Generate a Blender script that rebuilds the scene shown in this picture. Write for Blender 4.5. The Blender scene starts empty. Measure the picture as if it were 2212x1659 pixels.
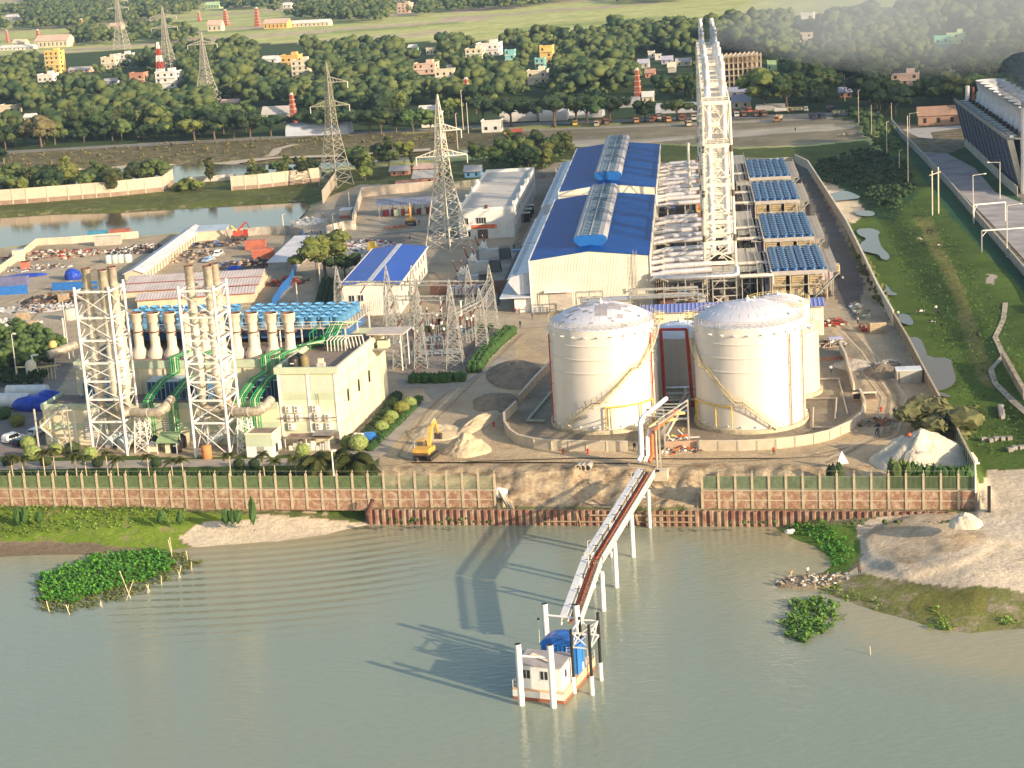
import bpy,bmesh,math,random
import numpy as np
from mathutils import Vector,Matrix,noise as mnoise
from mathutils.geometry import tessellate_polygon
rnd=random.Random(7)
R_=math.radians
C=bpy.context.scene.collection
SC=bpy.context.scene
CAMH=92.0;FPX=4100.0;PITCH=R_(13.95);ROLL=R_(3.7)
_r0=Vector((1,0,0));_u0=Vector((0,math.sin(PITCH),math.cos(PITCH)))
FWD=Vector((0,math.cos(PITCH),-math.sin(PITCH)))
RGT=_r0*math.cos(ROLL)-_u0*math.sin(ROLL)
UPV=_r0*math.sin(ROLL)+_u0*math.cos(ROLL)
CPOS=Vector((0,0,CAMH))
cam=bpy.data.cameras.new('camera');cam_o=bpy.data.objects.new('camera',cam);C.objects.link(cam_o)
cam.sensor_width=36;cam.lens=36*FPX/2212;cam.clip_start=1;cam.clip_end=20000
cam_o.matrix_world=Matrix(((RGT.x,UPV.x,-FWD.x,0),(RGT.y,UPV.y,-FWD.y,0),(RGT.z,UPV.z,-FWD.z,CAMH),(0,0,0,1)))
SC.camera=cam_o
SUN_AZ=R_(131);SUN_EL=R_(17)
w=bpy.data.worlds.new('World');SC.world=w;w.use_nodes=True
nt=w.node_tree;nt.nodes.clear()
wo=nt.nodes.new('ShaderNodeOutputWorld');bg=nt.nodes.new('ShaderNodeBackground');sky=nt.nodes.new('ShaderNodeTexSky')
sky.sky_type='NISHITA';sky.sun_disc=False;sky.sun_elevation=SUN_EL;sky.sun_rotation=SUN_AZ
sky.air_density=1.2;sky.dust_density=2.0
bg.inputs[1].default_value=0.14
nt.links.new(sky.outputs[0],bg.inputs[0]);nt.links.new(bg.outputs[0],wo.inputs[0])
sl=bpy.data.lights.new('sun','SUN');sl.energy=4.8;sl.angle=R_(0.6);sl.color=(1.0,0.78,0.53)
so=bpy.data.objects.new('sun',sl);C.objects.link(so);so.location=(200,-100,300)
sd=Vector((math.sin(SUN_AZ)*math.cos(SUN_EL),math.cos(SUN_AZ)*math.cos(SUN_EL),math.sin(SUN_EL)))
so.rotation_euler=sd.to_track_quat('Z','Y').to_euler()
SC.view_settings.view_transform='Standard';SC.view_settings.look='None';SC.view_settings.gamma=1
SC.view_settings.exposure=0.72
SC.render.engine='CYCLES'
SC.cycles.volume_step_rate=0.6;SC.cycles.volume_max_steps=128
SC.cycles.max_bounces=6;SC.cycles.volume_bounces=0
def P(x,y,z=0.0):
 d=RGT*((x-1106)/FPX)+UPV*((829.5-y)/FPX)+FWD
 return CPOS+d*((z-CAMH)/d.z)
def proj(p):
 q=Vector(p)-CPOS;Z=q.dot(FWD)
 return(1106+FPX*q.dot(RGT)/Z,829.5-FPX*q.dot(UPV)/Z)
def HT(x,yb,yt,zb=0.0):
 p=P(x,yb,zb);lo,hi=-10,130
 for i in range(40):
  m=(lo+hi)/2
  if proj((p.x,p.y,m))[1]>yt:lo=m
  else:hi=m
 return lo-zb
HS=R_(5.9);HP=R_(12.7)
def frame(a,b,z=0.0,h=HS):
 return Vector((a*math.cos(h)+b*math.sin(h),-a*math.sin(h)+b*math.cos(h),z))
def unframe(p,h=HS):
 return(p.x*math.cos(h)-p.y*math.sin(h),p.x*math.sin(h)+p.y*math.cos(h))
def S(a,b,z=0.0):return frame(a,b,z,HS)
def L(a,b,z=0.0):return frame(a,b,z,HP)
def fs(x,y,z=0.0,h=HS):return unframe(P(x,y,z),h)
MATS={}
def mat(name,col,rough=0.8,metal=0.0,var=0.12,scale=0.6,bump=0.0,bscale=3.0,col2=None,coord='Object',spec=0.4,stretch=None,detail=5,thr=None,rand=0.0):
 if name in MATS:return MATS[name]
 m=bpy.data.materials.new(name);m.use_nodes=True;MATS[name]=m
 n=m.node_tree;b=n.nodes['Principled BSDF'];k=n.links.new
 b.inputs['Roughness'].default_value=rough;b.inputs['Metallic'].default_value=metal
 b.inputs['Specular IOR Level'].default_value=spec
 tc=n.nodes.new('ShaderNodeTexCoord');mp=n.nodes.new('ShaderNodeMapping')
 if stretch:mp.inputs['Scale'].default_value=stretch
 k(tc.outputs[coord],mp.inputs['Vector'])
 nz=n.nodes.new('ShaderNodeTexNoise');nz.inputs['Scale'].default_value=scale;nz.inputs['Detail'].default_value=detail
 nz.inputs['Roughness'].default_value=0.65
 k(mp.outputs[0],nz.inputs['Vector'])
 mr=n.nodes.new('ShaderNodeMapRange')
 lo,hi=thr if thr else(0.3,0.7)
 mr.inputs['From Min'].default_value=lo;mr.inputs['From Max'].default_value=hi
 k(nz.outputs[0],mr.inputs['Value'])
 mx=n.nodes.new('ShaderNodeMix');mx.data_type='RGBA'
 c2=col2 if col2 else tuple(min(1,c*(1-2*var))for c in col)
 c1=col if col2 else tuple(min(1,c*(1+var))for c in col)
 mx.inputs[6].default_value=(*c1,1);mx.inputs[7].default_value=(*c2,1)
 k(mr.outputs[0],mx.inputs[0])
 out=mx.outputs[2]
 if rand:
  oi=n.nodes.new('ShaderNodeObjectInfo');hs=n.nodes.new('ShaderNodeHueSaturation')
  m1=n.nodes.new('ShaderNodeMapRange');m1.inputs['To Min'].default_value=1-rand;m1.inputs['To Max'].default_value=1+rand
  k(oi.outputs['Random'],m1.inputs['Value']);k(m1.outputs[0],hs.inputs['Value'])
  m2=n.nodes.new('ShaderNodeMath');m2.operation='MULTIPLY';m2.inputs[1].default_value=7.31
  m3=n.nodes.new('ShaderNodeMath');m3.operation='FRACT'
  m4=n.nodes.new('ShaderNodeMapRange');m4.inputs['To Min'].default_value=0.5-rand*.12;m4.inputs['To Max'].default_value=0.5+rand*.07
  k(oi.outputs['Random'],m2.inputs[0]);k(m2.outputs[0],m3.inputs[0]);k(m3.outputs[0],m4.inputs['Value']);k(m4.outputs[0],hs.inputs['Hue'])
  k(out,hs.inputs['Color']);out=hs.outputs[0]
 k(out,b.inputs['Base Color'])
 if bump:
  nb=n.nodes.new('ShaderNodeTexNoise');nb.inputs['Scale'].default_value=bscale;nb.inputs['Detail'].default_value=6
  k(mp.outputs[0],nb.inputs['Vector'])
  bp=n.nodes.new('ShaderNodeBump');bp.inputs['Strength'].default_value=min(1,bump);bp.inputs['Distance'].default_value=0.3*max(1,bump)
  k(nb.outputs[0],bp.inputs['Height']);k(bp.outputs[0],b.inputs['Normal'])
 return m
def ribbed(name,col,pitch=0.6,axis='X',rough=0.5,metal=0.0,col2=None,depth=0.04,line=None,var=0.1):
 """sheet metal with ribs along an axis; line darkens seams a little"""
 if name in MATS:return MATS[name]
 m=mat(name,col,rough,metal,var=var,scale=0.25,col2=col2,detail=4)
 n=m.node_tree;b=n.nodes['Principled BSDF'];k=n.links.new
 tc=n.nodes.new('ShaderNodeTexCoord');sp=n.nodes.new('ShaderNodeSeparateXYZ');k(tc.outputs['Object'],sp.inputs[0])
 ml=n.nodes.new('ShaderNodeMath');ml.operation='MULTIPLY';ml.inputs[1].default_value=2*math.pi/pitch
 if axis=='XY':
  ad=n.nodes.new('ShaderNodeMath');ad.operation='ADD';k(sp.outputs[0],ad.inputs[0]);k(sp.outputs[1],ad.inputs[1]);k(ad.outputs[0],ml.inputs[0])
 else:k(sp.outputs['XYZ'.index(axis)],ml.inputs[0])
 sn=n.nodes.new('ShaderNodeMath');sn.operation='SINE';k(ml.outputs[0],sn.inputs[0])
 bp=n.nodes.new('ShaderNodeBump');bp.inputs['Strength'].default_value=0.7;bp.inputs['Distance'].default_value=depth
 k(sn.outputs[0],bp.inputs['Height']);k(bp.outputs[0],b.inputs['Normal'])
 if line:
  mr=n.nodes.new('ShaderNodeMapRange');mr.inputs['From Min'].default_value=0.8;mr.inputs['From Max'].default_value=1.0
  k(sn.outputs[0],mr.inputs['Value'])
  old=b.inputs['Base Color'].links[0].from_socket
  mx=n.nodes.new('ShaderNodeMix');mx.data_type='RGBA';mx.inputs[7].default_value=(*line,1)
  k(mr.outputs[0],mx.inputs[0]);k(old,mx.inputs[6]);k(mx.outputs[2],b.inputs['Base Color'])
 return m
steel=mat('galvanised_steel',(.55,.54,.50),.5,.0,var=.15)
grey_steel=mat('grey_lattice_steel',(.42,.42,.39),.55,.2,var=.2)
cream_steel=mat('cream_painted_steel',(.74,.70,.60),.55,0,var=.12)
silver=mat('aluminium_cladding',(.66,.66,.68),.30,.75,var=.10,scale=1.2)
tarnish=mat('tarnished_cladding',(.66,.60,.50),.42,.15,var=.2,scale=.9)
dkpipe=mat('grey_lagged_pipe',(.42,.37,.29),.55,.1,var=.25,scale=1.5)
bright=mat('bright_cladding',(.74,.72,.74),.34,.35,var=.08,scale=1.0)
white=mat('white_paint',(.80,.79,.76),.55,0,var=.07,scale=.5)
offwhite=mat('off_white_render',(.72,.71,.68),.8,0,var=.10,scale=.3)
yellow=mat('yellow_paint',(.66,.48,.10),.5,0,var=.15,scale=2)
railyel=mat('pale_yellow_railing',(.72,.62,.28),.5,0,var=.15,scale=2)
red=mat('red_paint',(.45,.04,.02),.5,0,var=.2,scale=1)
orange=mat('orange_paint',(.70,.16,.04),.5,0,var=.2,scale=1)
blue=mat('blue_paint',(.03,.16,.50),.45,0,var=.15,scale=1)
lblue=mat('light_blue_paint',(.16,.38,.70),.5,0,var=.15,scale=1)
black=mat('black_plastic',(.02,.02,.022),.45,0,var=.2)
dark=mat('dark_void',(.018,.02,.022),.8,0,var=.2)
glass=mat('dark_window_glass',(.03,.035,.04),.12,0,var=.2,spec=.6)
green_pipe=mat('green_pipe_paint',(.03,.30,.09),.4,0,var=.2,scale=1)
rust=mat('rusty_iron',(.17,.07,.045),.85,0,col2=(.07,.045,.035),scale=1.5,bump=.3)
brick=mat('weathered_brick',(.33,.19,.13),.9,0,col2=(.50,.42,.33),scale=.9,bump=.4,bscale=4)
redbrick=mat('red_kiln_brick',(.42,.12,.07),.9,0,var=.15,scale=.5)
concrete=mat('pale_concrete',(.47,.43,.36),.9,0,var=.15,scale=.5,bump=.15)
greyconc=mat('grey_concrete',(.30,.28,.26),.9,0,var=.2,scale=.3,bump=.15)
darkroof=mat('stained_flat_roof',(.27,.22,.19),.95,0,col2=(.17,.14,.12),scale=.4)
sandm=mat('dry_river_sand',(.56,.47,.33),.95,0,col2=(.42,.34,.22),scale=.25,bump=1.0,bscale=1.2)
palesand=mat('pale_dredged_sand',(.66,.60,.49),.95,0,col2=(.54,.47,.36),scale=.25,bump=1.0,bscale=1.2)
gravel=mat('grey_gravel',(.24,.22,.19),.95,0,var=.2,scale=1,bump=.8,bscale=5)
wood=mat('weathered_wood',(.36,.27,.17),.85,0,var=.2,scale=1)
bark=mat('bark',(.16,.12,.085),.95,0,var=.3,scale=2)
tarp=mat('blue_tarpaulin',(.02,.07,.50),.45,0,var=.3,scale=1,bump=1,bscale=1.2)
tyre=mat('tyre_rubber',(.025,.025,.025),.8)
porc=mat('brown_porcelain',(.12,.04,.03),.35,0,var=.2)
foliage=mat('leaves',(.085,.125,.035),.75,0,col2=(.035,.062,.020),scale=.55,thr=(.38,.62),rand=.38,spec=.25,coord='Object')
foliage_y=mat('yellow_green_leaves',(.17,.19,.045),.75,0,col2=(.08,.11,.028),scale=.9,rand=.2,spec=.25)
foliage_d=mat('dark_leaves',(.035,.062,.022),.75,0,col2=(.018,.036,.014),scale=.8,rand=.25,spec=.25)
hyac=mat('water_hyacinth_leaves',(.12,.34,.03),.5,0,col2=(.03,.12,.015),scale=1.0,rand=0,spec=.4)
palmleaf=mat('palm_fronds',(.14,.15,.045),.6,0,col2=(.06,.085,.025),scale=1.2,rand=.15,spec=.3)
class MB:
 def __init__(s):s.v=[];s.f=[];s.fm=[];s.sm=[];s.ms=[]
 def mi(s,m):
  if m not in s.ms:s.ms.append(m)
  return s.ms.index(m)
 def add(s,vs,fs_,m,smooth=False):
  o=len(s.v);s.v.extend([tuple(v)for v in vs]);i=s.mi(m)
  for f in fs_:
   s.f.append(tuple(o+k for k in f));s.fm.append(i);s.sm.append(smooth)
  return s
 def box(s,x0,y0,z0,x1,y1,z1,m):
  return s.add([(x0,y0,z0),(x1,y0,z0),(x1,y1,z0),(x0,y1,z0),(x0,y0,z1),(x1,y0,z1),(x1,y1,z1),(x0,y1,z1)],[(0,3,2,1),(4,5,6,7),(0,1,5,4),(1,2,6,5),(2,3,7,6),(3,0,4,7)],m)
 def cb(s,cx,cy,z0,wx,wy,h,m):return s.box(cx-wx/2,cy-wy/2,z0,cx+wx/2,cy+wy/2,z0+h,m)
 def bar(s,p,q,w,m,h=None):
  p=Vector(p);q=Vector(q);d=q-p
  if d.length<1e-6:return s
  d.normalize();up=Vector((0,0,1))if abs(d.z)<.95 else Vector((0,1,0))
  a=d.cross(up).normalized()*(w/2);b=a.cross(d).normalized()*((h or w)/2)
  vs=[p-a-b,p+a-b,p+a+b,p-a+b,q-a-b,q+a-b,q+a+b,q-a+b]
  return s.add(vs,[(0,1,2,3),(7,6,5,4),(0,4,5,1),(1,5,6,2),(2,6,7,3),(3,7,4,0)],m)
 def cyl(s,p,q,r0,m,r1=None,n=10,cap=True,capm=None):
  p=Vector(p);q=Vector(q);r1=r0 if r1 is None else r1;d=(q-p).normalized()
  up=Vector((0,0,1))if abs(d.z)<.95 else Vector((1,0,0))
  a=d.cross(up).normalized();b=d.cross(a)
  A=[p+(a*math.cos(t)+b*math.sin(t))*r0 for t in[2*math.pi*i/n for i in range(n)]]
  B=[q+(a*math.cos(t)+b*math.sin(t))*r1 for t in[2*math.pi*i/n for i in range(n)]]
  s.add(A+B,[(i,i+n,(i+1)%n+n,(i+1)%n)for i in range(n)],m,True)
  if cap:
   s.add(A,[tuple(range(n))],m);s.add(B,[tuple(range(n))[::-1]],capm or m)
  return s
 def tube(s,pts,r,m,n=8,cap=True):
  pts=[Vector(p)for p in pts];rs=r if isinstance(r,(list,tuple))else[r]*len(pts)
  rings=[];pa=None
  for i,p in enumerate(pts):
   if i==0:d=pts[1]-p
   elif i==len(pts)-1:d=p-pts[i-1]
   else:d=(pts[i+1]-p).normalized()+(p-pts[i-1]).normalized()
   if d.length<1e-6:d=Vector((0,0,1))
   d.normalize()
   if pa is None:
    up=Vector((0,0,1))if abs(d.z)<.95 else Vector((1,0,0));a=d.cross(up).normalized()
   else:
    a=pa-d*pa.dot(d);a.normalize()
   pa=a;b=d.cross(a)
   k=1.0
   if 0<i<len(pts)-1:
    c=(pts[i+1]-p).normalized().dot((p-pts[i-1]).normalized());k=1/math.sqrt(max(.3,(1+c)/2))
   rings.append([p+(a*math.cos(2*math.pi*j/n)+b*math.sin(2*math.pi*j/n))*rs[i]*(k if n>4 else 1)for j in range(n)])
  vs=[v for r_ in rings for v in r_];fs_=[]
  for i in range(len(pts)-1):
   fs_+=[(i*n+j,(i+1)*n+j,(i+1)*n+(j+1)%n,i*n+(j+1)%n)for j in range(n)]
  s.add(vs,fs_,m,True)
  if cap:s.add(rings[0],[tuple(range(n))],m);s.add(rings[-1],[tuple(range(n))[::-1]],m)
  return s
 def lathe(s,cx,cy,prof,m,n=32,a0=0,a1=2*math.pi,smooth=True):
  full=abs(a1-a0-2*math.pi)<1e-6;k=n if full else n+1
  vs=[];fs_=[]
  for r,z in prof:
   for j in range(k):
    t=a0+(a1-a0)*j/n;vs.append((cx+r*math.cos(t),cy+r*math.sin(t),z))
  for i in range(len(prof)-1):
   for j in range(n):
    j2=(j+1)%k if full else j+1
    fs_.append((i*k+j,i*k+j2,(i+1)*k+j2,(i+1)*k+j))
  return s.add(vs,fs_,m,smooth)
 def poly(s,pts,m):return s.add(pts,[tuple(range(len(pts)))],m)
 def prism(s,pts,z0,z1,m,top=None):
  n=len(pts);lo=[(p[0],p[1],z0)for p in pts];hi=[(p[0],p[1],z1)for p in pts]
  ar=sum(pts[i][0]*pts[(i+1)%n][1]-pts[(i+1)%n][0]*pts[i][1]for i in range(n))
  if ar<0:lo.reverse();hi.reverse()
  s.add(lo+hi,[(i,(i+1)%n,(i+1)%n+n,i+n)for i in range(n)],m)
  tr=tessellate_polygon([[Vector(v)for v in hi]])
  s.add(hi,[tuple(t)for t in tr],top or m)
  return s
 def gable(s,x0,x1,y0,y1,z0,ze,zr,wallm,roofm,over=.4,th=.18,wallm2=None):
  """gable building, ridge along y"""
  xm=(x0+x1)/2
  s.add([(x0,y0,z0),(x1,y0,z0),(x1,y0,ze),(xm,y0,zr),(x0,y0,ze),(x0,y1,z0),(x1,y1,z0),(x1,y1,ze),(xm,y1,zr),(x0,y1,ze)],[(0,1,2,3,4),(9,8,7,6,5),(0,4,9,5),(1,6,7,2)],wallm)
  sl_=(zr-ze)/(xm-x0);e0=ze-over*sl_+.03;y0-=over;y1+=over;zr2=zr+.03
  for sg,xe in((-1,x0-over),(1,x1+over)):
   vs=[(xe,y0,e0),(xm,y0,zr2),(xm,y1,zr2),(xe,y1,e0)]
   vt=[(a,b,c+th)for a,b,c in vs]
   fc=[(0,1,2,3),(7,6,5,4),(0,4,5,1),(2,6,7,3),(3,7,4,0)]
   if sg>0:fc=[f[::-1]for f in fc]
   s.add(vs+vt,fc,roofm)
  return s
 def blob(s,c,r,m,sub=2,jit=.18,seed=0,flat=True,squash=None):
  vs,fs_=ICO[sub];rr=random.Random(seed);c=Vector(c)
  r=(r,r,r)if not isinstance(r,(tuple,list))else r
  out=[]
  for v in vs:
   k=1+rr.uniform(-jit,jit);out.append((c.x+v[0]*r[0]*k,c.y+v[1]*r[1]*k,c.z+v[2]*r[2]*k))
  return s.add(out,fs_,m,not flat)
 def leaves(s,c,r,n,size,m,seed=0,shell=.6,droop=0):
  rr=random.Random(seed);c=Vector(c)
  for i in range(n):
   v=Vector((rr.gauss(0,1),rr.gauss(0,1),rr.gauss(0,1))).normalized()*(shell+(1.08-shell)*rr.random()**.5)
   p=c+Vector((v.x*r[0],v.y*r[1],v.z*r[2]))
   nrm=(v+Vector((rr.gauss(0,.6),rr.gauss(0,.6),rr.gauss(0,.6)+.4))).normalized()
   a=nrm.orthogonal().normalized();b=nrm.cross(a);t=rr.uniform(0,6.28)
   a2=a*math.cos(t)+b*math.sin(t);b2=nrm.cross(a2);k=size*rr.uniform(.6,1.3)
   s.add([p-a2*k*.5,p-b2*k*.35,p+a2*k*.6,p+b2*k*.35],[(0,1,2,3)],m)
  return s
 def heap(s,cx,cy,z0,rx,ry,h,m,n=36,rings=14,seed=0,rough=.12,peak=1.0,gul=.10):
  vs=[(cx,cy,z0+h)];fs_=[]
  for i in range(1,rings+1):
   t=i/rings
   for j in range(n):
    a=2*math.pi*j/n
    k=1+.18*mnoise.noise(Vector((math.cos(a)*1.3+seed,math.sin(a)*1.3,seed*.7)))
    gg=gul*mnoise.noise(Vector((math.cos(a)*7+seed,math.sin(a)*7,.3)))*math.sin(math.pi*t)
    nz=rough*mnoise.noise(Vector((math.cos(a)*t*6+seed,math.sin(a)*t*6,3.1*seed)))*math.sin(math.pi*t)
    z=z0+h*(max(0,(1-t**peak))+gg+nz)
    if i==rings:z=z0-.5
    vs.append((cx+rx*t*k*math.cos(a),cy+ry*t*k*math.sin(a),z))
  fs_+=[(0,1+j,1+(j+1)%n)for j in range(n)]
  for i in range(rings-1):
   fs_+=[(1+i*n+j,1+(i+1)*n+j,1+(i+1)*n+(j+1)%n,1+i*n+(j+1)%n)for j in range(n)]
  return s.add(vs,fs_,m,True)
 def lattice(s,base,top,zb,zt,nseg,w,m,wd=None,x4=True):
  """four-legged lattice: base/top are lists of four (x,y) corners"""
  wd=wd or w*.6
  lv=[zb+(zt-zb)*i/nseg for i in range(nseg+1)]
  def pt(c,i):
   t=i/nseg;return Vector((base[c][0]*(1-t)+top[c][0]*t,base[c][1]*(1-t)+top[c][1]*t,lv[i]))
  for c in range(4):s.bar(pt(c,0),pt(c,nseg),w,m)
  for i in range(nseg):
   for c in range(4):
    d=(c+1)%4
    s.bar(pt(c,i),pt(d,i+1),wd,m)
    if x4:s.bar(pt(d,i),pt(c,i+1),wd,m)
    if i:s.bar(pt(c,i),pt(d,i),wd,m)
  return s
 def build(s,name,parent=None,label=None,cat=None,group=None,kind=None):
  me=bpy.data.meshes.new(name);me.from_pydata(s.v,[],s.f)
  for m in s.ms:me.materials.append(m)
  me.polygons.foreach_set('material_index',s.fm);me.polygons.foreach_set('use_smooth',s.sm)
  me.update()
  o=bpy.data.objects.new(name,me);C.objects.link(o)
  if parent is not None:o.parent=parent
  tag(o,label,cat,group,kind)
  return o
def _ico():
 out={}
 for k in(1,2,3):
  b=bmesh.new();bmesh.ops.create_icosphere(b,subdivisions=k,radius=1)
  out[k]=([tuple(v.co)for v in b.verts],[tuple(v.index for v in f.verts)for f in b.faces]);b.free()
 return out
ICO=_ico()
def tag(o,label=None,cat=None,group=None,kind=None):
 if label:o['label']=label
 if cat:o['category']=cat
 if group:o['group']=group
 if kind:o['kind']=kind
 return o
def thing(name,label,cat,loc=(0,0,0),h=0.0,group=None):
 o=bpy.data.objects.new(name,None);C.objects.link(o);o.location=loc;o.rotation_euler=(0,0,-h)
 return tag(o,label,cat,group)
def one(mb,name,label,cat,loc=(0,0,0),h=0.0,group=None,kind=None):
 o=mb.build(name,None,label,cat,group,kind);o.location=loc;o.rotation_euler=(0,0,-h);return o
def clone(o,loc=None,h=None,label=None,group=None,scale=None,parent=None):
 c=o.copy();C.objects.link(c)
 if parent is not None:c.parent=parent
 if loc is not None:c.location=loc
 if h is not None:c.rotation_euler=(0,0,-h)
 if label:c['label']=label
 if group:c['group']=group
 if scale is not None:c.scale=scale if isinstance(scale,(tuple,list))else(scale,)*3
 for ch in o.children:clone(ch,parent=c)
 return c
def wbox(px0,px1,z=0):
 pass
class Fr:
 """a local frame: origin at a world point, heading h; q(world) gives local coordinates"""
 def __init__(s,o,h=HS):s.o=Vector(o);s.h=h;s.c=math.cos(h);s.s=math.sin(h)
 def q(s,p):
  d=Vector(p)-s.o;return Vector((d.x*s.c-d.y*s.s,d.x*s.s+d.y*s.c,d.z))
 def px(s,x,y,z=0):return s.q(P(x,y,z))
 def w(s,x,y,z=0):return s.o+Vector((x*s.c+y*s.s,-x*s.s+y*s.c,z))
def in_poly(X,Y,poly):
 inside=np.zeros(X.shape,bool);n=len(poly)
 xs=[p[0]for p in poly];ys=[p[1]for p in poly]
 m=(X>=min(xs))&(X<=max(xs))&(Y>=min(ys))&(Y<=max(ys))
 x=X[m];y=Y[m];r=np.zeros(x.shape,bool)
 for i in range(n):
  x0,y0=poly[i];x1,y1=poly[(i+1)%n]
  if y0==y1:continue
  c=((y0>y)!=(y1>y))&(x<(x1-x0)*(y-y0)/(y1-y0)+x0)
  r^=c
 inside[m]=r
 return inside
def seg_dist(X,Y,poly,closed=True):
 d=np.full(X.shape,1e9);n=len(poly)
 for i in range(n if closed else n-1):
  x0,y0=poly[i];x1,y1=poly[(i+1)%n];dx,dy=x1-x0,y1-y0;l2=dx*dx+dy*dy+1e-9
  t=np.clip(((X-x0)*dx+(Y-y0)*dy)/l2,0,1)
  d=np.minimum(d,np.hypot(X-x0-t*dx,Y-y0-t*dy))
 return d
def pw(pts,z=0.0):return[(P(x,y,z).x,P(x,y,z).y)for x,y in pts]
def vnoise(X,Y,sc,seed=0):
 """smooth value noise, numpy"""
 x=X/sc+seed*17.3;y=Y/sc-seed*9.1;xi=np.floor(x).astype(np.int64);yi=np.floor(y).astype(np.int64);fx=x-xi;fy=y-yi
 fx=fx*fx*(3-2*fx);fy=fy*fy*(3-2*fy)
 def h(a,b):
  k=(a*374761393+b*668265263+seed*1442695041)&0xffffffff;k=((k^(k>>13))*1274126177)&0xffffffff
  return((k^(k>>16))&0xffff)/65535.0
 return(h(xi,yi)*(1-fx)+h(xi+1,yi)*fx)*(1-fy)+(h(xi,yi+1)*(1-fx)+h(xi+1,yi+1)*fx)*fy
def fbm(X,Y,sc,seed=0,o=4):
 r=0;a=.5
 for i in range(o):r=r+a*vnoise(X,Y,sc/2**i,seed+i);a*=.5
 return r/(1-.5**o)
def sstep(e0,e1,x):
 t=np.clip((x-e0)/(e1-e0),0,1);return t*t*(3-2*t)
WZ=-5.4
BEACH_L=pw([(-400,1235),(-80,1212),(0,1204),(103,1198),(200,1200),(330,1192),(417,1181),(440,1180),(600,1170),(708,1154),(773,1137),(815,1129),(815,1105),(815,1060),(-400,1040)],WZ)
BEACH_R=pw([(1655,1120),(1668,1136),(1685,1148),(1721,1166),(1760,1180),(1785,1198),(1794,1221),(1775,1236),(1736,1244),(1756,1267),(1797,1288),(1822,1297),(1900,1325),(2000,1352),(2100,1368),(2300,1350),(2600,1330),(2600,1000),(1655,1060)],WZ)
MESA=pw([(1862,1150),(1910,1125),(2000,1112),(2110,1120),(2130,1060),(2190,1040),(2400,1040),(2400,1190),(2140,1175),(2130,1195),(2060,1222),(1960,1232),(1900,1200),(1862,1175)],-3)
POND1=pw([(-300,478),(0,469),(103,462),(232,459),(386,450),(570,440),(653,435),(668,443),(658,458),(643,474),(625,489),(591,492),(540,493),(489,493),(317,509),(155,519),(85,522),(39,531),(0,536),(-300,560)],-1)
CANAL=pw([(-200,388),(130,371),(324,359),(400,353),(560,353),(700,346),(800,341),(940,329),(1010,323),(1015,334),(940,345),(800,352),(700,365),(600,378),(500,386),(380,396),(250,400),(130,394),(-200,412)],-1)
CR=[(1642.6+.2575*a,329.7+.2575*b)for a,b in()]
def cA(l):return[(1642.6+.2575*a,329.7+.2575*b)for a,b in l]
def cB(l):return[(1582.7+.2892*a,659.5+.2892*b)for a,b in l]
PUD=[cA([(780,485),(950,488),(965,530),(860,537),(790,512)]),cA([(800,642),(930,632),(1012,665),(985,690),(1000,750),(1020,800),(1088,860),(1075,905),(1010,892),(1000,860),(930,842),(850,825),(830,762),(900,722),(820,692)]),cA([(1040,1090),(1075,1130),(1100,1168),(1152,1185),(1140,1200),(980,1192),(990,1165),(1060,1150)]),cA([(1110,1370),(1230,1345),(1290,1420),(1270,1455),(1170,1425)]),cB([(1300,240),(1400,240),(1440,330),(1460,390),(1630,395),(1640,450),(1675,560),(1620,620),(1520,645),(1470,580),(1400,510),(1370,440),(1430,410),(1340,370),(1330,310),(1350,290)]),cB([(1510,655),(1560,650),(1640,680),(1600,690)]),cA([(580,210),(655,214),(640,238),(600,230)]),cA([(590,340),(700,318),(770,335),(860,380),(720,398),(600,410)])]
cosS,sinS,cosP,sinP=math.cos(HS),math.sin(HS),math.cos(HP),math.sin(HP)
WALL_B=290.6;SHEET_B=289.0;GAP0=-69.6;GAP1=-35.4;WEND=7.4
WALLR=[(unframe(P(x,y)))for x,y in((1718,352),(1745,365),(1830,500),(1900,650),(2110,1040))]
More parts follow.
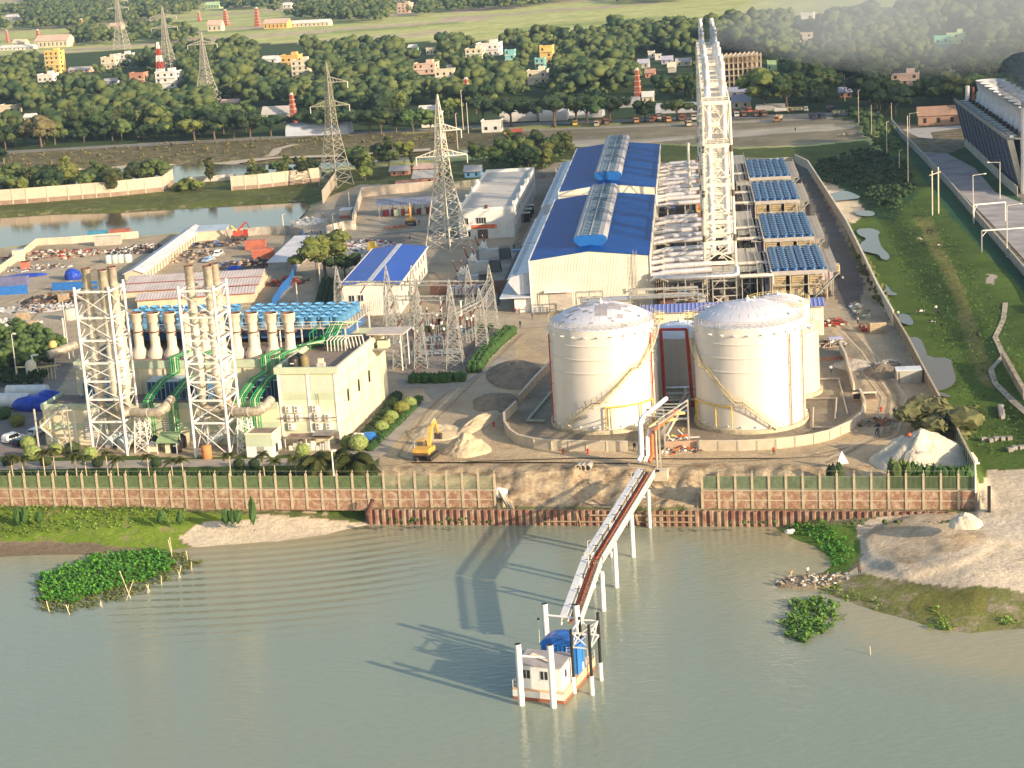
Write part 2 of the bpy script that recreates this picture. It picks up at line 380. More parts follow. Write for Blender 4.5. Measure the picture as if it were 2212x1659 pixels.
def ground_z(X,Y):
 X=np.asarray(X,float);Y=np.asarray(Y,float)
 A=X*cosS-Y*sinS;B=X*sinS+Y*cosS;a=X*cosP-Y*sinP;b=X*sinP+Y*cosP
 z=np.zeros(X.shape)+.12*(fbm(X,Y,18,3)-.5)*sstep(300,320,b)*(1-sstep(450,500,b))
 wa=np.interp(B,[292,433,528,656],[42.6,41.2,41.6,38.9])
 q=A-wa
 cr=-1.9*sstep(.5,3.0,q)*(1-sstep(11,20,q))+.7*sstep(20,30,q)*(1-sstep(32,36,q))+.5*(fbm(X,Y,14,5)-.5)*sstep(8,14,q)*(1-sstep(30,36,q))
 cr*=1-sstep(660,720,B)
 z=z+cr
 for pl,dep in((POND1,-2.2),(CANAL,-2.4)):
  d=seg_dist(X,Y,pl);ins=in_poly(X,Y,pl)
  z=np.where(ins,dep,z+(-1.2-z)*(1-sstep(0,7,d)))
 zr=0
 dL=seg_dist(X,Y,BEACH_L);iL=in_poly(X,Y,BEACH_L);dR=seg_dist(X,Y,BEACH_R);iR=in_poly(X,Y,BEACH_R)
 sd_=np.maximum(np.where(iL,dL,-dL),np.where(iR,dR,-dR))+1.2*(fbm(X,Y,5,2)-.5)
 zr=WZ+np.clip(sd_*.14,-3.5,2.3)+.25*(fbm(X,Y,6,9)-.5)*sstep(0,4,sd_)
 strip=(b>WALL_B)&(a>-97)&(q<0)
 gul=1.5*(fbm(a*1.0,b*.25,2.2,8)-.5)+2.2*(fbm(a,b*1.3,9,18)-.5)*sstep(289,293,b)
 prof=np.where((a>GAP0+1)&(a<GAP1-1),-3+3*sstep(289.5,301.5,b+1.5*(fbm(X,Y,9,4)-.5)),-1.1+1.1*sstep(293,303,b+3*(fbm(X,Y,8,4)-.5)))
 wgt=sstep(-97,-92,a)
 z=np.where(strip,prof*wgt+gul*(1-sstep(301,305,b))*wgt,z)
 dL=seg_dist(X,Y,BEACH_L);iL=in_poly(X,Y,BEACH_L);dR=seg_dist(X,Y,BEACH_R);iR=in_poly(X,Y,BEACH_R)
 sd_=np.maximum(np.where(iL,dL,-dL),np.where(iR,dR,-dR))+1.2*(fbm(X,Y,5,2)-.5)
 zr=WZ+np.clip(sd_*.14,-3.5,2.3)+.25*(fbm(X,Y,6,9)-.5)*sstep(0,4,sd_)
 dm=seg_dist(X,Y,MESA);im=in_poly(X,Y,MESA)
 zr=zr+(.55+.5*(fbm(X,Y,7,33)-.5))*sstep(-1.2,.8,np.where(im,dm,-dm)+1.5*(fbm(X,Y,4,34)-.5))+.5*(fbm(X,Y,9,35)-.5)*sstep(3,9,sd_)
 river=b<SHEET_B+.3
 ledge=(b>=SHEET_B+.3)&(b<WALL_B+.3)
 z=np.where(ledge&(a<WEND),-3.0,z)
 z=np.where(river|(ledge&(a<-91.6)),zr,z)
 east=(a>WEND+.5)&(b>270)&(b<312)
 t=sstep(286,306,b)
 z=np.where(east&~river,(zr+(z-zr)*t),z)
 wl=(a<WEND+.4)&((a<GAP0+.3)|(a>GAP1-.3))&(q<0)
 lo=np.where(a<-91.6,zr,-3.0);z=np.where(wl&(b>=np.where(a<-91.6,SHEET_B+1.9,SHEET_B+.3)),lo+(z-lo)*sstep(WALL_B+.9,WALL_B+2.0,b),z)
 jump=(b>=WALL_B)&(b<WALL_B+1.0)&(a<WEND)&((a<GAP0)|(a>GAP1))&(a<-97)
 return z
def gz(p):
 return float(ground_z(np.array([p[0]]),np.array([p[1]]))[0])
def G(x,y):
 """point of the ground seen at a pixel"""
 p=P(x,y,0)
 for i in range(4):p=P(x,y,gz(p))
 return p
SAND=(.50,.39,.25);PSAND=(.60,.51,.38);EARTH=(.30,.24,.165);CONC=(.37,.335,.275);GRASS=(.075,.125,.022);DRYG=(.24,.20,.09);OLIVE=(.13,.14,.045)
DGRASS=(.04,.105,.025);BED=(.16,.145,.09);BROWNF=(.33,.27,.17)
REG=[([(-900,170),(500,95),(1100,88),(1500,70),(1560,60),(1900,18),(2400,-20),(3200,-80),(3200,330),(2212,300),(1900,265),(1500,262),(1040,275),(640,300),(0,340),(-900,380)],(.15,.14,.07),(.05,.08,.025),.75),([(-900,380),(0,328),(480,302),(640,296),(940,283),(1040,277),(1130,285),(1160,300),(1050,322),(940,340),(560,352),(320,362),(100,375),(-900,430)],(.27,.20,.12),(.13,.12,.05),.55),([(-900,410),(200,395),(560,380),(720,370),(1200,330),(1230,360),(1100,400),(760,430),(560,440),(0,468),(-900,500)],(.25,.22,.13),(.10,.12,.03),.6),([(1130,285),(1240,275),(1500,262),(1760,250),(1850,262),(1870,300),(1760,312),(1600,318),(1430,310),(1230,318),(1160,302)],BROWNF,(.27,.23,.11),.35),([(1240,305),(1430,296),(1500,290),(1500,300),(1430,306),(1240,318),(1200,315)],PSAND,BROWNF,.25),([(1560,285),(1800,270),(1850,275),(1800,282),(1570,297)],PSAND,BROWNF,.3),([(1150,300),(1230,318),(1430,312),(1600,322),(1760,315),(1870,303),(1900,330),(1760,352),(1590,352),(1420,352),(1240,345),(1100,345),(1050,330)],(.16,.15,.07),(.10,.13,.03),.6),([(-300,536),(0,536),(160,520),(560,494),(640,480),(670,440),(780,398),(960,400),(1140,385),(1200,350),(1745,352),(1830,500),(1900,650),(2110,1040),(2110,1066),(0,1058),(-300,1058)],(.44,.36,.25),(.31,.26,.18),.35),([(690,440),(800,400),(960,404),(1000,470),(960,560),(850,640),(700,560),(650,500)],(.42,.36,.27),(.31,.27,.21),.35),([(1140,385),(1180,385),(1230,340),(1150,560),(1110,640),(1060,640),(1130,480)],(.28,.235,.18),(.22,.18,.14),.4),([(1720,352),(1745,358),(1870,600),(1850,690),(1800,640),(1790,520)],(.15,.14,.135),(.12,.115,.11),.4),([(900,840),(1000,800),(1110,730),(1190,780),(1190,960),(1500,975),(1870,880),(1870,740),(1780,700),(1870,690),(1960,800),(2060,930),(2105,1040),(2100,1062),(1540,1062),(800,1062),(830,990)],SAND,(.37,.30,.20),.35),([(800,975),(960,800),(1110,725),(1120,790),(1060,880),(1000,920),(880,930),(830,985)],(.41,.35,.26),(.33,.27,.19),.35),([(1090,905),(1180,790),(1480,780),(1780,700),(1860,760),(1870,880),(1800,930),(1500,965),(1250,965),(1110,935)],(.28,.24,.18),(.22,.185,.14),.4),([(-300,700),(90,690),(180,760),(120,850),(95,985),(-300,1000)],(.23,.21,.19),(.07,.11,.02),.2),([(-300,985),(820,985),(810,1056),(-300,1056)],(.16,.13,.08),(.06,.10,.02),.65),([(-300,600),(140,560),(200,640),(150,720),(0,740),(-300,760)],(.42,.36,.27),(.3,.25,.19),.35),([(1412,655),(1422,352),(1722,352),(1800,640),(1640,655)],(.10,.08,.065),(.16,.13,.10),.4),([(860,720),(1000,690),(1080,700),(1090,740),(1010,812),(870,812)],(.27,.245,.22),(.2,.18,.16),.3),([(820,1003),(1000,990),(1400,1008),(1530,1000),(1880,1000),(2000,1062),(1520,1064),(1100,1064),(860,1058)],(.50,.39,.25),(.26,.19,.12),.48),([(1745,352),(1900,330),(1925,270),(2050,405),(2400,790),(2500,1000),(2212,1040),(2112,1040),(2060,930),(1900,650),(1830,500)],(.20,.19,.08),GRASS,.93),([(1745,352),(1880,325),(1945,345),(1985,420),(1930,470),(1870,450),(1800,400)],(.07,.09,.03),(.035,.085,.03),.9),([(1975,470),(2060,640),(2110,800),(2160,830),(2080,620),(2010,470)],(.26,.22,.12),(.17,.17,.05),.6),([(1945,270),(2060,410),(2212,590),(2400,790),(2400,840),(2212,635),(2050,470),(1930,290)],(.05,.08,.03),(.025,.085,.04),.95),([(1752,378),(1800,385),(1850,415),(1870,445),(1845,470),(1810,455),(1845,520),(1850,560),(1870,620),(1890,650),(1935,700),(1990,790),(2020,850),(2010,850),(1900,650),(1835,505),(1775,400)],PSAND,(.3,.27,.14),.3),([(1830,500),(1870,520),(1872,560),(1875,600),(1845,560)],(.3,.26,.14),(.17,.19,.04),.7),([(2130,595),(2150,600),(2145,620),(2125,615)],(.42,.36,.3),DRYG,.2),([(2112,1035),(2160,1015),(2212,1040),(2400,1060),(2400,1100),(2120,1100)],PSAND,DRYG,.2),([(1925,270),(2080,260),(2300,300),(3000,500),(3000,900),(2400,790),(2212,592),(2050,405)],(.25,.21,.16),(.15,.12,.05),.5),([(2044,334),(2084,318),(2100,322),(2200,425),(2212,445),(2150,418),(2106,366)],(.06,.09,.04),(.025,.095,.035),.9),([(2095,315),(2400,330),(2500,600),(2212,440)],(.2,.19,.17),(.12,.11,.06),.3),]  # dark gaps under ducts and gully shading on the bank are put into colour
BR=[([(-400,1040),(830,1090),(815,1129),(773,1137),(708,1154),(600,1170),(440,1180),(380,1150),(420,1128),(540,1118),(560,1105),(300,1105),(0,1098),(-400,1098)],PSAND,(.40,.36,.2),.15),([(-400,1105),(0,1101),(120,1100),(260,1108),(400,1108),(520,1112),(560,1122),(420,1130),(380,1150),(420,1172),(440,1186),(330,1200),(0,1215),(-400,1240)],(.27,.21,.13),(.16,.235,.03),.62),([(-400,1175),(0,1165),(130,1160),(260,1165),(380,1172),(420,1182),(330,1200),(-400,1240)],(.20,.155,.105),(.15,.15,.05),.35),([(1640,1120),(1720,1128),(1870,1130),(1850,1200),(1800,1240),(1700,1180)],(.26,.24,.19),(.10,.17,.03),.75),([(1850,1130),(1950,1105),(2120,1095),(2130,1040),(2500,1030),(2500,1330),(2212,1320),(2000,1290),(1850,1260),(1800,1245),(1860,1210)],(.60,.51,.39),(.34,.30,.16),.36),([(1862,1150),(1910,1125),(2000,1112),(2110,1125),(2130,1180),(2060,1218),(1960,1232),(1900,1200)],(.56,.45,.32),(.44,.35,.24),.5),([(1735,1242),(1870,1236),(1990,1262),(2140,1270),(2212,1280),(2500,1290),(2500,1400),(2100,1372),(1990,1350),(1830,1296),(1750,1262)],(.30,.25,.18),(.17,.18,.06),.55),([(2000,1275),(2140,1272),(2130,1315),(2040,1325),(1960,1300)],(.26,.22,.13),(.18,.18,.05),.75),]
def make_ground():
 ys=np.concatenate([np.arange(150,200,3.0),np.arange(200,480,.75),np.arange(480,760,2.0),760*1.012**np.arange(1,215)])
 ts=np.concatenate([np.linspace(-1.6,-.36,60)[:-1],np.linspace(-.36,.36,470),np.linspace(.36,1.6,60)[1:]])
 T,Y=np.meshgrid(ts,ys);X=T*np.maximum(Y,260)
 X=X.ravel();Y=Y.ravel();Z=ground_z(X,Y)
 n=X.size;bare=np.zeros((n,3));veg=np.zeros((n,3));am=np.zeros(n)
 u=X*.97+Y*.24;v=-X*.24+Y*.97
 wob=12*(fbm(X,Y,120,21)-.5)
 cu=np.floor((u+wob)/70+.5*np.floor((v+wob)/38)).astype(np.int64);cv=np.floor((v+wob)/38).astype(np.int64)
 hsh=(((cu*73856093)^(cv*19349663))&0xffff)/65535.0;hs2=(((cu*83492791)^(cv*2654435))&0xffff)/65535.0
 big=fbm(X,Y,420,31)
 pal=np.array([(.47,.49,.17),(.54,.54,.22),(.52,.52,.20),(.44,.47,.16),(.50,.40,.28),(.30,.36,.12)])
 idx=np.where((hsh+(big-.5)*1.3)>.95,4,np.where(hsh<.1,5,(hs2*4).astype(int)))
 bare[:]=pal[idx]*(.9+.2*hs2[:,None]);veg[:]=bare*.9;am[:]=.5
 PX=None
 a=X*cosP-Y*sinP;b=X*sinP+Y*cosP
 riv=(b<WALL_B)&(b<292);bare[b<292]=BED;veg[b<292]=BED
 for pl,c1,c2,v_ in REG:
  m=in_poly(X+1.2*(fbm(X,Y,6,40)-.5)*(Y>250),Y+3*(fbm(X,Y,9,41)-.5),pw(pl,0))&~riv
  bare[m]=c1;veg[m]=c2;am[m]=v_
 for pl,c1,c2,v_ in BR:
  m=in_poly(X+1.5*(fbm(X,Y,6,40)-.5),Y+3*(fbm(X,Y,7,41)-.5),pw(pl,-4))&((b<WALL_B+.2)|(a>WEND))
  bare[m]=c1;veg[m]=c2;am[m]=v_
 led=(b>=SHEET_B)&(b<WALL_B+.3)&(a<WEND);bare[led]=(.33,.26,.17);veg[led]=(.10,.13,.04);am[led]=.55
 for pl in(POND1,CANAL):
  d=seg_dist(X,Y,pl);m=d<5;k=sstep(5,2,d)[m][:,None]
  bare[m]=bare[m]*(1-k)+np.array((.36,.31,.19))*k
 k=(.86+.28*fbm(X,Y,26,51)+.0)[:,None];bare*=k;veg*=(.75+.5*fbm(X,Y,15,52))[:,None]
 me=bpy.data.meshes.new('ground');R0,R1=len(ys),len(ts)
 me.vertices.add(n);me.vertices.foreach_set('co',np.stack([X,Y,Z],1).ravel())
 i=np.arange((R0-1)*(R1-1));r=i//(R1-1);c=i%(R1-1);q=r*R1+c
 F=np.stack([q,q+1,q+R1+1,q+R1],1)
 me.loops.add(F.size);me.loops.foreach_set('vertex_index',F.ravel().astype(np.int32))
 me.polygons.add(len(F));me.polygons.foreach_set('loop_start',np.arange(0,F.size,4));me.polygons.foreach_set('loop_total',np.full(len(F),4))
 me.polygons.foreach_set('use_smooth',np.ones(len(F),bool));me.update()
 for nm,arr in(('bare',bare),('veg',veg)):
  at=me.color_attributes.new(nm,'FLOAT_COLOR','POINT');at.data.foreach_set('color',np.concatenate([arr,np.ones((n,1))],1).ravel())
 at=me.attributes.new('amount','FLOAT','POINT');at.data.foreach_set('value',am)
 m=bpy.data.materials.new('ground_soil_and_grass');m.use_nodes=True;nn=m.node_tree;k=nn.links.new;bs=nn.nodes['Principled BSDF']
 bs.inputs['Roughness'].default_value=.95;bs.inputs['Specular IOR Level'].default_value=.15
 def attr(nm):a_=nn.nodes.new('ShaderNodeAttribute');a_.attribute_name=nm;return a_
 A1,A2,A3=attr('bare'),attr('veg'),attr('amount')
 geo=nn.nodes.new('ShaderNodeNewGeometry')
 def nz(sc,det=6,ro=.65):
  t=nn.nodes.new('ShaderNodeTexNoise');t.inputs['Scale'].default_value=sc;t.inputs['Detail'].default_value=det;t.inputs['Roughness'].default_value=ro
  k(geo.outputs['Position'],t.inputs['Vector']);return t
 n1=nz(.28,8,.7);n2=nz(1.7,5);n3=nz(.075,6,.6)
 ad=nn.nodes.new('ShaderNodeMath');ad.operation='ADD';k(n1.outputs[0],ad.inputs[0]);k(A3.outputs['Fac'],ad.inputs[1])
 mr=nn.nodes.new('ShaderNodeMapRange');mr.inputs['From Min'].default_value=.93;mr.inputs['From Max'].default_value=1.07;k(ad.outputs[0],mr.inputs['Value'])
 mx=nn.nodes.new('ShaderNodeMix');mx.data_type='RGBA';k(mr.outputs[0],mx.inputs[0]);k(A1.outputs['Color'],mx.inputs[6]);k(A2.outputs['Color'],mx.inputs[7])
 mr2=nn.nodes.new('ShaderNodeMapRange');mr2.inputs['From Min'].default_value=.25;mr2.inputs['From Max'].default_value=.75;mr2.inputs['To Min'].default_value=.72;mr2.inputs['To Max'].default_value=1.25
 k(n2.outputs[0],mr2.inputs['Value'])
 mr3=nn.nodes.new('ShaderNodeMapRange');mr3.inputs['From Min'].default_value=.3;mr3.inputs['From Max'].default_value=.7;mr3.inputs['To Min'].default_value=.74;mr3.inputs['To Max'].default_value=1.2
 k(n3.outputs[0],mr3.inputs['Value'])
 mu=nn.nodes.new('ShaderNodeMath');mu.operation='MULTIPLY';k(mr2.outputs[0],mu.inputs[0]);k(mr3.outputs[0],mu.inputs[1])
 vm=nn.nodes.new('ShaderNodeVectorMath');vm.operation='SCALE';k(mx.outputs[2],vm.inputs[0]);k(mu.outputs[0],vm.inputs['Scale']);k(vm.outputs[0],bs.inputs['Base Color'])
 b1=nn.nodes.new('ShaderNodeBump');b1.inputs['Strength'].default_value=.8;b1.inputs['Distance'].default_value=.6;k(n1.outputs[0],b1.inputs['Height'])
 b2=nn.nodes.new('ShaderNodeBump');b2.inputs['Strength'].default_value=.5;b2.inputs['Distance'].default_value=.12;k(n2.outputs[0],b2.inputs['Height']);k(b1.outputs[0],b2.inputs['Normal'])
 k(b2.outputs[0],bs.inputs['Normal'])
 me.materials.append(m)
 o=bpy.data.objects.new('ground',me);C.objects.link(o);o['kind']='structure'
make_ground()
def water_mat(name,deep,shallow,scale,bump,rough=.08,waves=True):
 m=bpy.data.materials.new(name);m.use_nodes=True;n=m.node_tree;k=n.links.new;b=n.nodes['Principled BSDF']
 b.inputs['Roughness'].default_value=rough;b.inputs['IOR'].default_value=1.33;b.inputs['Specular IOR Level'].default_value=.5
 geo=n.nodes.new('ShaderNodeNewGeometry');mp=n.nodes.new('ShaderNodeMapping');k(geo.outputs['Position'],mp.inputs['Vector'])
 mp.inputs['Rotation'].default_value=(0,0,.35);mp.inputs['Scale'].default_value=(.55,1.6,1)
 t1=n.nodes.new('ShaderNodeTexNoise');t1.inputs['Scale'].default_value=scale;t1.inputs['Detail'].default_value=4;t1.inputs['Roughness'].default_value=.55;k(mp.outputs[0],t1.inputs['Vector'])
 t2=n.nodes.new('ShaderNodeTexNoise');t2.inputs['Scale'].default_value=.018;t2.inputs['Detail'].default_value=3;k(geo.outputs['Position'],t2.inputs['Vector'])
 bp=n.nodes.new('ShaderNodeBump');bp.inputs['Strength'].default_value=bump;bp.inputs['Distance'].default_value=.25;k(t1.outputs[0],bp.inputs['Height'])
 last=bp
 if waves:
  wv=n.nodes.new('ShaderNodeTexWave');wv.wave_type='RINGS';wv.rings_direction='Z';wv.inputs['Scale'].default_value=.105;wv.inputs['Distortion'].default_value=2.2;wv.inputs['Detail'].default_value=2;wv.inputs['Detail Scale'].default_value=.25
  mw=n.nodes.new('ShaderNodeMapping');c0=P(640,900,WZ);mw.inputs['Location'].default_value=(-c0.x,-c0.y,0);k(geo.outputs['Position'],mw.inputs['Vector']);k(mw.outputs[0],wv.inputs['Vector'])
  cw=P(560,1255,WZ);ds=n.nodes.new('ShaderNodeVectorMath');ds.operation='DISTANCE';ds.inputs[1].default_value=(cw.x,cw.y,WZ);k(geo.outputs['Position'],ds.inputs[0])
  fm=n.nodes.new('ShaderNodeMapRange');fm.inputs['From Min'].default_value=10;fm.inputs['From Max'].default_value=30;fm.inputs['To Min'].default_value=.55;fm.inputs['To Max'].default_value=0;k(ds.outputs['Value'],fm.inputs['Value'])
  b2=n.nodes.new('ShaderNodeBump');b2.inputs['Distance'].default_value=.35;k(fm.outputs[0],b2.inputs['Strength']);k(wv.outputs[1],b2.inputs['Height']);k(bp.outputs[0],b2.inputs['Normal']);last=b2
 k(last.outputs[0],b.inputs['Normal'])
 at=n.nodes.new('ShaderNodeAttribute');at.attribute_name='silt'
 sb=n.nodes.new('ShaderNodeMath');sb.operation='MULTIPLY_ADD';sb.inputs[1].default_value=.5;k(t2.outputs[0],sb.inputs[0]);k(at.outputs['Fac'],sb.inputs[2])
 ra=n.nodes.new('ShaderNodeMapRange');ra.inputs['From Min'].default_value=.1;ra.inputs['From Max'].default_value=1.1;k(sb.outputs[0],ra.inputs['Value'])
 mx=n.nodes.new('ShaderNodeMix');mx.data_type='RGBA';mx.inputs[6].default_value=(*deep,1);mx.inputs[7].default_value=(*shallow,1);k(ra.outputs[0],mx.inputs[0]);k(mx.outputs[2],b.inputs['Base Color'])
 return m
river_m=water_mat('silty_river_water',(.21,.265,.215),(.33,.30,.185),.75,.42)
pond_m=water_mat('still_pond_water',(.10,.085,.06),(.17,.125,.085),.8,.06,.05,False)
def make_river():
 a_=np.linspace(-420,260,220);b_=np.concatenate([np.linspace(120,289.3,110),[291.0]])
 AA,BB=np.meshgrid(a_,b_);X=(AA*cosP+BB*sinP).ravel();Y=(-AA*sinP+BB*cosP).ravel();n=X.size
 me=bpy.data.meshes.new('river_water');me.vertices.add(n);me.vertices.foreach_set('co',np.stack([X,Y,np.full(n,WZ)],1).ravel())
 R0,R1=len(b_),len(a_);i=np.arange((R0-1)*(R1-1));r=i//(R1-1);c=i%(R1-1);q=r*R1+c
 F=np.stack([q,q+1,q+R1+1,q+R1],1)
 me.loops.add(F.size);me.loops.foreach_set('vertex_index',F.ravel().astype(np.int32));me.polygons.add(len(F));me.polygons.foreach_set('loop_start',np.arange(0,F.size,4));me.polygons.foreach_set('loop_total',np.full(len(F),4));me.update()
 d=np.minimum(seg_dist(X,Y,BEACH_L),seg_dist(X,Y,BEACH_R));shal=pw([(1840,1320),(2600,1250),(2600,1600),(2300,1480),(2000,1430),(1880,1380)],WZ)
 sh=sstep(0,14,np.where(in_poly(X,Y,shal),1,-1)*seg_dist(X,Y,shal)+7)
 s_=np.clip(.75*np.exp(-d/9)+.8*sh+.25*np.exp(-np.abs(289-BB.ravel())/12),0,1)
 at=me.attributes.new('silt','FLOAT','POINT');at.data.foreach_set('value',s_)
 me.materials.append(river_m);o=bpy.data.objects.new('river_water',me);C.objects.link(o);o['kind']='structure'
make_river()
def sheet(name,pts,z,m,kind='structure'):
 b=MB();w_=[P(x,y,z)for x,y in pts]
 if sum(w_[i].x*w_[(i+1)%len(w_)].y-w_[(i+1)%len(w_)].x*w_[i].y for i in range(len(w_)))<0:w_.reverse()
 tr=tessellate_polygon([w_]);b.add(w_,[tuple(t)for t in tr],m)
 o=b.build(name,kind=kind)
 for p in o.data.polygons:
  if p.normal.z<0:p.flip()
 return o
def wsheet(name,w_,z,m,kind='structure'):
 b=MB();w_=[Vector((p[0],p[1],z))for p in w_];tr=tessellate_polygon([w_]);b.add(w_,[tuple(t)for t in tr],m);o=b.build(name,kind=kind)
 for p in o.data.polygons:
  if p.normal.z<0:p.flip()
 return o
wsheet('pond_water',POND1,-1.2,pond_m);wsheet('canal_water',CANAL,-1.2,pond_m)
for i,pl in enumerate(PUD):
 q=pw(pl,-1.5);o2=[]
 for j in range(len(q)):
  a0=Vector(q[j]);a1=Vector(q[(j+1)%len(q)]);o2+=[a0*.75+a1*.25,a0*.25+a1*.75]
 wsheet('creek_water',o2,-1.45,pond_m)
def strip(name,pts,wid,m,z=.06,follow=True):
 """a path or road following pixel points on the ground"""
 b=MB();W=[G(x,y)for x,y in pts];fine=[]
 for i in range(len(W)-1):
  n=max(1,int((W[i+1]-W[i]).length/8))
  for j in range(n):fine.append(W[i].lerp(W[i+1],j/n))
 fine.append(W[-1]);vs=[]
 for i,p in enumerate(fine):
  d=(fine[min(i+1,len(fine)-1)]-fine[max(i-1,0)]);d.z=0;d.normalize();s_=Vector((d.y,-d.x,0))
  k=wid*(1+.25*mnoise.noise(p*.05))/2
  for sg in(-1,1):
   q=p+s_*k*sg;q.z=max(gz(q),gz(p))+z;vs.append(q)
 b.add(vs,[(2*i,2*i+1,2*i+3,2*i+2)for i in range(len(fine)-1)],m)
 o=b.build(name,kind='structure')
 for p in o.data.polygons:
  if p.normal.z<0:p.flip()
 return o
asph=mat('worn_road_surface',(.25,.235,.215),.9,0,var=.2,scale=.15)
dirtp=mat('trodden_dirt',(.50,.43,.32),.95,0,var=.15,scale=.3,bump=.3)
concp=mat('concrete_paving',(.34,.31,.27),.9,0,var=.16,scale=.2,bump=.15)
strip('road',[(-200,341),(0,330),(300,313),(560,299),(700,291),(930,281),(1040,272),(1200,266),(1500,256),(1800,247),(1900,243)],11,asph)
strip('bank_path',[(70,366),(200,362),(330,352),(460,349),(540,345),(600,341),(760,335),(930,322)],6,dirtp,z=.12)
strip('bank_path',[(540,345),(590,335),(600,322),(640,312)],4,dirtp,z=.14)
strip('dirt_track',[(1060,273),(1120,283),(1250,278),(1500,268),(1800,256)],7,dirtp,z=.1)
strip('footpath',[(2172,655),(2168,690),(2150,730),(2168,770),(2140,800),(2150,830),(2190,870),(2230,905)],1.1,dirtp,z=.12)
sheet('plant_road',[(1985,328),(2045,331),(2106,363),(2150,415),(2212,440),(2300,520),(2300,620),(2212,560),(2144,485),(2060,400),(2010,345)],.12,mat('pale_plant_road',(.34,.32,.33),.9,0,var=.2,scale=.12));sheet('concrete_slab',[(1946,279),(2074,271),(2078,277),(2010,286),(2016,300),(1985,297)],.12,mat('pale_slab',(.50,.47,.42),.9,var=.15,scale=.2))
sheet('concrete_road',[(936,866),(915,838),(862,838),(860,818),(1010,822),(1080,770),(1100,775),(1000,835),(960,850),(900,905),(835,975),(800,990),(720,985),(800,960),(850,920),(905,873)],.07,concp)
sheet('garden_road',[(-300,1018),(-300,1000),(0,997),(820,988),(800,1003),(0,1015)],.07,concp)
sheet('yard_paving',[(-200,900),(60,885),(130,890),(85,945),(40,985),(-200,990)],.07,mat('parking_paving',(.24,.20,.185),.9,0,var=.15,scale=.3))
rutm=mat('wheel_ruts',(.33,.26,.17),.95,0,var=.2,scale=.5,bump=.4);rutl=mat('pale_ruts',(.56,.46,.32),.95,0,var=.15,scale=.5,bump=.4)
for j,pts in enumerate(([(1120,722),(1040,800),(960,880),(880,960)],[(1108,722),(1010,812),(930,890),(868,985),(900,1000)],[(1800,690),(1870,760),(1930,850),(1935,920),(1860,960),(1720,990),(1500,992),(1250,990),(1000,998)],[(1815,690),(1885,770),(1950,860),(1930,940),(1800,985),(1500,1003),(1200,1000),(880,1000)],[(1870,800),(1915,860),(1900,940),(1780,1000)],[(700,640),(690,560),(740,500),(700,460)],[(800,560),(850,580),(930,590),(980,640)],[(0,660),(120,620),(230,560),(330,530)],[(10,740),(90,660),(200,580)],[(500,520),(560,550),(530,590)])):
 for o_ in(-.9,.9):
  q=[(x+o_*9,y)for x,y in pts];strip('wheel_rut',q,.55,rutm if(j+int(o_>0))%2 else rutl,z=.05+.004*j)
tank_wall=mat('tank_shell_paint',(.72,.68,.62),.5,0,col2=(.60,.57,.53),scale=.35,stretch=(1,1,.08))
tank_roof=mat('tank_roof_paint',(.58,.59,.66),.5,0,var=.05,scale=.3)
tank_grey=mat('shaded_tank_shell',(.47,.44,.40),.6,0,col2=(.36,.33,.30),scale=.5,stretch=(1,1,.06))  # shade between the large tanks is put into this brown-grey shell colour
tank_patch=mat('bare_roof_plate',(.36,.34,.36),.6)
def rail(mb,pts,m=railyel,h=1.1,r=.045,post=1.6,closed=False,mid=2):
 """a hand rail along points"""
 P_=[Vector(p)for p in pts]
 for k in range(mid):
  z=h*(k+1)/mid;mb.tube([p+Vector((0,0,z))for p in P_],r,m,n=4,cap=False)
 acc=0
 for i in range(len(P_)-1):
  d=(P_[i+1]-P_[i]).length
  n=max(1,round(d/post))
  for j in range(n):
   q=P_[i].lerp(P_[i+1],j/n);mb.bar(q,q+Vector((0,0,h)),r*2,m)
 return mb
def ring(r,z,n=48,a0=0,a1=2*math.pi):return[(r*math.cos(a0+(a1-a0)*i/n),r*math.sin(a0+(a1-a0)*i/n),z)for i in range(n+1)]
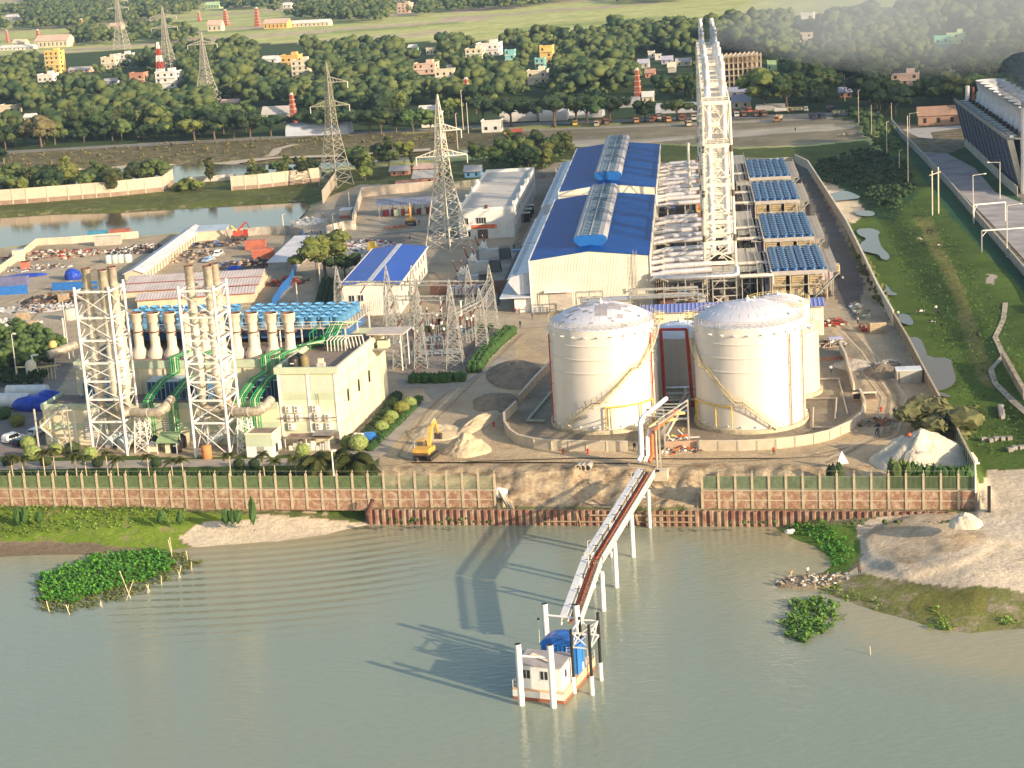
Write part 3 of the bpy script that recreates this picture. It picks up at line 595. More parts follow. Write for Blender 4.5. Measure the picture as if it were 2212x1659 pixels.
def tank(label,loc,R,Hh,dome,shell,roofm,stair=None,pipes=(),patches=False,bands=(),brackets=True):
 t=thing('storage_tank',label,'storage tank',loc,HS)
 m=MB();m.lathe(0,0,[(R+.55,-.3),(R+.55,.7),(R,.72)],mat('tank_plinth_concrete',(.55,.47,.33),.9,0,var=.2,scale=.8),n=64,smooth=False);m.build('base_ring',t)
 m=MB();m.lathe(0,0,[(R,.7),(R,Hh)],shell,n=96)
 for z in bands:
  for q in([(R,z-.1),(R+.14,z-.08)],[(R+.14,z-.08),(R+.14,z+.08)],[(R+.14,z+.08),(R,z+.1)]):m.lathe(0,0,q,shell,n=96)
 if stair is not None or bands:
  for i in range(0,16):
   a=i*2*math.pi/24-math.pi*.98;m.cyl((R*math.cos(a),R*math.sin(a),1.2),((R+.35)*math.cos(a),(R+.35)*math.sin(a),1.2),.16,white,n=6)
 m.build('shell',t)
 m=MB();n=10;pr=[(R+.05,Hh-.02),(R+.05,Hh+.12)]+[(R*math.cos(math.pi/2*i/n),Hh+.12+dome*(math.sin(math.pi/2*i/n)**1.0)*(1-(1-i/n)**1.2*.0))for i in range(n+1)]
 rs=(R*R+dome*dome)/(2*dome);pr=[(R+.05,Hh-.02),(R+.05,Hh+.1)]
 for i in range(n+1):
  r=R*(1-i/n);pr.append((max(r,.01),Hh+.1+math.sqrt(rs*rs-r*r)-(rs-dome)))
 m.lathe(0,0,pr,roofm,n=64);o=m.build('roof',t)
 def zt(r):return Hh+.1+math.sqrt(rs*rs-r*r)-(rs-dome)
 m=MB()
 for i in range(28):
  a=i*2*math.pi/28;m.tube([(r*math.cos(a),r*math.sin(a),zt(r)+.02)for r in(R*.97,R*.7,R*.4,R*.08)],.045,roofm,n=3,cap=False)
 m.cyl((0,0,zt(0)-.1),(0,0,zt(0)+.5),.35,white);m.tube([(0,.3,zt(0)),(0,.3,zt(0)+.9)],.1,white,n=6)
 for a in(1.9,2.6,-.5):m.cyl((R*.85*math.cos(a),R*.85*math.sin(a),zt(R*.85)-.1),(R*.85*math.cos(a),R*.85*math.sin(a),zt(R*.85)+.5),.3,white)
 m.build('roof_vent',t)
 if patches:
  m=MB();rr=random.Random(3)
  def pt(x,y):return(x,y,zt(math.hypot(x,y))+.05)
  for x0,y0,wx,wy in((-.9,-6.0,2.2,4.6),(-.9,-3.4,4.6,1.9),(-.2,-1.6,5.0,1.6),(-3.6,-1.4,2.2,1.1),(-5.6,-2.6,1.8,.9),(-4.6,.2,2,1),(-6.2,-4.2,1.2,.8),(-7.3,-5.2,.8,.5),(3.2,-6.4,.9,1.3),(-3.0,-4.2,.8,.9),(1.7,-7.0,.5,.5),(-1.8,-8.1,.6,.4),(2.1,-7.7,.5,.5),(-4.9,-5.9,.7,.4),(4.4,-3.4,1.2,.5),(3.9,-8.2,1.0,.5),(-1.9,-5.0,.6,.6)):
   xs=[x0,x0+wx*.5,x0+wx];ys=[y0,y0+wy*.5,y0+wy];vs=[pt(x,y)for y in ys for x in xs]
   m.add(vs,[(0,1,4,3),(1,2,5,4),(3,4,7,6),(4,5,8,7)],tank_patch)
  m.build('bare_plates',t)
 m=MB();rail(m,ring(R+.05,Hh+.12,56),railyel if not brackets else mat('rim_railing',(.52,.44,.24),.5),h=1.15,r=.03,post=1.05,mid=3);m.build('railing',t)
 if brackets:
  m=MB()
  for i in range(26):
   a=-math.pi+.1+i*math.pi*1.0/13;r0=R+.02;x,y=math.cos(a),math.sin(a)
   m.bar((r0*x,r0*y,Hh-1.3),((r0+.6)*x,(r0+.6)*y,Hh-1.05),.12,white);m.box((r0+.4)*x-.28,(r0+.4)*y-.28,Hh-1.1,(r0+.4)*x+.28,(r0+.4)*y+.28,Hh-1.0,white)
  m.build('foam_nozzles',t)
 if stair:
  t0,t1=stair;m=MB();n=64;r1,r2=R+.15,R+1.0;st=mat('stair_steel',(.60,.53,.38),.6)
  pi_,po_=[],[]
  lands=(.30,.62)
  def prog(f):
   segs=[(0,0),(.28,.28),(.34,.28),(.61,.60),(.67,.60),(1,1)]
   for(a0,b0),(a1,b1)in zip(segs,segs[1:]):
    if a0<=f<=a1:return b0+(b1-b0)*(f-a0)/(a1-a0)
   return 1
  for i in range(n+1):
   f=i/n;a=t0+(t1-t0)*f;z=.7+(Hh-.7)*prog(f)
   ci,si=math.sin(a),-math.cos(a)
   pi_.append(Vector((r1*ci,r1*si,z)));po_.append(Vector((r2*ci,r2*si,z)))
   m.add([(r1*ci,r1*si,z),(r2*ci,r2*si,z),(r2*math.sin(a+.012),-r2*math.cos(a+.012),z),(r1*math.sin(a+.012),-r1*math.cos(a+.012),z)],[(0,1,2,3),(3,2,1,0)],st)
  for pp in(pi_,po_):
   for i in range(n):m.bar(pp[i]-Vector((0,0,.1)),pp[i+1]-Vector((0,0,.1)),.08,st,.28)
  m.build('stair',t)
  m=MB();rail(m,po_[::2],mat('stair_rail',(.55,.47,.26),.5),h=1.1,r=.03,post=1.2,mid=3)
  for i in range(4,n,7):
   a=t0+(t1-t0)*i/n;q=po_[i];m.bar(q,(R*math.sin(a),-R*math.cos(a),q.z-1.2),.08,st)
  m.build('stair_railing',t)
  m=MB();a=t1;c=Vector(((R+.9)*math.sin(a),-(R+.9)*math.cos(a),Hh));rail(m,[c+Vector((-.8,-.8,0)),c+Vector((.8,-.8,0)),c+Vector((.8,.8,0)),c+Vector((-.8,.8,0))],railyel,h=1.3,r=.06,post=.7)
  m.box(c.x-.8,c.y-.8,Hh-.1,c.x+.8,c.y+.8,Hh,railyel);m.build('top_platform',t)
 m=MB()
 for a,mm in pipes:
  x,y=math.sin(a)*(R+.35),-math.cos(a)*(R+.35);m.tube([(x,y,.2),(x,y,Hh-1.6)],.12,mm,n=8)
  for z in(4,8,12,16):
   if z<Hh:m.bar((x,y,z),(math.sin(a)*R,-math.cos(a)*R,z),.1,mm)
 if pipes:m.build('riser_pipe',t)
 return t
tk1=tank('large white oil tank with bare grey plates on its dome, beside the red pipe frame',S(-17.8,338.4,0),9.75,18.9,3.0,tank_wall,tank_roof,(R_(-46),R_(82)),((R_(-72),red),(R_(61),red)),True,(11.1,13.6,16.1))
tk2=tank('large white oil tank with clean dome and stair climbing to the left',S(8.6,335.0,0),9.8,18.9,3.0,tank_wall,tank_roof,(R_(24),R_(-96)),((R_(43),mat('faded_red_pipe',(.55,.25,.15),.5)),(R_(66),mat('faded_red_pipe',(.55,.25,.15),.5))),False,(11.1,13.6,16.1))
tank('small cream tank tucked close behind the right large tank, grey ring on its side',S(16.0,353.8,0),6.2,12.0,1.6,mat('buff_tank_shell',(.68,.60,.47),.55,col2=(.58,.5,.38),scale=.4,stretch=(1,1,.1)),tank_roof,brackets=False)
tank('pale domed tank farthest back behind the two large tanks with yellow rim rail',S(15.4,370.0,0),6.2,13.8,1.7,tank_wall,mat('pale_lilac_roof',(.66,.63,.66),.5,var=.05),brackets=False)
tank('small tank in brown-grey shade seen in the gap between the two large tanks',S(-3.8,356.5,0),6.2,12.0,1.8,tank_grey,mat('blue_white_roof',(.58,.66,.80),.45,var=.05),brackets=False)
def arc_pipe(label,c,R,a0,a1,z):
 m=MB();o=S(*c);pts=[(math.sin(a0+(a1-a0)*i/12)*R,-math.cos(a0+(a1-a0)*i/12)*R,z)for i in range(13)]
 m.tube(pts,.16,yellow,n=6)
 for i in(0,1,8,12):m.tube([pts[i],(pts[i][0],pts[i][1],1.0)],.13,yellow,n=6)
 one(m,'spray_pipe',label,'pipe',o,HS)
arc_pipe('yellow pipe bent round the foot of the left large tank',(-17.8,338.4,0),10.25,R_(2),R_(60),5.0)
arc_pipe('yellow pipe bent round the foot of the right large tank',(8.6,335.0,0),10.3,R_(-75),R_(-21),5.0)
m=MB();o=P(1434,880);f=Fr(o)
z0=1.0;top=15.3
a=f.px(1437,884);b=f.px(1497,884)
m.tube([(a.x-.2,a.y,top),(a.x,a.y,2.0),(a.x+1.2,a.y,1.4)],.34,red,n=10);m.tube([(b.x,b.y,.5),(b.x-.6,b.y,top)],.34,red,n=10);m.tube([(a.x-.2,a.y,top),(b.x-.5,b.y,top)],.26,red,n=10)
one(m,'foam_pipe','tall red pipe frame standing between the two large tanks','pipe frame',o,HS)
def pipeset(label,runs,name='pipe_rack',cat='pipes',legs=True):
 o=P(*runs[0][0][0])if True else None;f=Fr(o);t=thing(name,label,cat,o,HS);m=MB();mL=MB();any_=False
 for pts,r,mm in runs:
  q=[f.px(*p)for p in pts];mp_=MB();mp_.tube(q,r,mm,n=8);mp_.build('pipe',t)
  if legs:
   for i in range(len(q)-1):
    n=int((q[i+1]-q[i]).length/4)
    for j in range(n):
     c=q[i].lerp(q[i+1],(j+.5)/n)
     if c.z>.8:mL.bar((c.x,c.y,0),(c.x,c.y,c.z-r),.14,grey_steel);any_=True
 if any_:mL.build('support',t)
 return t
pipeset('grey pipes running on low racks through the gap between the large tanks',[([(1436,838,3.0),(1500,836,3.0)],.35,silver),([(1436,851,2.4),(1500,850,2.4)],.28,steel),([(1436,865,2),(1500,863,2)],.22,steel),([(1480,838,2.6),(1481,852,2.6),(1459,889,2.6),(1430,938,2.2)],.32,silver),([(1497,846,2.4),(1468,889,2.4),(1440,940,2.0)],.24,steel),([(1448,889,1.6),(1488,888,1.6)],.36,silver),([(1462,905,1.6),(1488,904,1.6)],.24,silver)])
m=MB()
for x,y in((1462,892),(1443,907)):
 c=P(x,y,3.2)-P(1455,900,0);m.blob(c,(1.6,1.0,.35),mat('yellow_cloth',(.70,.60,.28),.8),seed=x)
one(m,'dust_sheet','yellow cloths laid over the pipes between the large tanks','cloth',P(1455,900,0))
bund=mat('cast_bund_wall',(.55,.48,.37),.9,0,col2=(.40,.35,.28),scale=.4,bump=.2)
bundc=mat('bund_coping',(.60,.53,.42),.9)
def panel_wall(label,pts,h,thick=.25,m=bund,cap=bundc,post=3.6,pm=None,name='bund_wall',cat='wall',zf=None,postw=.35,skirt=.4):
 t=thing(name,label,cat,P(*pts[0]),0);W=[G(*p)if zf is None else P(p[0],p[1],zf)for p in pts];o=t.location
 mb=MB();mp_=MB();mc=MB()
 for i in range(len(W)-1):
  p,q=W[i],W[i+1];d=(q-p);Ld=math.hypot(d.x,d.y)
  if Ld<.01:continue
  n_=Vector((-d.y,d.x,0)).normalized()*(thick/2);n=max(1,round(Ld/post))
  for j in range(n):
   a=p.lerp(q,j/n);b=p.lerp(q,(j+1)/n);a=a-o;b=b-o
   lo=min(a.z,b.z)-skirt
   vs=[(a-n_).xy,(b-n_).xy,(b+n_).xy,(a+n_).xy]
   mb.add([(v.x,v.y,lo)for v in vs]+[(vs[0].x,vs[0].y,a.z+h),(vs[1].x,vs[1].y,b.z+h),(vs[2].x,vs[2].y,b.z+h),(vs[3].x,vs[3].y,a.z+h)],[(0,3,2,1),(4,5,6,7),(0,1,5,4),(1,2,6,5),(2,3,7,6),(3,0,4,7)],m)
   if cap:mc.bar(a+Vector((0,0,h+.07)),b+Vector((0,0,h+.07)),thick+.16,cap,.12)
   if postw:mp_.cb(a.x,a.y,lo,postw,postw,h-.03+a.z-lo,pm or cap or m)
 mb.build('panels',t)
 if cap:mc.build('coping',t)
 if postw:mp_.build('posts',t)
 return t
panel_wall('curved low wall round the yard of the left large tank',[(1116,886),(1090,911),(1091,930),(1103,948),(1120,960),(1155,968),(1193,972),(1268,974),(1356,975)],1.75,pm=mat('bund_post',(.44,.39,.31),.9))
panel_wall('short straight wall with brick-coloured panels left of the left large tank',[(1190,797),(1155,834),(1122,872)],1.75,m=mat('brown_bund_panel',(.34,.24,.18),.9,col2=(.4,.33,.25),scale=1),pm=bundc)
panel_wall('curved low wall round the yard of the right large tank',[(1511,974),(1594,974),(1676,970),(1717,965),(1757,959),(1791,951),(1837,931),(1862,911),(1869,886),(1858,860)],1.75,pm=mat('bund_post_dark',(.30,.27,.22),.9),postw=.3)
panel_wall('back stretch of low wall right of the right large tank, up to the gravel road',[(1845,849),(1834,810),(1827,782),(1814,758)],1.75,pm=bundc)
def gpipe(label,pts,r=.16,mm=bundc,z=.35):
 m=MB();o=P(*pts[0]);m.tube([P(x,y,z)-o for x,y in pts],r,mm,n=6)
 one(m,'drain_pipe',label,'pipe',o)
gpipe('pale pipe laid in a long bend on the bare yard, nearest the curved wall',[(1763,819),(1812,818),(1831,893)])
gpipe('pale pipe laid in a square bend on the yard beside the right large tank',[(1743,861),(1807,861),(1804,905)])
gpipe('thin pale pipe on the ground at the foot of the right large tank',[(1757,880),(1756,924),(1806,922)],.12)
gpipe('dark pipes lying on the ground left of the left large tank',[(1192,845),(1139,909),(1178,910)],.3,mat('dull_green_pipe',(.22,.27,.24),.5))
hall_wall=ribbed('cream_wall_cladding',(.70,.66,.55),.35,'X',.6,line=(.58,.54,.44),depth=.04)
hall_wall2=ribbed('cream_side_cladding',(.70,.66,.55),.35,'Y',.6,line=(.58,.54,.44),depth=.04)
roof_blue=ribbed('blue_roof_sheeting',(.0,.062,.30),.6,'Y',.5,depth=.02,var=.12)
roof_blue.node_tree.nodes['Principled BSDF'].inputs['Specular IOR Level'].default_value=.15
vent_white=mat('ventilator_sheeting',(.40,.41,.43),.65,0,col2=(.32,.33,.36),scale=.5)
def hall(label,B0,B1,front_door):
 o=S(-39.1,B0);t=thing('engine_hall',label,'industrial hall',o,HS);Lh=B1-B0;W_=28.0;ze,zr=12.4,14.0;xm=W_/2
 m=MB();m.add([(0,0,0),(W_,0,0),(W_,0,ze),(xm,0,zr),(0,0,ze)],[(0,1,2,3,4)],hall_wall);m.add([(0,Lh,0),(W_,Lh,0),(W_,Lh,ze),(xm,Lh,zr),(0,Lh,ze)],[(4,3,2,1,0)],hall_wall)
 m.add([(0,0,0),(0,0,ze),(0,Lh,ze),(0,Lh,0)],[(0,1,2,3)],hall_wall2);m.add([(W_,0,0),(W_,0,ze),(W_,Lh,ze),(W_,Lh,0)],[(3,2,1,0)],hall_wall2)
 m.build('wall',t)
 m=MB()
 for sg in(-1,1):
  xe=xm+sg*(xm+.15);vs=[(xe,-.2,ze+.05),(xm,-.2,zr+.08),(xm,Lh+.2,zr+.08),(xe,Lh+.2,ze+.05)];vt=[(x,y,z+.15)for x,y,z in vs]
  fc=[(0,1,2,3),(7,6,5,4),(0,4,5,1),(2,6,7,3),(3,7,4,0)]
  if sg>0:fc=[q[::-1]for q in fc]
  m.add(vs+vt,fc,roof_blue)
 m.build('roof',t)
 m=MB()
 for x in(-.32,W_+.02):m.box(x,-.35,ze-.35,x+.3,Lh+.35,ze+.3,offwhite)
 m.box(-.3,-.3,0,-.02,-.02,ze,white);m.box(W_+.02,-.3,0,W_+.3,-.02,ze,white)
 m.box(0,-.12,0,2.6,-.02,1.4,offwhite);m.build('trim',t)
 v=MB();y0,y1=(7.5,Lh-1.5);prof=[(-2.3,13.7),(-3.9,15.1),(-3.95,15.9),(-3.1,16.6),(3.1,16.6),(3.95,15.9),(3.9,15.1),(2.3,13.7)]
 n=len(prof);A_=[(xm+x,y0,z)for x,z in prof];B_=[(xm+x,y1,z)for x,z in prof]
 v.add(A_+B_,[(i,i+n,(i+1)%n+n,(i+1)%n)[::-1]for i in range(n-1)],vent_white)
 rt=v.build('ridge_ventilator',t)
 e=MB();e.add([(x,y-.03,z)for x,y,z in A_],[tuple(range(n))[::-1]],mat('ventilator_end_blue',(.01,.12,.42),.45));e.add([(x,y+.03,z)for x,y,z in B_],[tuple(range(n))],MATS['ventilator_end_blue']);e.build('end_panel',rt)
 e=MB();
 for s0,s1 in((-2.0,-.15),(.15,2.0)):
  e.box(xm+s0,y0+.1,16.62,xm+s1,y1-.1,16.66,mat('louvre_recess_blue',(.0,.04,.14),.5))
  k=int((y1-y0)/2.1)
  for i in range(k):
   y=y0+.3+i*(y1-y0-.6)/k;e.bar((xm+s0,y,16.8),(xm+s1,y,16.8),.6,mat('louvre_blade',(.16,.26,.36),.6,0),.10)
 e.bar((xm,y0,16.78),(xm,y1,16.78),.26,vent_white);e.bar((xm-2.05,y0,16.75),(xm-2.05,y1,16.75),.12,vent_white);e.bar((xm+2.05,y0,16.75),(xm+2.05,y1,16.75),.12,vent_white)
 e.build('louvre',rt)
 m=MB();m.box(-4.3,.6,0,-.03,Lh-.6,3.7,offwhite);m.build('annex',t);m=MB();m.box(-7.6,-.6,3.72,-.03,Lh,4.0,mat('grey_canopy',(.56,.60,.66),.5));m.build('canopy',t)
 k=12;hoodw=mat('hood_sheet',(.60,.64,.70),.45,.2);hoodd=mat('hood_louvre',(.42,.47,.54),.5)
 for i in range(k):
  gap=1.2 if i>=k//2 else 0;y=1.5+i*(Lh-5)/k+gap;hd=MB();wy=(Lh-5)/k-.25
  pr=[(-.05,4.2),(-3.4,4.2),(-5.6,7.2),(-5.1,8.3),(-.05,8.3+1.2)]
  a_=[(x,y,z)for x,z in pr];b_=[(x,y+wy,z)for x,z in pr];q=len(pr)
  hd.add(a_+b_,[(j,j+q,(j+1)%q+q,(j+1)%q)for j in range(q)]+[tuple(range(q)),tuple(range(2*q-1,q-1,-1))],hoodw)
  for j in range(3):
   hd.bar((-5.35,y+.3+j*wy/3,7.9),(-5.35,y+.1+(j+1)*wy/3,7.9),.9,white,.12)
   hd.bar((-4.2-.1,y+.3+j*wy/3,8.62),(-4.3,y+.1+(j+1)*wy/3,8.62),1.1,hoodd,.1)
  hd.build('intake_hood',t)
 if front_door:
  m=MB();m.box(4.0,-.08,0,9.4,-.02,4.6,ribbed('roller_shutter',(.52,.47,.42),.3,'Z',.6));m.build('roller_door',t)
  m=MB();m.box(3.0,-1.3,5.0,9.6,-.02,5.2,offwhite);m.box(3.0,-1.3,4.8,9.6,-1.15,5.0,white);m.build('door_canopy',t)
  m=MB();lx=24.2
  for x in(lx,lx+.75):m.bar((x,-.3,.5),(x,-.3,ze+1.6),.09,grey_steel)
  for i in range(34):m.bar((lx,-.3,.8+i*.38),(lx+.75,-.3,.8+i*.38),.06,grey_steel)
  for i in range(9):
   z=2.6+i*1.25;m.bar((lx,-.3,z),(lx,-1.0,z),.05,steel);m.bar((lx+.75,-.3,z),(lx+.75,-1.0,z),.05,steel);m.bar((lx,-1,z),(lx+.75,-1,z),.05,steel)
  for x in(lx,lx+.37,lx+.75):m.bar((x,-1.0,2.6),(x,-1.0,12.6),.05,steel)
  m.build('ladder',t)
  m=MB();m.tube([(.9+.9,-.35,.3),(1.8,-.35,4.2)],.09,black,n=6);m.build('drain_pipe',t)
 return t
hall('near blue-roofed engine hall with roller door in its gable',437,530,True)
hall('far blue-roofed engine hall behind the near one',546,644.5,False)
m=MB();m.box(0,0,0,28.0,15.4,10.2,hall_wall2);m.box(0,.05,10.2,28.0,15.35,10.5,offwhite);m.box(18,6,10.5,24,7.5,11.0,steel);m.tube([(26.5,1,10.4),(26.5,1,12.3)],.35,offwhite)
one(m,'link_building','cream flat-roofed link between the two blue-roofed halls','building',S(-39.1,530.3),HS)
ductB=[[431.4,435.9,443.5,451.3,458.1,465.7],[478.4,485.3,493.1,499.7,508.0,515.0],[539.7,549.3,556.5,563.9,571.5,580.3],[587.3,593.5,601.8,610.4,619.3,625.0]]
dn=['first exhaust duct row, nearest the tanks, silver pipes from hall to stacks','second exhaust duct row from the tanks, silver pipes from hall to stacks','third exhaust duct row from the tanks, beyond the thin vent pole','farthest exhaust duct row, at the back of the far hall']
for g,Bs in enumerate(ductB):
 o=S(-11.0,Bs[0]);t=thing('exhaust_duct_bank',dn[g],'ducts',o,HS)
 for i,b in enumerate(Bs):
  y=b-Bs[0];m=MB();xl=14.2 if i%3!=2 or g==0 else 11.6
  if g==0 and i==0:m.tube([(.2,y+4.2,6.5),(1.6,y+3.0,7.6),(4.0,y+1,7.8),(5.5,y+.4,7.8),(19.0,y+.6,7.8),(19.9,y+1.6,7.8),(20,y+2.2,9.5)],.62,silver,n=14)
  else:
   m.tube([(.0,y,7.9),(2.2,y,8.1),(3.4,y,8.4),(xl,y,8.6)],[.55,.6,.68,.68],bright,n=14)
   for x in(3.4,6.8,10.2):m.cyl((x,y,8.3+.025*x),(x+.12,y,8.3+.025*x),.72,steel,n=12)
   if xl<12:m.box(xl,y-.7,7.9,xl+1.6,y+.7,9.3,mat('rust_red_frame',(.22,.11,.08),.7))
  m.build('duct',t)
  m=MB();m.tube([(2.4,y-.6,7.9),(4.0,y-1.6,7.5)],.22,mat('silencer_pipe',(.62,.55,.42),.4,.4),n=8);m.build('branch_pipe',t)
 m=MB();y1=Bs[-1]-Bs[0]
 for x in(3,8,13):
  m.bar((x,-1,7.3),(x,y1+1,7.3),.22,grey_steel,.3)
  for y in np.linspace(0,y1,5):m.bar((x,y,0),(x,y,7.3),.2,grey_steel)
 for z in(2.5,5.0):
  m.bar((3,0,z),(13,0,z),.14,grey_steel);m.bar((3,0,z),(3,y1,z),.14,grey_steel);m.bar((13,0,z),(13,y1,z),.14,grey_steel)
 m.build('support_frame',t)
 rr=random.Random(g);
 m=MB()
 for i,b in enumerate(Bs):
  y=b-Bs[0];m.cb(3.5,y,0,3.2,3.6,rr.uniform(2.5,4.2),rr.choice([dark,blue,dark,rust]));m.cyl((9,y-1,1.5),(9,y+1.6,1.5),1.1,rr.choice([rust,grey_steel,dark]));m.cb(11.8,y,0,1.4,2.4,2.8,rr.choice([dark,grey_steel,MATS['silencer_pipe']]))
 m.build('engine_auxiliaries',t)
m=MB();c=Fr(P(1492,456,3));o=P(1492,456,3);m.cyl((0,0,-3),(0,0,19.5),.42,steel,n=10);m.cyl((0,0,19.4),(0,0,20.2),.6,silver,n=10);m.cb(0,0,-3,2,2,3,grey_steel)
one(m,'vent_pole','thin tall silver vent pipe rising out of the duct rows','vent pipe',o,HS)
m=MB();m.box(0,0,0,1.4,2.2,4.2,yellow);m.box(1.7,0,0,3.4,2.4,5.0,yellow);m.box(.2,-.03,.5,1.1,-.01,3.0,orange)
one(m,'control_cabinet','bright yellow machine box between the second and third duct rows','machine box',frame(*unframe(P(1507,462,3)),3.4),HS)
m=MB();m.box(0,0,0,13,12,3.3,greyconc);m.box(3,3,3.3,6,7,5.5,blue);m.box(7,3,3.3,9,6,5.0,offwhite)
one(m,'plant_room','low grey plant block with blue unit on top amid the duct rows','plant room',S(-9.5,520.5),HS)
lv=[0,8.2,13.1,18.0,26.8,36.0,46.0]
def stack_tower(label,B0,D_,rows,front):
 o=S(0,B0);t=thing('stack_tower',label,'chimney tower',o,HS);m=MB()
 def col(s,b,z):
  k=min(1,z/40);return Vector(((1.4+1.1*k)if s<0 else(9.1-.3*k),b,z))
 ys=(0,D_)
 for s in(-1,1):
  for y in ys:
   m.tube([col(s,y,0),col(s,y,23),col(s,y,46.2)],.34,cream_steel,n=8)
   for z in(13.4,24,34.5):m.cyl(col(s,y,z),col(s,y,z+1.6),.42,mat('dark_flange',(.09,.075,.06),.7),n=8)
 for i in range(1,len(lv)):
  z=lv[i];zp=lv[i-1]
  for y in ys:m.bar(col(-1,y,z),col(1,y,z),.45,cream_steel,.8 if i<6 else .9)
  for s in(-1,1):m.bar(col(s,0,z),col(s,D_,z),.3,cream_steel,.4)
  if i>1 or not front or True:
   for y in ys:
    m.bar(col(-1,y,zp+.3),col(1,y,z-.3),.2,cream_steel);m.bar(col(1,y,zp+.3),col(-1,y,z-.3),.2,cream_steel)
   ym=D_/2
   for s in(-1,1):
    m.bar(col(s,0,zp),col(s,ym,z),.2,cream_steel);m.bar(col(s,D_,zp),col(s,ym,z),.2,cream_steel)
    m.bar(col(s,ym,zp),col(s,ym,z),.2,cream_steel)
   for k in range(2):
    y=D_*(k+1)/3;m.bar(col(-1,y,z),col(1,y,z),.25,cream_steel,.4)
 m.build('frame',t)
 for z in(lv[5],lv[6]):
  m=MB();m.box(2.6,.2,z-.15,8.7,D_-.2,z,mat('deck_grating',(.50,.46,.38),.7,var=.2,scale=3));
  q=[(2.5,0,z),(8.8,0,z),(8.8,D_,z),(2.5,D_,z),(2.5,0,z)];rail(m,q,cream_steel,1.2,.05,1.8,mid=3);m.build('deck',t)
 for y in rows:
  for x in(3.9,7.6):
   s=MB();s.cyl((x,y,7.8),(x,y,45),.72,bright,n=16,cap=False)
   z=45.0;rr_=.66
   s.lathe(x,y,[(.72,45),(.80,45.05),(.80,47.6),(.68,47.65),(.68,49.6),(.74,49.65),(.74,50.9),(.62,50.95),(.62,53.6),(.66,53.7),(.58,54.4),(.40,54.4),(.40,53.0)],bright,n=16)
   for zz in(12,16.5,21,25.5,30,34.5,39):s.cyl((x,y,zz),(x,y,zz+.12),.71,steel,n=16)
   s.build('stack',t)
 m=MB();x=1.9
 for xx in(x,x+.55):m.bar((xx,-.5,.5),(xx+.9,-.5,46),.07,cream_steel)
 for i in range(60):m.bar((x+.012*i,-.5,1+i*.75),(x+.55+.012*i,-.5,1+i*.75),.1,cream_steel)
 for i in range(26):m.bar((x-.2,-.9,3+i*1.7),(x+.9,-.9,3+i*1.7),.07,cream_steel)
 m.build('caged_ladder',t)
 m=MB()
 for i in range(14):
  z=9+i*2.7;m.box(5.0,1.2,z,6.6,2.6,z+.18,cream_steel)
  m.bar((5.0,1.0,z),(6.6,2.4,z+1.4),.12,cream_steel);m.bar((6.6,1.0,z),(5.0,2.4,z+1.6),.12,cream_steel)
 m.build('brace_platforms',t)
 return t
stack_tower('front chimney tower of the twin silver stacks, standing over the tanks',446,37,(13,31),True)
stack_tower('second chimney tower of the silver stacks, directly behind the front one',491,38,(13,33),False)
stack_tower('third chimney tower of the silver stacks, beyond the second',553,37,(13,32),False)
stack_tower('rearmost chimney tower of the silver stacks',599,37,(13,32),False)
m=MB();o=P(1414,665);t=thing('pipe_tower','grey steel frame of pipe ladders at the near corner of the hall','steel frame',o,HS)
for x in(0,3.4):
 m.box(x-.25,-.25,0,x+.25,.25,8.0,mat('taupe_column',(.42,.38,.32),.7));m.box(x-.2,1.8,0,x+.2,2.2,8.0,grey_steel)
m.build('columns',t);m=MB()
for i in range(5):
 for j in range(7):m.cyl((.6+i*.55,.1,1.0+j*.95),(.6+i*.55,.1,1.75+j*.95),.16,MATS['silencer_pipe'],n=6)
m.box(.3,.35,.8,3.1,.5,7.8,rust);m.build('pipe_bundle',t)
def openframe(label,pxs,depth,h,nlev,extra=None):
 o=P(*pxs[0]);f=Fr(o);q=f.px(*pxs[1]);Wd=q.x;t=thing('service_platform',label,'steel platform',o,HS);m=MB()
 n=max(1,round(Wd/3))
 for i in range(n+1):
  for y in(0,depth):m.bar((Wd*i/n,y,0),(Wd*i/n,y,h),.22,grey_steel)
 for k in range(1,nlev+1):
  z=h*k/nlev
  for y in(0,depth):m.bar((0,y,z),(Wd,y,z),.15,grey_steel,.22)
  for i in range(n+1):m.bar((Wd*i/n,0,z),(Wd*i/n,depth,z),.14,grey_steel)
 for i in range(0,n,2):m.bar((Wd*i/n,0,0),(Wd*(i+1)/n,0,h/nlev),.12,cream_steel);m.bar((Wd*(i+1)/n,0,0),(Wd*i/n,0,h/nlev),.12,cream_steel)
 m.build('frame',t);m=MB();m.box(.1,.1,h-.12,Wd-.1,depth-.1,h-.02,MATS['deck_grating']);rail(m,[(0,0,h),(Wd,0,h),(Wd,depth,h)],grey_steel,1.1,.04,1.5);m.build('deck',t)
 m=MB();rr=random.Random(int(pxs[0][0]))
 for k in range(int(Wd*depth/9)):
  x,y=rr.uniform(.6,Wd-.8),rr.uniform(.8,depth-.8);z=rr.choice([0,h/nlev]);c=rr.choice([steel,MATS['silencer_pipe'],grey_steel,blue,offwhite,yellow,dark])
  if rr.random()<.5:m.cyl((x,y,z+.1),(x,y,z+rr.uniform(1.2,2.4)),rr.uniform(.25,.7),c)
  else:m.cb(x,y,z+.1,rr.uniform(.6,1.6),rr.uniform(.6,1.6),rr.uniform(.7,2),c)
 m.build('equipment',t);return t
openframe('open steel platform with blue and white vessels left of the front chimney tower',[(1440,668),(1520,664)],9,6.6,3)
openframe('open braced steel platform under the front chimney tower',[(1541,657),(1592,654)],8,7.4,4)
openframe('long open steel pipe rack right of the chimney towers, nearest stretch',[(1597,640),(1645,636)],30,6.0,2)
openframe('open steel pipe rack right of the chimney towers, second stretch',[(1597,556),(1632,553)],38,6.0,2)
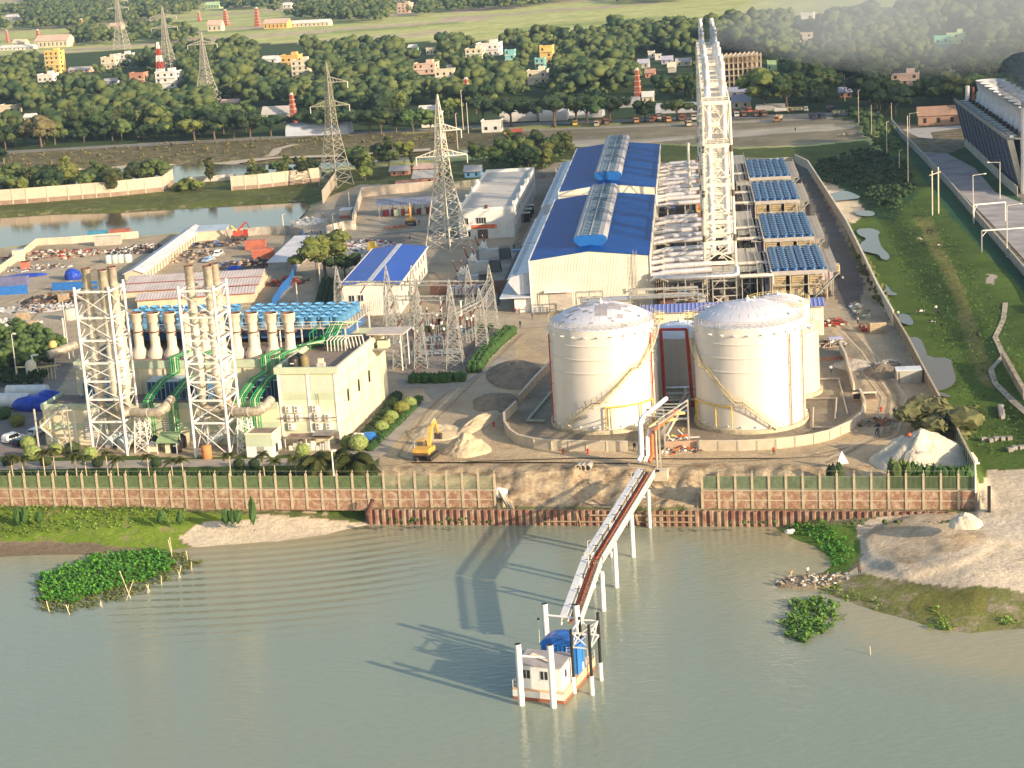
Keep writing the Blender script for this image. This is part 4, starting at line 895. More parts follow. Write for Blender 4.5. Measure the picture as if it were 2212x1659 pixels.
openframe('open steel pipe rack right of the chimney towers, far stretch',[(1593,442),(1622,440)],70,6.0,2)
for k,(B_,lab)in enumerate(((436,'first'),(452,'second'),(486,'third'),(503,'fourth'),(546,'fifth'),(566,'sixth'),(606,'seventh'))):
 m=MB()
 for j,(dy,r,mm)in enumerate(((0,.28,steel),(1.2,.16,cream_steel),(2.2,.2,dkpipe))):m.tube([(0,dy,6.6),(7.6,dy,6.6),(7.6,dy,4.5)],r,mm,n=6)
 for x in(.5,4,7):m.bar((x,1,0),(x,1,6.4),.18,grey_steel)
 m.bar((0,1,6.3),(7.6,1,6.3),2.2,grey_steel,.12)
 one(m,'pipe_bridge','%s pipe crossing from the tanks, between chimney towers and blue fan banks'%lab,'pipe bridge',S(9.6,B_),HS)
m=MB()
for x0,x1 in((0,6.2),(12.5,28)):
 for y in(0,1.4):
  m.bar((x0,y,6.2),(x1,y,6.2),.14,grey_steel,.25);m.bar((x0,y,4.9),(x1,y,4.9),.14,grey_steel,.2)
  for x in(x0,x1,(x0+x1)/2):m.bar((x,y,0),(x,y,6.2),.22,grey_steel)
m.tube([(1,.7,4.4),(29,.7,4.4)],.5,silver,n=10);m.tube([(1,-.4,4.2),(12,-.4,4.2)],.25,silver,n=8)
one(m,'pipe_bridge','silver pipe on a grey frame crossing in front of the hall gable','pipe bridge',P(1246,690),HS)
fan_blue=mat('fan_ring_blue',(.01,.075,.24),.35,0,var=.3,scale=2);fan_lt=mat('fan_hub',(.26,.40,.56),.35,.3,var=.2,scale=2)
rad_frame=mat('radiator_deck',(.17,.22,.31),.5,.2,var=.2,scale=.6);rad_side=mat('radiator_casing',(.46,.40,.30),.6,0,var=.2)
def rad(label,B0,B1,first=[None]):
 o=S(17.1,B0);Lr=B1-B0;Wd=12.6;t=thing('radiator_bank',label,'cooling fans',o,HS);z=7.0
 m=MB();m.box(0,0,z-.5,Wd,Lr,z,rad_frame);
 for i in range(7):m.bar((Wd*i/6,0,z+.06),(Wd*i/6,Lr,z+.06),.16,mat('deck_divider',(.08,.12,.2),.5),.1)
 m.box(-.1,-.15,z-.9,Wd+.1,-.02,z+.12,mat('deck_edge',(.40,.38,.36),.6));m.box(-.25,0,z-.5,-.02,Lr,z+.35,offwhite);m.build('deck',t)
 n=11;fan=None
 for i in range(6):
  for j in range(n):
   x=Wd*(i+.5)/6;y=Lr*(j+.5)/n
   if fan is None:
    f_=MB();r=min(.92,Lr/n/2*.92);f_.lathe(0,0,[(r,0),(r,.75),(r*.9,.75),(r*.86,.2)],fan_blue,n=14);f_.cyl((0,0,.3),(0,0,.62),r*.28,fan_lt,n=8)
    f_.lathe(0,0,[(r*.97,.76),(r*.86,.82),(r*.6,.8)],fan_lt,n=14)
    for k in range(5):
     a=k*1.2566;f_.bar((0,0,.45),(r*.82*math.cos(a),r*.82*math.sin(a),.5),.2*r+.1,fan_lt,.05)
    fan=f_.build('fan',t);fan.location=(x,y,z+.02)
   else:clone(fan,(x,y,z+.02),parent=t)
 m=MB()
 for x in(-3.2,Wd+.4):
  m.box(x,.2,z-.7,x+(2.6 if x<0 else 2.2),Lr+.6,z-.6,mat('walkway_grating',(.40,.36,.31),.8));
  xo=x if x<0 else x+2.2;rail(m,[(xo,0,z-.6),(xo,Lr,z-.6)],grey_steel,1.1,.04,2.0)
  for k in range(7):m.bar((x+1,Lr*k/6,0),(x+1,Lr*k/6,z-.7),.2,grey_steel)
 m.build('walkway',t)
 m=MB();
 for k in range(8):m.cyl((-.9,Lr*(k+.5)/8,z-.6),(-.9,Lr*(k+.5)/8,z-.1),.25,white,n=6)
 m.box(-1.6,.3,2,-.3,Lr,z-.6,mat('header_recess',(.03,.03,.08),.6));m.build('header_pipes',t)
 m=MB()
 for i in range(4):
  for k in range(6):m.bar((Wd*i/3,Lr*k/5,0),(Wd*i/3,Lr*k/5,z-.9),.3,rad_side)
 for i in range(3):
  x0=Wd*i/3+.3;m.add([(x0,.2,5.9),(x0+2.9,.2,5.9),(x0+2.9,2.0,2.4),(x0,2.0,2.4)],[(0,1,2,3)],rad_side);m.box(x0,2.0,.8,x0+2.9,Lr-1,5.8,rad_side)
  for j in range(6):m.bar((x0,.15+.3*j,5.6-.6*j),(x0+2.9,.15+.3*j,5.6-.6*j),.1,mat('lit_louvre',(.60,.47,.25),.6))
 m.bar((0,-.1,3.8),(Wd,-.1,3.8),.2,grey_steel);m.bar((Wd,0,z-.6),(Wd-3.5,0,2),.22,grey_steel);m.build('legs',t)
 m=MB();m.bar((Wd+2.6,-1,z-.6),(Wd-3,-2.2,1.2),.9,grey_steel,.12);m.build('stair',t)
 return t
rad('blue cooling fan bank nearest the tanks',437.8,467.5);rad('blue cooling fan bank second from the tanks',482.5,518.6);rad('blue cooling fan bank third from the tanks',544.5,580);rad('blue cooling fan bank farthest from the tanks',592.5,631)
m=MB();m.box(0,0,3.4,4.4,3.4,3.6,ribbed('pale_blue_sheet',(.24,.38,.68),.5,'X'));
for x in(.2,4.2):
 for y in(.2,3.2):m.bar((x,y,0),(x,y,3.4),.12,grey_steel)
one(m,'shelter','small pale blue sheet shelter beside the third blue fan bank','shelter',P(1608,482),HS)
sr=ribbed('faded_blue_ribbed_roof',(.13,.17,.46),.9,'X',.45,line=(.42,.46,.66),depth=.08)
m=MB();o=S(-12.5,400.8);t=thing('long_shed','long low shed with faded blue ribbed roof behind the tanks','shed',o,HS)
m.box(0,0,0,38.8,8.2,6.4,hall_wall);m.build('wall',t);m=MB();m.add([(-.4,-.6,6.45),(39.2,-.6,6.45),(39.2,4.2,7.3),(-.4,4.2,7.3),(-.4,8.8,6.45),(39.2,8.8,6.45)],[(0,1,2,3),(3,2,5,4)],sr)
m.add([(-.4,-.6,6.3),(39.2,-.6,6.3),(39.2,-.6,6.45),(-.4,-.6,6.45)],[(0,1,2,3)],mat('gutter',(.34,.30,.26),.6));m.build('roof',t)
m=MB();m.box(36.5,-.06,2.2,37.6,-.01,4.2,offwhite);m.build('window',t)
o=S(-68.8,545);t=thing('admin_building','long white flat-roofed building with orange-red banner over its door','building',o,HS)
m=MB();m.box(0,0,0,16.0,83,8.1,offwhite);m.build('wall',t)
m=MB();m.box(.3,.3,8.1,15.7,82.7,8.16,mat('weathered_pale_roof',(.60,.56,.50),.9,col2=(.50,.46,.42),scale=.15));m.build('roof',t)
m=MB()
for b in((0,0,16,.3),(0,82.7,16,83),(0,.3,.3,82.7),(15.7,.3,16,82.7)):m.box(b[0]-.03,b[1]-.03,8.12,b[2]+.03,b[3]+.03,9.15,white)
for i in range(5):m.box(-.25,6+i*16,8.3,.4,7+i*16,9.9,white);m.box(15.5,4+i*15,8.3,16.2,4.6+i*15,10.1,white)
m.build('parapet',t)
def win(t,x0,x1,z0,z1,y=0,bars=4,side=None,name='window'):
 m=MB()
 if side is None:
  m.box(x0,y-.05,z0,x1,y-.01,z1,glass)
  f=m.build(name,t);m=MB()
  for i in range(bars+1):m.box(x0+(x1-x0)*i/bars-.04,y-.1,z0,x0+(x1-x0)*i/bars+.04,y-.06,z1,offwhite)
  m.box(x0-.05,y-.1,z0-.1,x1+.05,y-.06,z0,offwhite);m.box(x0-.05,y-.1,z1,x1+.05,y-.06,z1+.1,offwhite);m.build('frame',f)
 else:
  X=side;s=1 if X>0 else-1;m.box(min(X+s*.01,X+s*.05),x0,z0,max(X+s*.01,X+s*.05),x1,z1,glass);f=m.build(name,t)
win(t,5.1,8.0,4.5,6.2);win(t,1.4,2.8,4.4,6.2,bars=2);win(t,1.8,3.2,.8,2.3,bars=2)
m=MB();m.box(5.3,-.06,0,8.3,-.01,2.7,mat('open_doorway',(.13,.10,.08),.8));m.build('door',t)
for i in range(14):win(t,5+i*5.4,6.2+i*5.4,5.0,6.4,side=16.0);
for i in range(12):win(t,7+i*6.0,8.2+i*6.0,1.2,2.6,side=16.0)
for i in range(3):
 m=MB();y=26+i*7.5;m.box(16.0,y,2.6,18.6,y+3.2,2.8,grey_steel);m.box(16.6,y+.3,0,18.4,y+2.6,2.3,dark);m.build('door_porch',t)
m=MB();m.box(7.8,-.4,8.9,8.7,.4,9.8,rust);m.build('roof_box',t)
m=MB();m.box(3.7,-.16,3.0,11.0,-.11,4.1,mat('orange_banner',(.72,.12,.035),.6));
ban=m.build('banner',t);m=MB();rr=random.Random(5)
for i in range(16):
 x=4.1+i*.38;m.box(x,-.20,3.4,x+.2,-.17,3.72,mat('banner_lettering',(.80,.36,.22),.6))if i%5 else None
m.box(10.4,-.20,3.2,10.8,-.17,3.9,MATS['banner_lettering']);m.build('lettering',ban)
o=S(-85.3,442);t=thing('workshop','white workshop under a bright blue roof with a pale stripe down its ridge','building',o,HS)
m=MB();Wb,Lb=13.9,50
wsh=ribbed('white_wall_sheet',(.70,.67,.60),.5,'XY',.6)
m.add([(0,0,0),(Wb,0,0),(Wb,0,7.5),(Wb/2,0,8.3),(0,0,7.5)],[(0,1,2,3,4)],wsh);m.add([(0,Lb,0),(Wb,Lb,0),(Wb,Lb,7.5),(Wb/2,Lb,8.3),(0,Lb,7.5)],[(4,3,2,1,0)],wsh)
m.add([(0,0,0),(0,0,7.5),(0,Lb,7.5),(0,Lb,0)],[(0,1,2,3)],wsh);m.add([(Wb,0,0),(Wb,0,7.5),(Wb,Lb,7.5),(Wb,Lb,0)],[(3,2,1,0)],wsh);m.build('wall',t)
m=MB();rb2=ribbed('bright_blue_roof',(.004,.075,.48),.5,'Y',.4,depth=.02)
for sg in(-1,1):
 xe=Wb/2+sg*(Wb/2+.5);e=7.5;m.add([(xe,-.6,e),(Wb/2+sg*.55,-.6,8.42),(Wb/2+sg*.55,Lb+.6,8.42),(xe,Lb+.6,e)],[(0,1,2,3)if sg<0 else(3,2,1,0)],rb2)
 m.box(min(xe,xe+sg*.15),-.6,e-.3,max(xe,xe+sg*.15),Lb+.6,e+.12,offwhite)
m.build('roof',t);m=MB();m.box(Wb/2-.6,-.65,8.35,Wb/2+.6,Lb+.65,8.55,mat('ridge_strip',(.52,.54,.60),.5));m.build('ridge_cap',t)
for x in(1.6,3.8):win(t,x,x+1.4,3.6,5.1,bars=2)
for i in range(9):
 win(t,4+i*5,5.2+i*5,4.8,6.2,side=Wb)
 win(t,4+i*5,5.2+i*5,1.2,2.8,side=Wb)
m=MB();m.box(Wb-4.5,-.05,0,Wb-2.7,-.01,2.6,offwhite);m.build('door',t)
cream=mat('cream_render',(.72,.66,.48),.85,0,var=.07,scale=.25);pgreen=mat('pale_green_render',(.50,.57,.42),.85,0,var=.08,scale=.3)
pinkish=mat('pinkish_panel_render',(.70,.60,.50),.85,0,var=.06,scale=.3)
o=L(-115.5,318.5);t=thing('control_building','tall cream control building with air conditioners on its front and black tanks on its roof','building',o,HP)
Wd,Dp,Hh=11.4,32.0,14.3
m=MB();m.box(0,0,0,Wd,Dp,Hh-1.0,cream);m.build('wall',t)
m=MB();m.box(.25,.25,Hh-1.0,Wd-.25,Dp-.25,Hh-.9,darkroof);m.build('roof',t)
m=MB()
for b in((-.35,-.35,Wd+.35,.2),(-.35,Dp-.2,Wd+.35,Dp+.35),(-.35,.2,.2,Dp-.2),(Wd-.2,.2,Wd+.35,Dp-.2)):m.box(b[0],b[1],Hh-1.05,b[2],b[3],Hh+.15,cream if b[0]>3 else pgreen)
m.build('parapet',t)
m=MB()
for x in(0.1,5.6,10.8):m.box(x,-.14,0,x+.5,-.003,Hh-1.1,white)
for x0,x1 in((.6,5.6),(6.1,10.8)):
 m.box(x0,-.05,8.3,x1,-.003,9.6,pgreen);m.box(x0,-.05,2.3,x1,-.003,3.8,pgreen);m.box(x0+.2,-.07,9.8,x1-.2,-.003,12.9,pinkish);m.box(x0,-.06,4.3,x1,-.003,4.45,MATS['concrete_paving']if 'concrete_paving' in MATS else greyconc)
for i in range(1,5):
 y=Dp*i/4.6;m.box(Wd+.003,y-.25,0,Wd+.14,y+.25,Hh-1.1,mat('peach_pilaster',(.72,.56,.38),.85))
for i in range(4):
 y0,y1=Dp*i/4.6+.3,Dp*(i+1)/4.6-.3
 for z,h in((8.4,1.2),(2.6,1.2)):m.box(Wd+.003,y0,z,Wd+.07,y1,z+h,pgreen)
 for z in(7.2,5.0,1.6,11.6):m.box(Wd+.003,y0,z,Wd+.05,y1,z+.1,mat('wall_joint',(.50,.42,.28),.9))
m.build('wall_trim',t)
for i in range(3):win(t,5.2+i*7.0,6.2+i*7.0,6.6+.0,8.9,side=Wd+.06,name='window')
f=Fr(o,HP);acm=mat('fan_grille',(.30,.27,.24),.7)
acs=[(320,1025),(415,1025),(610,1020),(330,1115),(425,1115),(625,1110),(735,1115),(335,1210),(630,1210),(740,1210)]
for X,Y in acs:
 x=(X-215)/(855-215)*Wd;z=(1400-Y)/(1400-640)*(Hh-1.2)+.2
 m=MB();m.box(x-.62,-.6,z-.65,x+.62,-.12,z+.65,white);ac=m.build('air_conditioner',t);m=MB()
 for dz in(-.3,.3):m.cyl((x-.22,-.6,z+dz),(x-.22,-.64,z+dz),.26,acm,n=12)
 m.build('fan',ac)
m=MB();m.box(.2,-.75,5.05,Wd-.6,-.12,5.15,greyconc);m.tube([(7.6,-.3,9.5),(7.7,-.3,7.2),(6.6,-.3,6.6)],.05,dark,n=4);m.tube([(.2,-.9,5.2),(Wd-.6,-.9,5.2)],.05,greyconc,n=4);m.build('service_ledge',t)
m=MB();m.box(5.0,-.08,2.4,6.0,-.003,4.9,greyconc);m.box(10.2,-.2,0,11.0,-.15,2.4,greyconc);m.build('door',t)
for x,y,r,mm in((2.6,2.6,1.0,black),(4.3,3.6,.85,mat('olive_tank',(.20,.17,.08),.6)),(2.8,5.0,1.0,black)):
 m=MB();m.lathe(x,y,[(r,Hh-.9),(r*1.02,Hh+.2),(r,Hh+.4),(r,Hh+1.0),(r*.85,Hh+1.35),(r*.3,Hh+1.5),(r*.3,Hh+1.7),(0.01,Hh+1.7)],mm,n=16)
 if mm is black:m.box(x-.35,y-r-.03,Hh+.35,x+.35,y-r+.06,Hh+.55,white)
 one(m,'water_tank',{2.6:'black water tank on the corner of the cream control building roof',4.3:'olive water tank beside the black ones on the control building roof',2.8:'second black water tank behind the one at the control building roof corner'}[x],'water tank',o,HP,'rooftop water tanks')
m=MB();m.box(6.8,3,Hh-.9,8.2,4,Hh+.1,steel);m.box(7,3.2,Hh+.1,8,3.8,Hh+.9,cream);m.build('roof_unit',t)
o2=L(-162.3,318.3);t2=thing('generator_building','long two-level pale green and cream generator building behind the twin stack towers','building',o2,HP)
W2=46.7;m=MB();m.box(0,0,0,W2,9.2,7.3,cream);m.box(3.2,9.2,0,W2,32,13.0,cream);m.build('wall',t2)
m=MB();m.box(.2,.2,7.3,W2-.1,9.1,7.38,darkroof);m.box(3.4,9.4,13.0,W2-.1,31.8,13.08,darkroof);m.build('roof',t2)
m=MB();m.box(-.2,-.2,6.9,W2-.05,.1,8.0,pgreen);m.box(-.2,.1,6.9,.1,9.1,8.0,mat('mint_parapet',(.48,.66,.50),.8));m.box(3.0,9.0,12.4,W2-.05,9.3,13.9,pgreen);m.box(3.0,9.3,12.4,3.3,32.2,13.9,pgreen)
for z in(3.0,):m.box(.02,-.06,z,W2-.05,-.003,z+1.3,pgreen)
for i in range(9):m.box(i*5.1+1,-.14,0,i*5.1+1.4,-.065,6.85,white)
for i in range(8):m.box(i*5.3+5.5,8.86,7.4,i*5.3+5.9,8.995,12.35,cream)
m.build('parapet',t2)
for i in range(7):
 m=MB();x=8.3+i*5.3;m.box(x,-.3,1.2,x+2.4,-.15,5.0,mat('louvre_panel',(.42,.36,.30),.8))
 for k in range(9):m.box(x,-.38,1.3+k*.42,x+2.4,-.31,1.5+k*.42,offwhite)
 m.build('louvre',t2)
m=MB()
for k,(z0,z1,x0,x1,y)in enumerate(((0,4,4.5,0,-1.6),(4,7.6,0,4.5,-1.6),(7.6,10.5,4.4,9.2,7.6),(10.5,13.3,9.2,4.4,7.6))):
 for s in range(12):
  u=s/12;x=x0+(x1-x0)*u;z=z0+(z1-z0)*u;m.box(min(x,x+.4),y,z,max(x,x+.4),y+1.1,z+.15,grey_steel)
 m.bar((x0,y,z0),(x1,y,z1),.12,offwhite,.35);rail(m,[(x0,y,z0),((x0+x1)/2,y,(z0+z1)/2),(x1,y,z1)],railyel,1.1,.04,1.2)
 xx=x1;m.box(xx-1 if x1<x0 else xx,y-.2,z1-.1,xx if x1<x0 else xx+1.2,y+1.6,z1,grey_steel)
for x in(-.8,4.8):m.bar((x,-1.7,0),(x,-1.7,7.5),.25,steel)
m.build('outside_stair',t2)
f2=Fr(o2,HP)
for k,x in enumerate((192,330,358,402,420,556,602)):
 q=f2.px(x,872,7.4);x0=q.x-1.9;m=MB();y0=4.6
 m.box(x0,y0,7.4,x0+3.7,y0+4.1,10.9,mat('unit_blue',(.05,.16,.33),.5,var=.2));m.box(x0-.05,y0-.05,10.9,x0+3.75,y0+4.15,11.1,mat('unit_top',(.45,.55,.66),.5))
 for i in range(4):m.box(x0+.15+i*.9,y0-.06,7.7,x0+.85+i*.9,y0-.01,10.7,mat('unit_slot',(.02,.07,.16),.5))
 for i in range(5):m.box(x0-.02+i*.9,y0-.1,7.5,x0+.06+i*.9,y0-.06,10.9,mat('unit_post',(.30,.48,.62),.5))
 m.build('ventilation_unit',t2)
beige=mat('beige_flue_coating',(.66,.57,.47),.7,0,var=.08,scale=.6)
for k,x in enumerate((268,304,339,375,410,447,481,515,551,593,630)):
 p=P(x,771,13.1);h=HT(x,771,676,13.1);m=MB()
 m.lathe(0,0,[(1.75,0),(1.75,.7),(1.05,1.9),(.95,2.1),(.95,h-2.0),(1.0,h-1.9),(1.3,h-1.5),(1.35,h-.1),(1.42,h-.05),(1.42,h+.05),(1.2,h+.05)],beige,n=20)
 m.lathe(0,0,[(1.2,h+.05),(1.15,h-1.5),(0.01,h-1.5)],rust,n=16);m.lathe(0,0,[(1.5,h-3.6),(1.5,h-3.5),(.95,h-3.5)],rust,n=16)
 fl=one(m,'flared_chimney','x','chimney',p,HP,'flared beige chimneys on the generator building')
 fl['label']={304:'flared beige chimney second from the west end of the generator building roof',268:'flared beige chimney seen behind the left lattice tower legs',339:'flared beige chimney third of the row, between the lattice towers',375:'flared beige chimney just left of the right lattice tower',410:'flared beige chimney behind the left stack of the right lattice tower',447:'flared beige chimney behind the middle of the right lattice tower',481:'flared beige chimney behind the right leg of the right lattice tower',515:'flared beige chimney first to the right of the right lattice tower',551:'flared beige chimney fourth from the east end of the row',593:'flared beige chimney next to last at the control building end',630:'flared beige chimney last of the row, nearest the black roof tanks'}[x]if x!=551 else 'flared beige chimney second to the right of the right lattice tower'
o3=L(-157.5,340.5);t3=thing('radiator_field','platform crowded with blue cylinder coolers on top of the generator building','cooling units',o3,HP)
m=MB();m.box(0,0,3.5+13.1,49.3,16.5,3.7+13.1,MATS['deck_grating']);
for i in range(12):
 for y in(0,8,16.2):m.bar((.3+i*4.4,y+.15,13.1),(.3+i*4.4,y+.15,16.6),.22,offwhite)
m.build('platform',t3);m=MB();z=16.8;rail(m,[(0,0,z),(49.3,0,z),(49.3,16.5,z),(0,16.5,z),(0,0,z)],mat('cream_rail',(.68,.60,.42),.5),1.2,.05,1.8);m.build('railing',t3)
m=MB();m.box(1,3,14.3,48,15.8,16.3,mat('radiator_underside',(.05,.13,.34),.5));m.build('radiator_core',t3)
cyl=None;cb_=mat('cooler_blue',(.12,.34,.62),.45,0,var=.2,scale=.8)
for j in range(5):
 for i in range(19):
  x=1.6+i*2.5+.4*(j%2)*0;y=2.2+j*3.1
  if j==0 and(i<0 or i>16 and False):continue
  if i in(9,):continue
  if cyl is None:
   m=MB();m.lathe(0,0,[(.95,0),(.95,1.75),(.99,1.75),(.99,1.85),(.86,1.85),(.82,.9)],cb_,n=18);m.cyl((0,0,.9),(0,0,1.0),.83,mat('cooler_grille',(.10,.2,.38),.5),n=14);m.cyl((0,0,1),(0,0,1.5),.3,cb_,n=8)
   cyl=m.build('cooler',t3);cyl.location=(x,y,16.85)
  else:clone(cyl,(x,y,16.85),parent=t3)
def gbundle(label,pxs,n=5,gap=.42,r=.12,lift=None):
 o=P(*pxs[0]);f=Fr(o,HP);t=thing('green_pipe_bundle',label,'pipes',o,HP)
 q=[f.px(*p)for p in pxs]
 for i in range(n):
  m=MB();m.tube([(p.x+i*gap,p.y+i*.02,p.z+i*.05)for p in q],r,green_pipe if i%3!=2 else mat('pale_green_pipe',(.42,.58,.36),.4),n=6);m.build('pipe',t)
 m=MB()
 for a,b in zip(q,q[1:]):
  c=(a+b)/2;m.bar((c.x-.2,c.y+.1,c.z),(c.x+n*gap,c.y+.1,c.z),.14,steel)
 m.build('bracket',t);return t
def bl(a,b,z):p=L(a,b,z);return(*proj(p),z)
for lab,a in(('green pipe bundle beside the right legs of the left lattice tower',-140.4),('green pipe bundle midway between the two lattice towers',-135.6),('green pipe bundle to the right of the right lattice tower',-122.4),('green pipe bundle nearest the cream control building',-119.6)):
 gbundle(lab,[bl(a+2.4,333,14.6),bl(a+1.2,326.6,14.6),bl(a+1.2,326.6,11.6),bl(a,323.0,11.2),bl(a-1.0,319.0,9.2),bl(a-1.0,317.4,8.6),bl(a-1.0,317.4,.2)])
gbundle('green pipes looping over the control building roof below the coolers',[bl(-117,334,14.8),bl(-112,336,15.4),bl(-112,341.5,17.3),bl(-108.5,342,17.3)],6,.5)
m=MB()
for i in range(6):m.tube([(i*.7,0,0),(i*.7,0,2.0),(i*.7+.6,1.2,2.6),(i*.7+3.0,1.6,2.6),(i*.7+3.4,1.6,.1)],.13,steel,n=6)
one(m,'pipe_set','row of bent silver pipes on the control building roof by the coolers','pipes',L(-110.8,335,13.5),HP)
m=MB()
for i in range(5):
 for x in(0,5):m.bar((x,i*2.2,0),(x,i*2.2,3.4),.14,green_pipe)
for x in(0,5):m.bar((x,0,3.4),(x,9,3.4),.14,green_pipe)
m.box(0,0,1.2,5,9,1.3,green_pipe)
one(m,'pipe_stand','green steel stand carrying pipes on the control building roof','pipe stand',L(-114.5,336,13.4),HP)
m=MB();
for x in(0,6):
 for y in(0,5):m.bar((x,y,-4.0),(x,y,3.1),.18,offwhite)
m.box(-.6,-.6,3.1,6.8,5.6,3.35,mat('pale_slab_roof',(.52,.46,.42),.8));m.box(0,0,0,6,5,.12,greyconc);m.box(1,1,.12,3,3,1.6,pgreen)
one(m,'roof_shelter','flat-roofed open shelter at the east corner of the control building','shelter',L(-104.2,341.5,12.0),HP)
def oldtower(label,px0,tops,pipe):
 o=L(*fs(*px0,0,HP));t=thing('lattice_stack_tower',label,'chimney tower',o,HP);f=Fr(o,HP);Wt,Dt,Ht=6.6,6.6,31.5
 lv_=[0,6.4,10.6,14.0,17.4,21.6,25.8,30.6];m=MB();sp=.35
 cs=[(0,0),(Wt,0),(Wt,Dt),(0,Dt)]
 for x,y in cs:m.tube([(x,y,0),(x,y,Ht)],.27,offwhite,n=8)
 m.build('leg_columns',t);m=MB()
 for i in range(1,8):
  z=lv_[i]
  for k in range(4):
   a,b=cs[k],cs[(k+1)%4];m.bar((*a,z),(*b,z),.3,offwhite,.35)
   c,d=(a,b)if(i+k)%2 else(b,a)
   zm=(lv_[i-1]+z)/2
   m.bar((*a,lv_[i-1]+.2),(*b,z-.2),.13,offwhite)
   m.bar((*b,lv_[i-1]+.2),(*a,z-.2),.13,offwhite)
  if i in(3,5,7):pass
  for sx,sy in tops_xy(f,tops):m.lathe(sx,sy,[(1.25,z-.15),(1.25,z+.1),(.9,z+.1)],grey_steel,n=8,smooth=False)
 m.build('bracing',t)
 for j,(sx,sy)in enumerate(tops_xy(f,tops)):
  m=MB();zt=34.3-.0*j;m.lathe(sx,sy,[(.62,9.4),(.66,10.4),(1.12,12.2),(1.15,12.6),(1.15,17.6),(.82,18.0),(.82,zt-.1),(.86,zt-.1),(.86,zt),(.74,zt),(.70,zt-1.2),(.01,zt-1.2)],tarnish,n=20)
  m.lathe(sx,sy,[(.86,zt-.12),(.86,zt+.12),(.74,zt+.12),(.7,zt-.6)],rust,n=18)
  ex=Wt+1.2;m.tube([(sx,sy,10.2),(sx,sy,8.9),(sx+.5,sy-.1,8.1),(sx+1.3,sy-.2,7.8),(max(sx+2.0,ex-1),3.6,7.7)],[.66,.66,.66,.66,.6],dkpipe,n=12)
  m.build('stack',t)
 m=MB();q=[f.px(*p)for p in pipe];m.tube(q,.82,dkpipe,n=14)
 for a,b in zip(q,q[1:]):c=a.lerp(b,.5);d=(b-a).normalized();m.cyl(c-d*.1,c+d*.1,.9,steel,n=14)
 m.build('exhaust_pipe',t)
 m=MB();bx=Wt+2.2
 m.lattice([(bx-1.4,1.6),(bx+1.4,1.6),(bx+1.4,4.4),(bx-1.4,4.4)],[(bx-.9,2.1),(bx+.9,2.1),(bx+.9,3.9),(bx-.9,3.9)],0,6.8,4,.16,white);m.build('pipe_trestle',t)
 m=MB();m.bar((-.3,Dt+.3,0),(-.3,Dt+.3,Ht),.09,steel);m.bar((.3,Dt+.3,0),(.3,Dt+.3,Ht),.09,steel)
 for i in range(60):m.bar((-.3,Dt+.3,.5+i*.5),(.3,Dt+.3,.5+i*.5),.05,steel)
 m.build('ladder',t)
 return t
def tops_xy(f,tops):
 r=[]
 for x,y in tops:q=f.px(x,y,34.3);r.append((q.x,q.y))
 return r
oldtower('left white lattice tower round three silver stacks, by the parked cars',(203,984),[(184.6,581),(220,584),(240.6,577)],[(268,888,7.8),(300,892,7.8),(341,891,8.0),(358,880,8.8),(370,862,9.6)])
oldtower('right white lattice tower round three silver stacks, next to the cream building',(423,988),[(407,575),(447,575),(462,570)],[(492,887,7.8),(520,890,7.8),(556,889,8.0),(576,876,8.8),(586,862,9.6)])
for lab,x,y,a in(('pale blue silencer drum lying at the foot of the left lattice tower',236,968,.5),('pale drum lying in the shade right of the left lattice tower foot',262,972,.5),('pale blue silencer drum lying at the foot of the right lattice tower',456,966,.5)):
 m=MB();d=Vector((math.sin(a),math.cos(a),.25)).normalized()*3.8;m.cyl((0,0,1.1),Vector((0,0,1.1))+d,1.05,mat('pale_blue_drum',(.52,.60,.62),.5,var=.1),n=16);m.cyl(Vector((0,0,1.1))+d*.3,Vector((0,0,1.1))+d*.36,1.1,steel,n=16);m.cyl(Vector((0,0,1.1))+d*.7,Vector((0,0,1.1))+d*.76,1.1,steel,n=16)
 m.box(-.8,0,0,.8,.4,.6,greyconc);one(m,'silencer_drum',lab,'drum',P(x,y),HP)
m=MB();m.lathe(0,0,[(.9,0),(.95,2.3),(.9,2.4),(.01,2.5)],mat('faded_orange_tank',(.55,.22,.08),.7,var=.15),n=16);one(m,'orange_tank','small faded orange tank in front of the right lattice tower','tank',P(448,990))
for lab,x,y in(('black water tank left of the green-roofed lean-to',334,968),('black water tank right of the green-roofed lean-to',381,976),('black water tank behind the one right of the green-roofed lean-to',392,966)):
 m=MB();m.lathe(0,0,[(1.05,0),(1.1,1.2),(1.05,2.0),(.6,2.35),(.35,2.5),(.01,2.5)],black,n=16);m.box(-.3,-1.13,1.3,.3,-1.08,1.6,white);one(m,'water_tank',lab,'water tank',P(x,y))
m=MB();m.add([(0,0,2.2),(4.2,0,2.2),(3.6,3.4,3.4),(-.2,3.4,3.4)],[(0,1,2,3)],mat('green_sheet_roof',(.30,.42,.22),.6));m.add([(0,0,2.1),(4.2,0,2.1),(3.6,3.4,3.3),(-.2,3.4,3.3)],[(3,2,1,0)],MATS['green_sheet_roof'])
for x,y in((.2,.2),(4,.2),(3.5,3.2),(.1,3.2)):m.bar((x,y,0),(x,y,2.2 if y<1 else 3.3),.14,offwhite)
m.box(1.4,1,0,3.4,2.6,1.7,cream);one(m,'lean_to','small green-roofed lean-to between black water tanks','shelter',P(338,982),HP)
m=MB();m.box(0,0,0,2.6,1.8,1.2,cream);m.box(-.1,-.1,1.2,2.7,1.9,1.35,offwhite);one(m,'service_box','low cream box right of the left lattice tower','box',P(309,976),HP)
o=P(534,988);f=Fr(o,HP);wx=f.px(588,991).x;t=thing('pump_house','small cream flat-roofed hut at the corner of the cream control building','hut',o,HP)
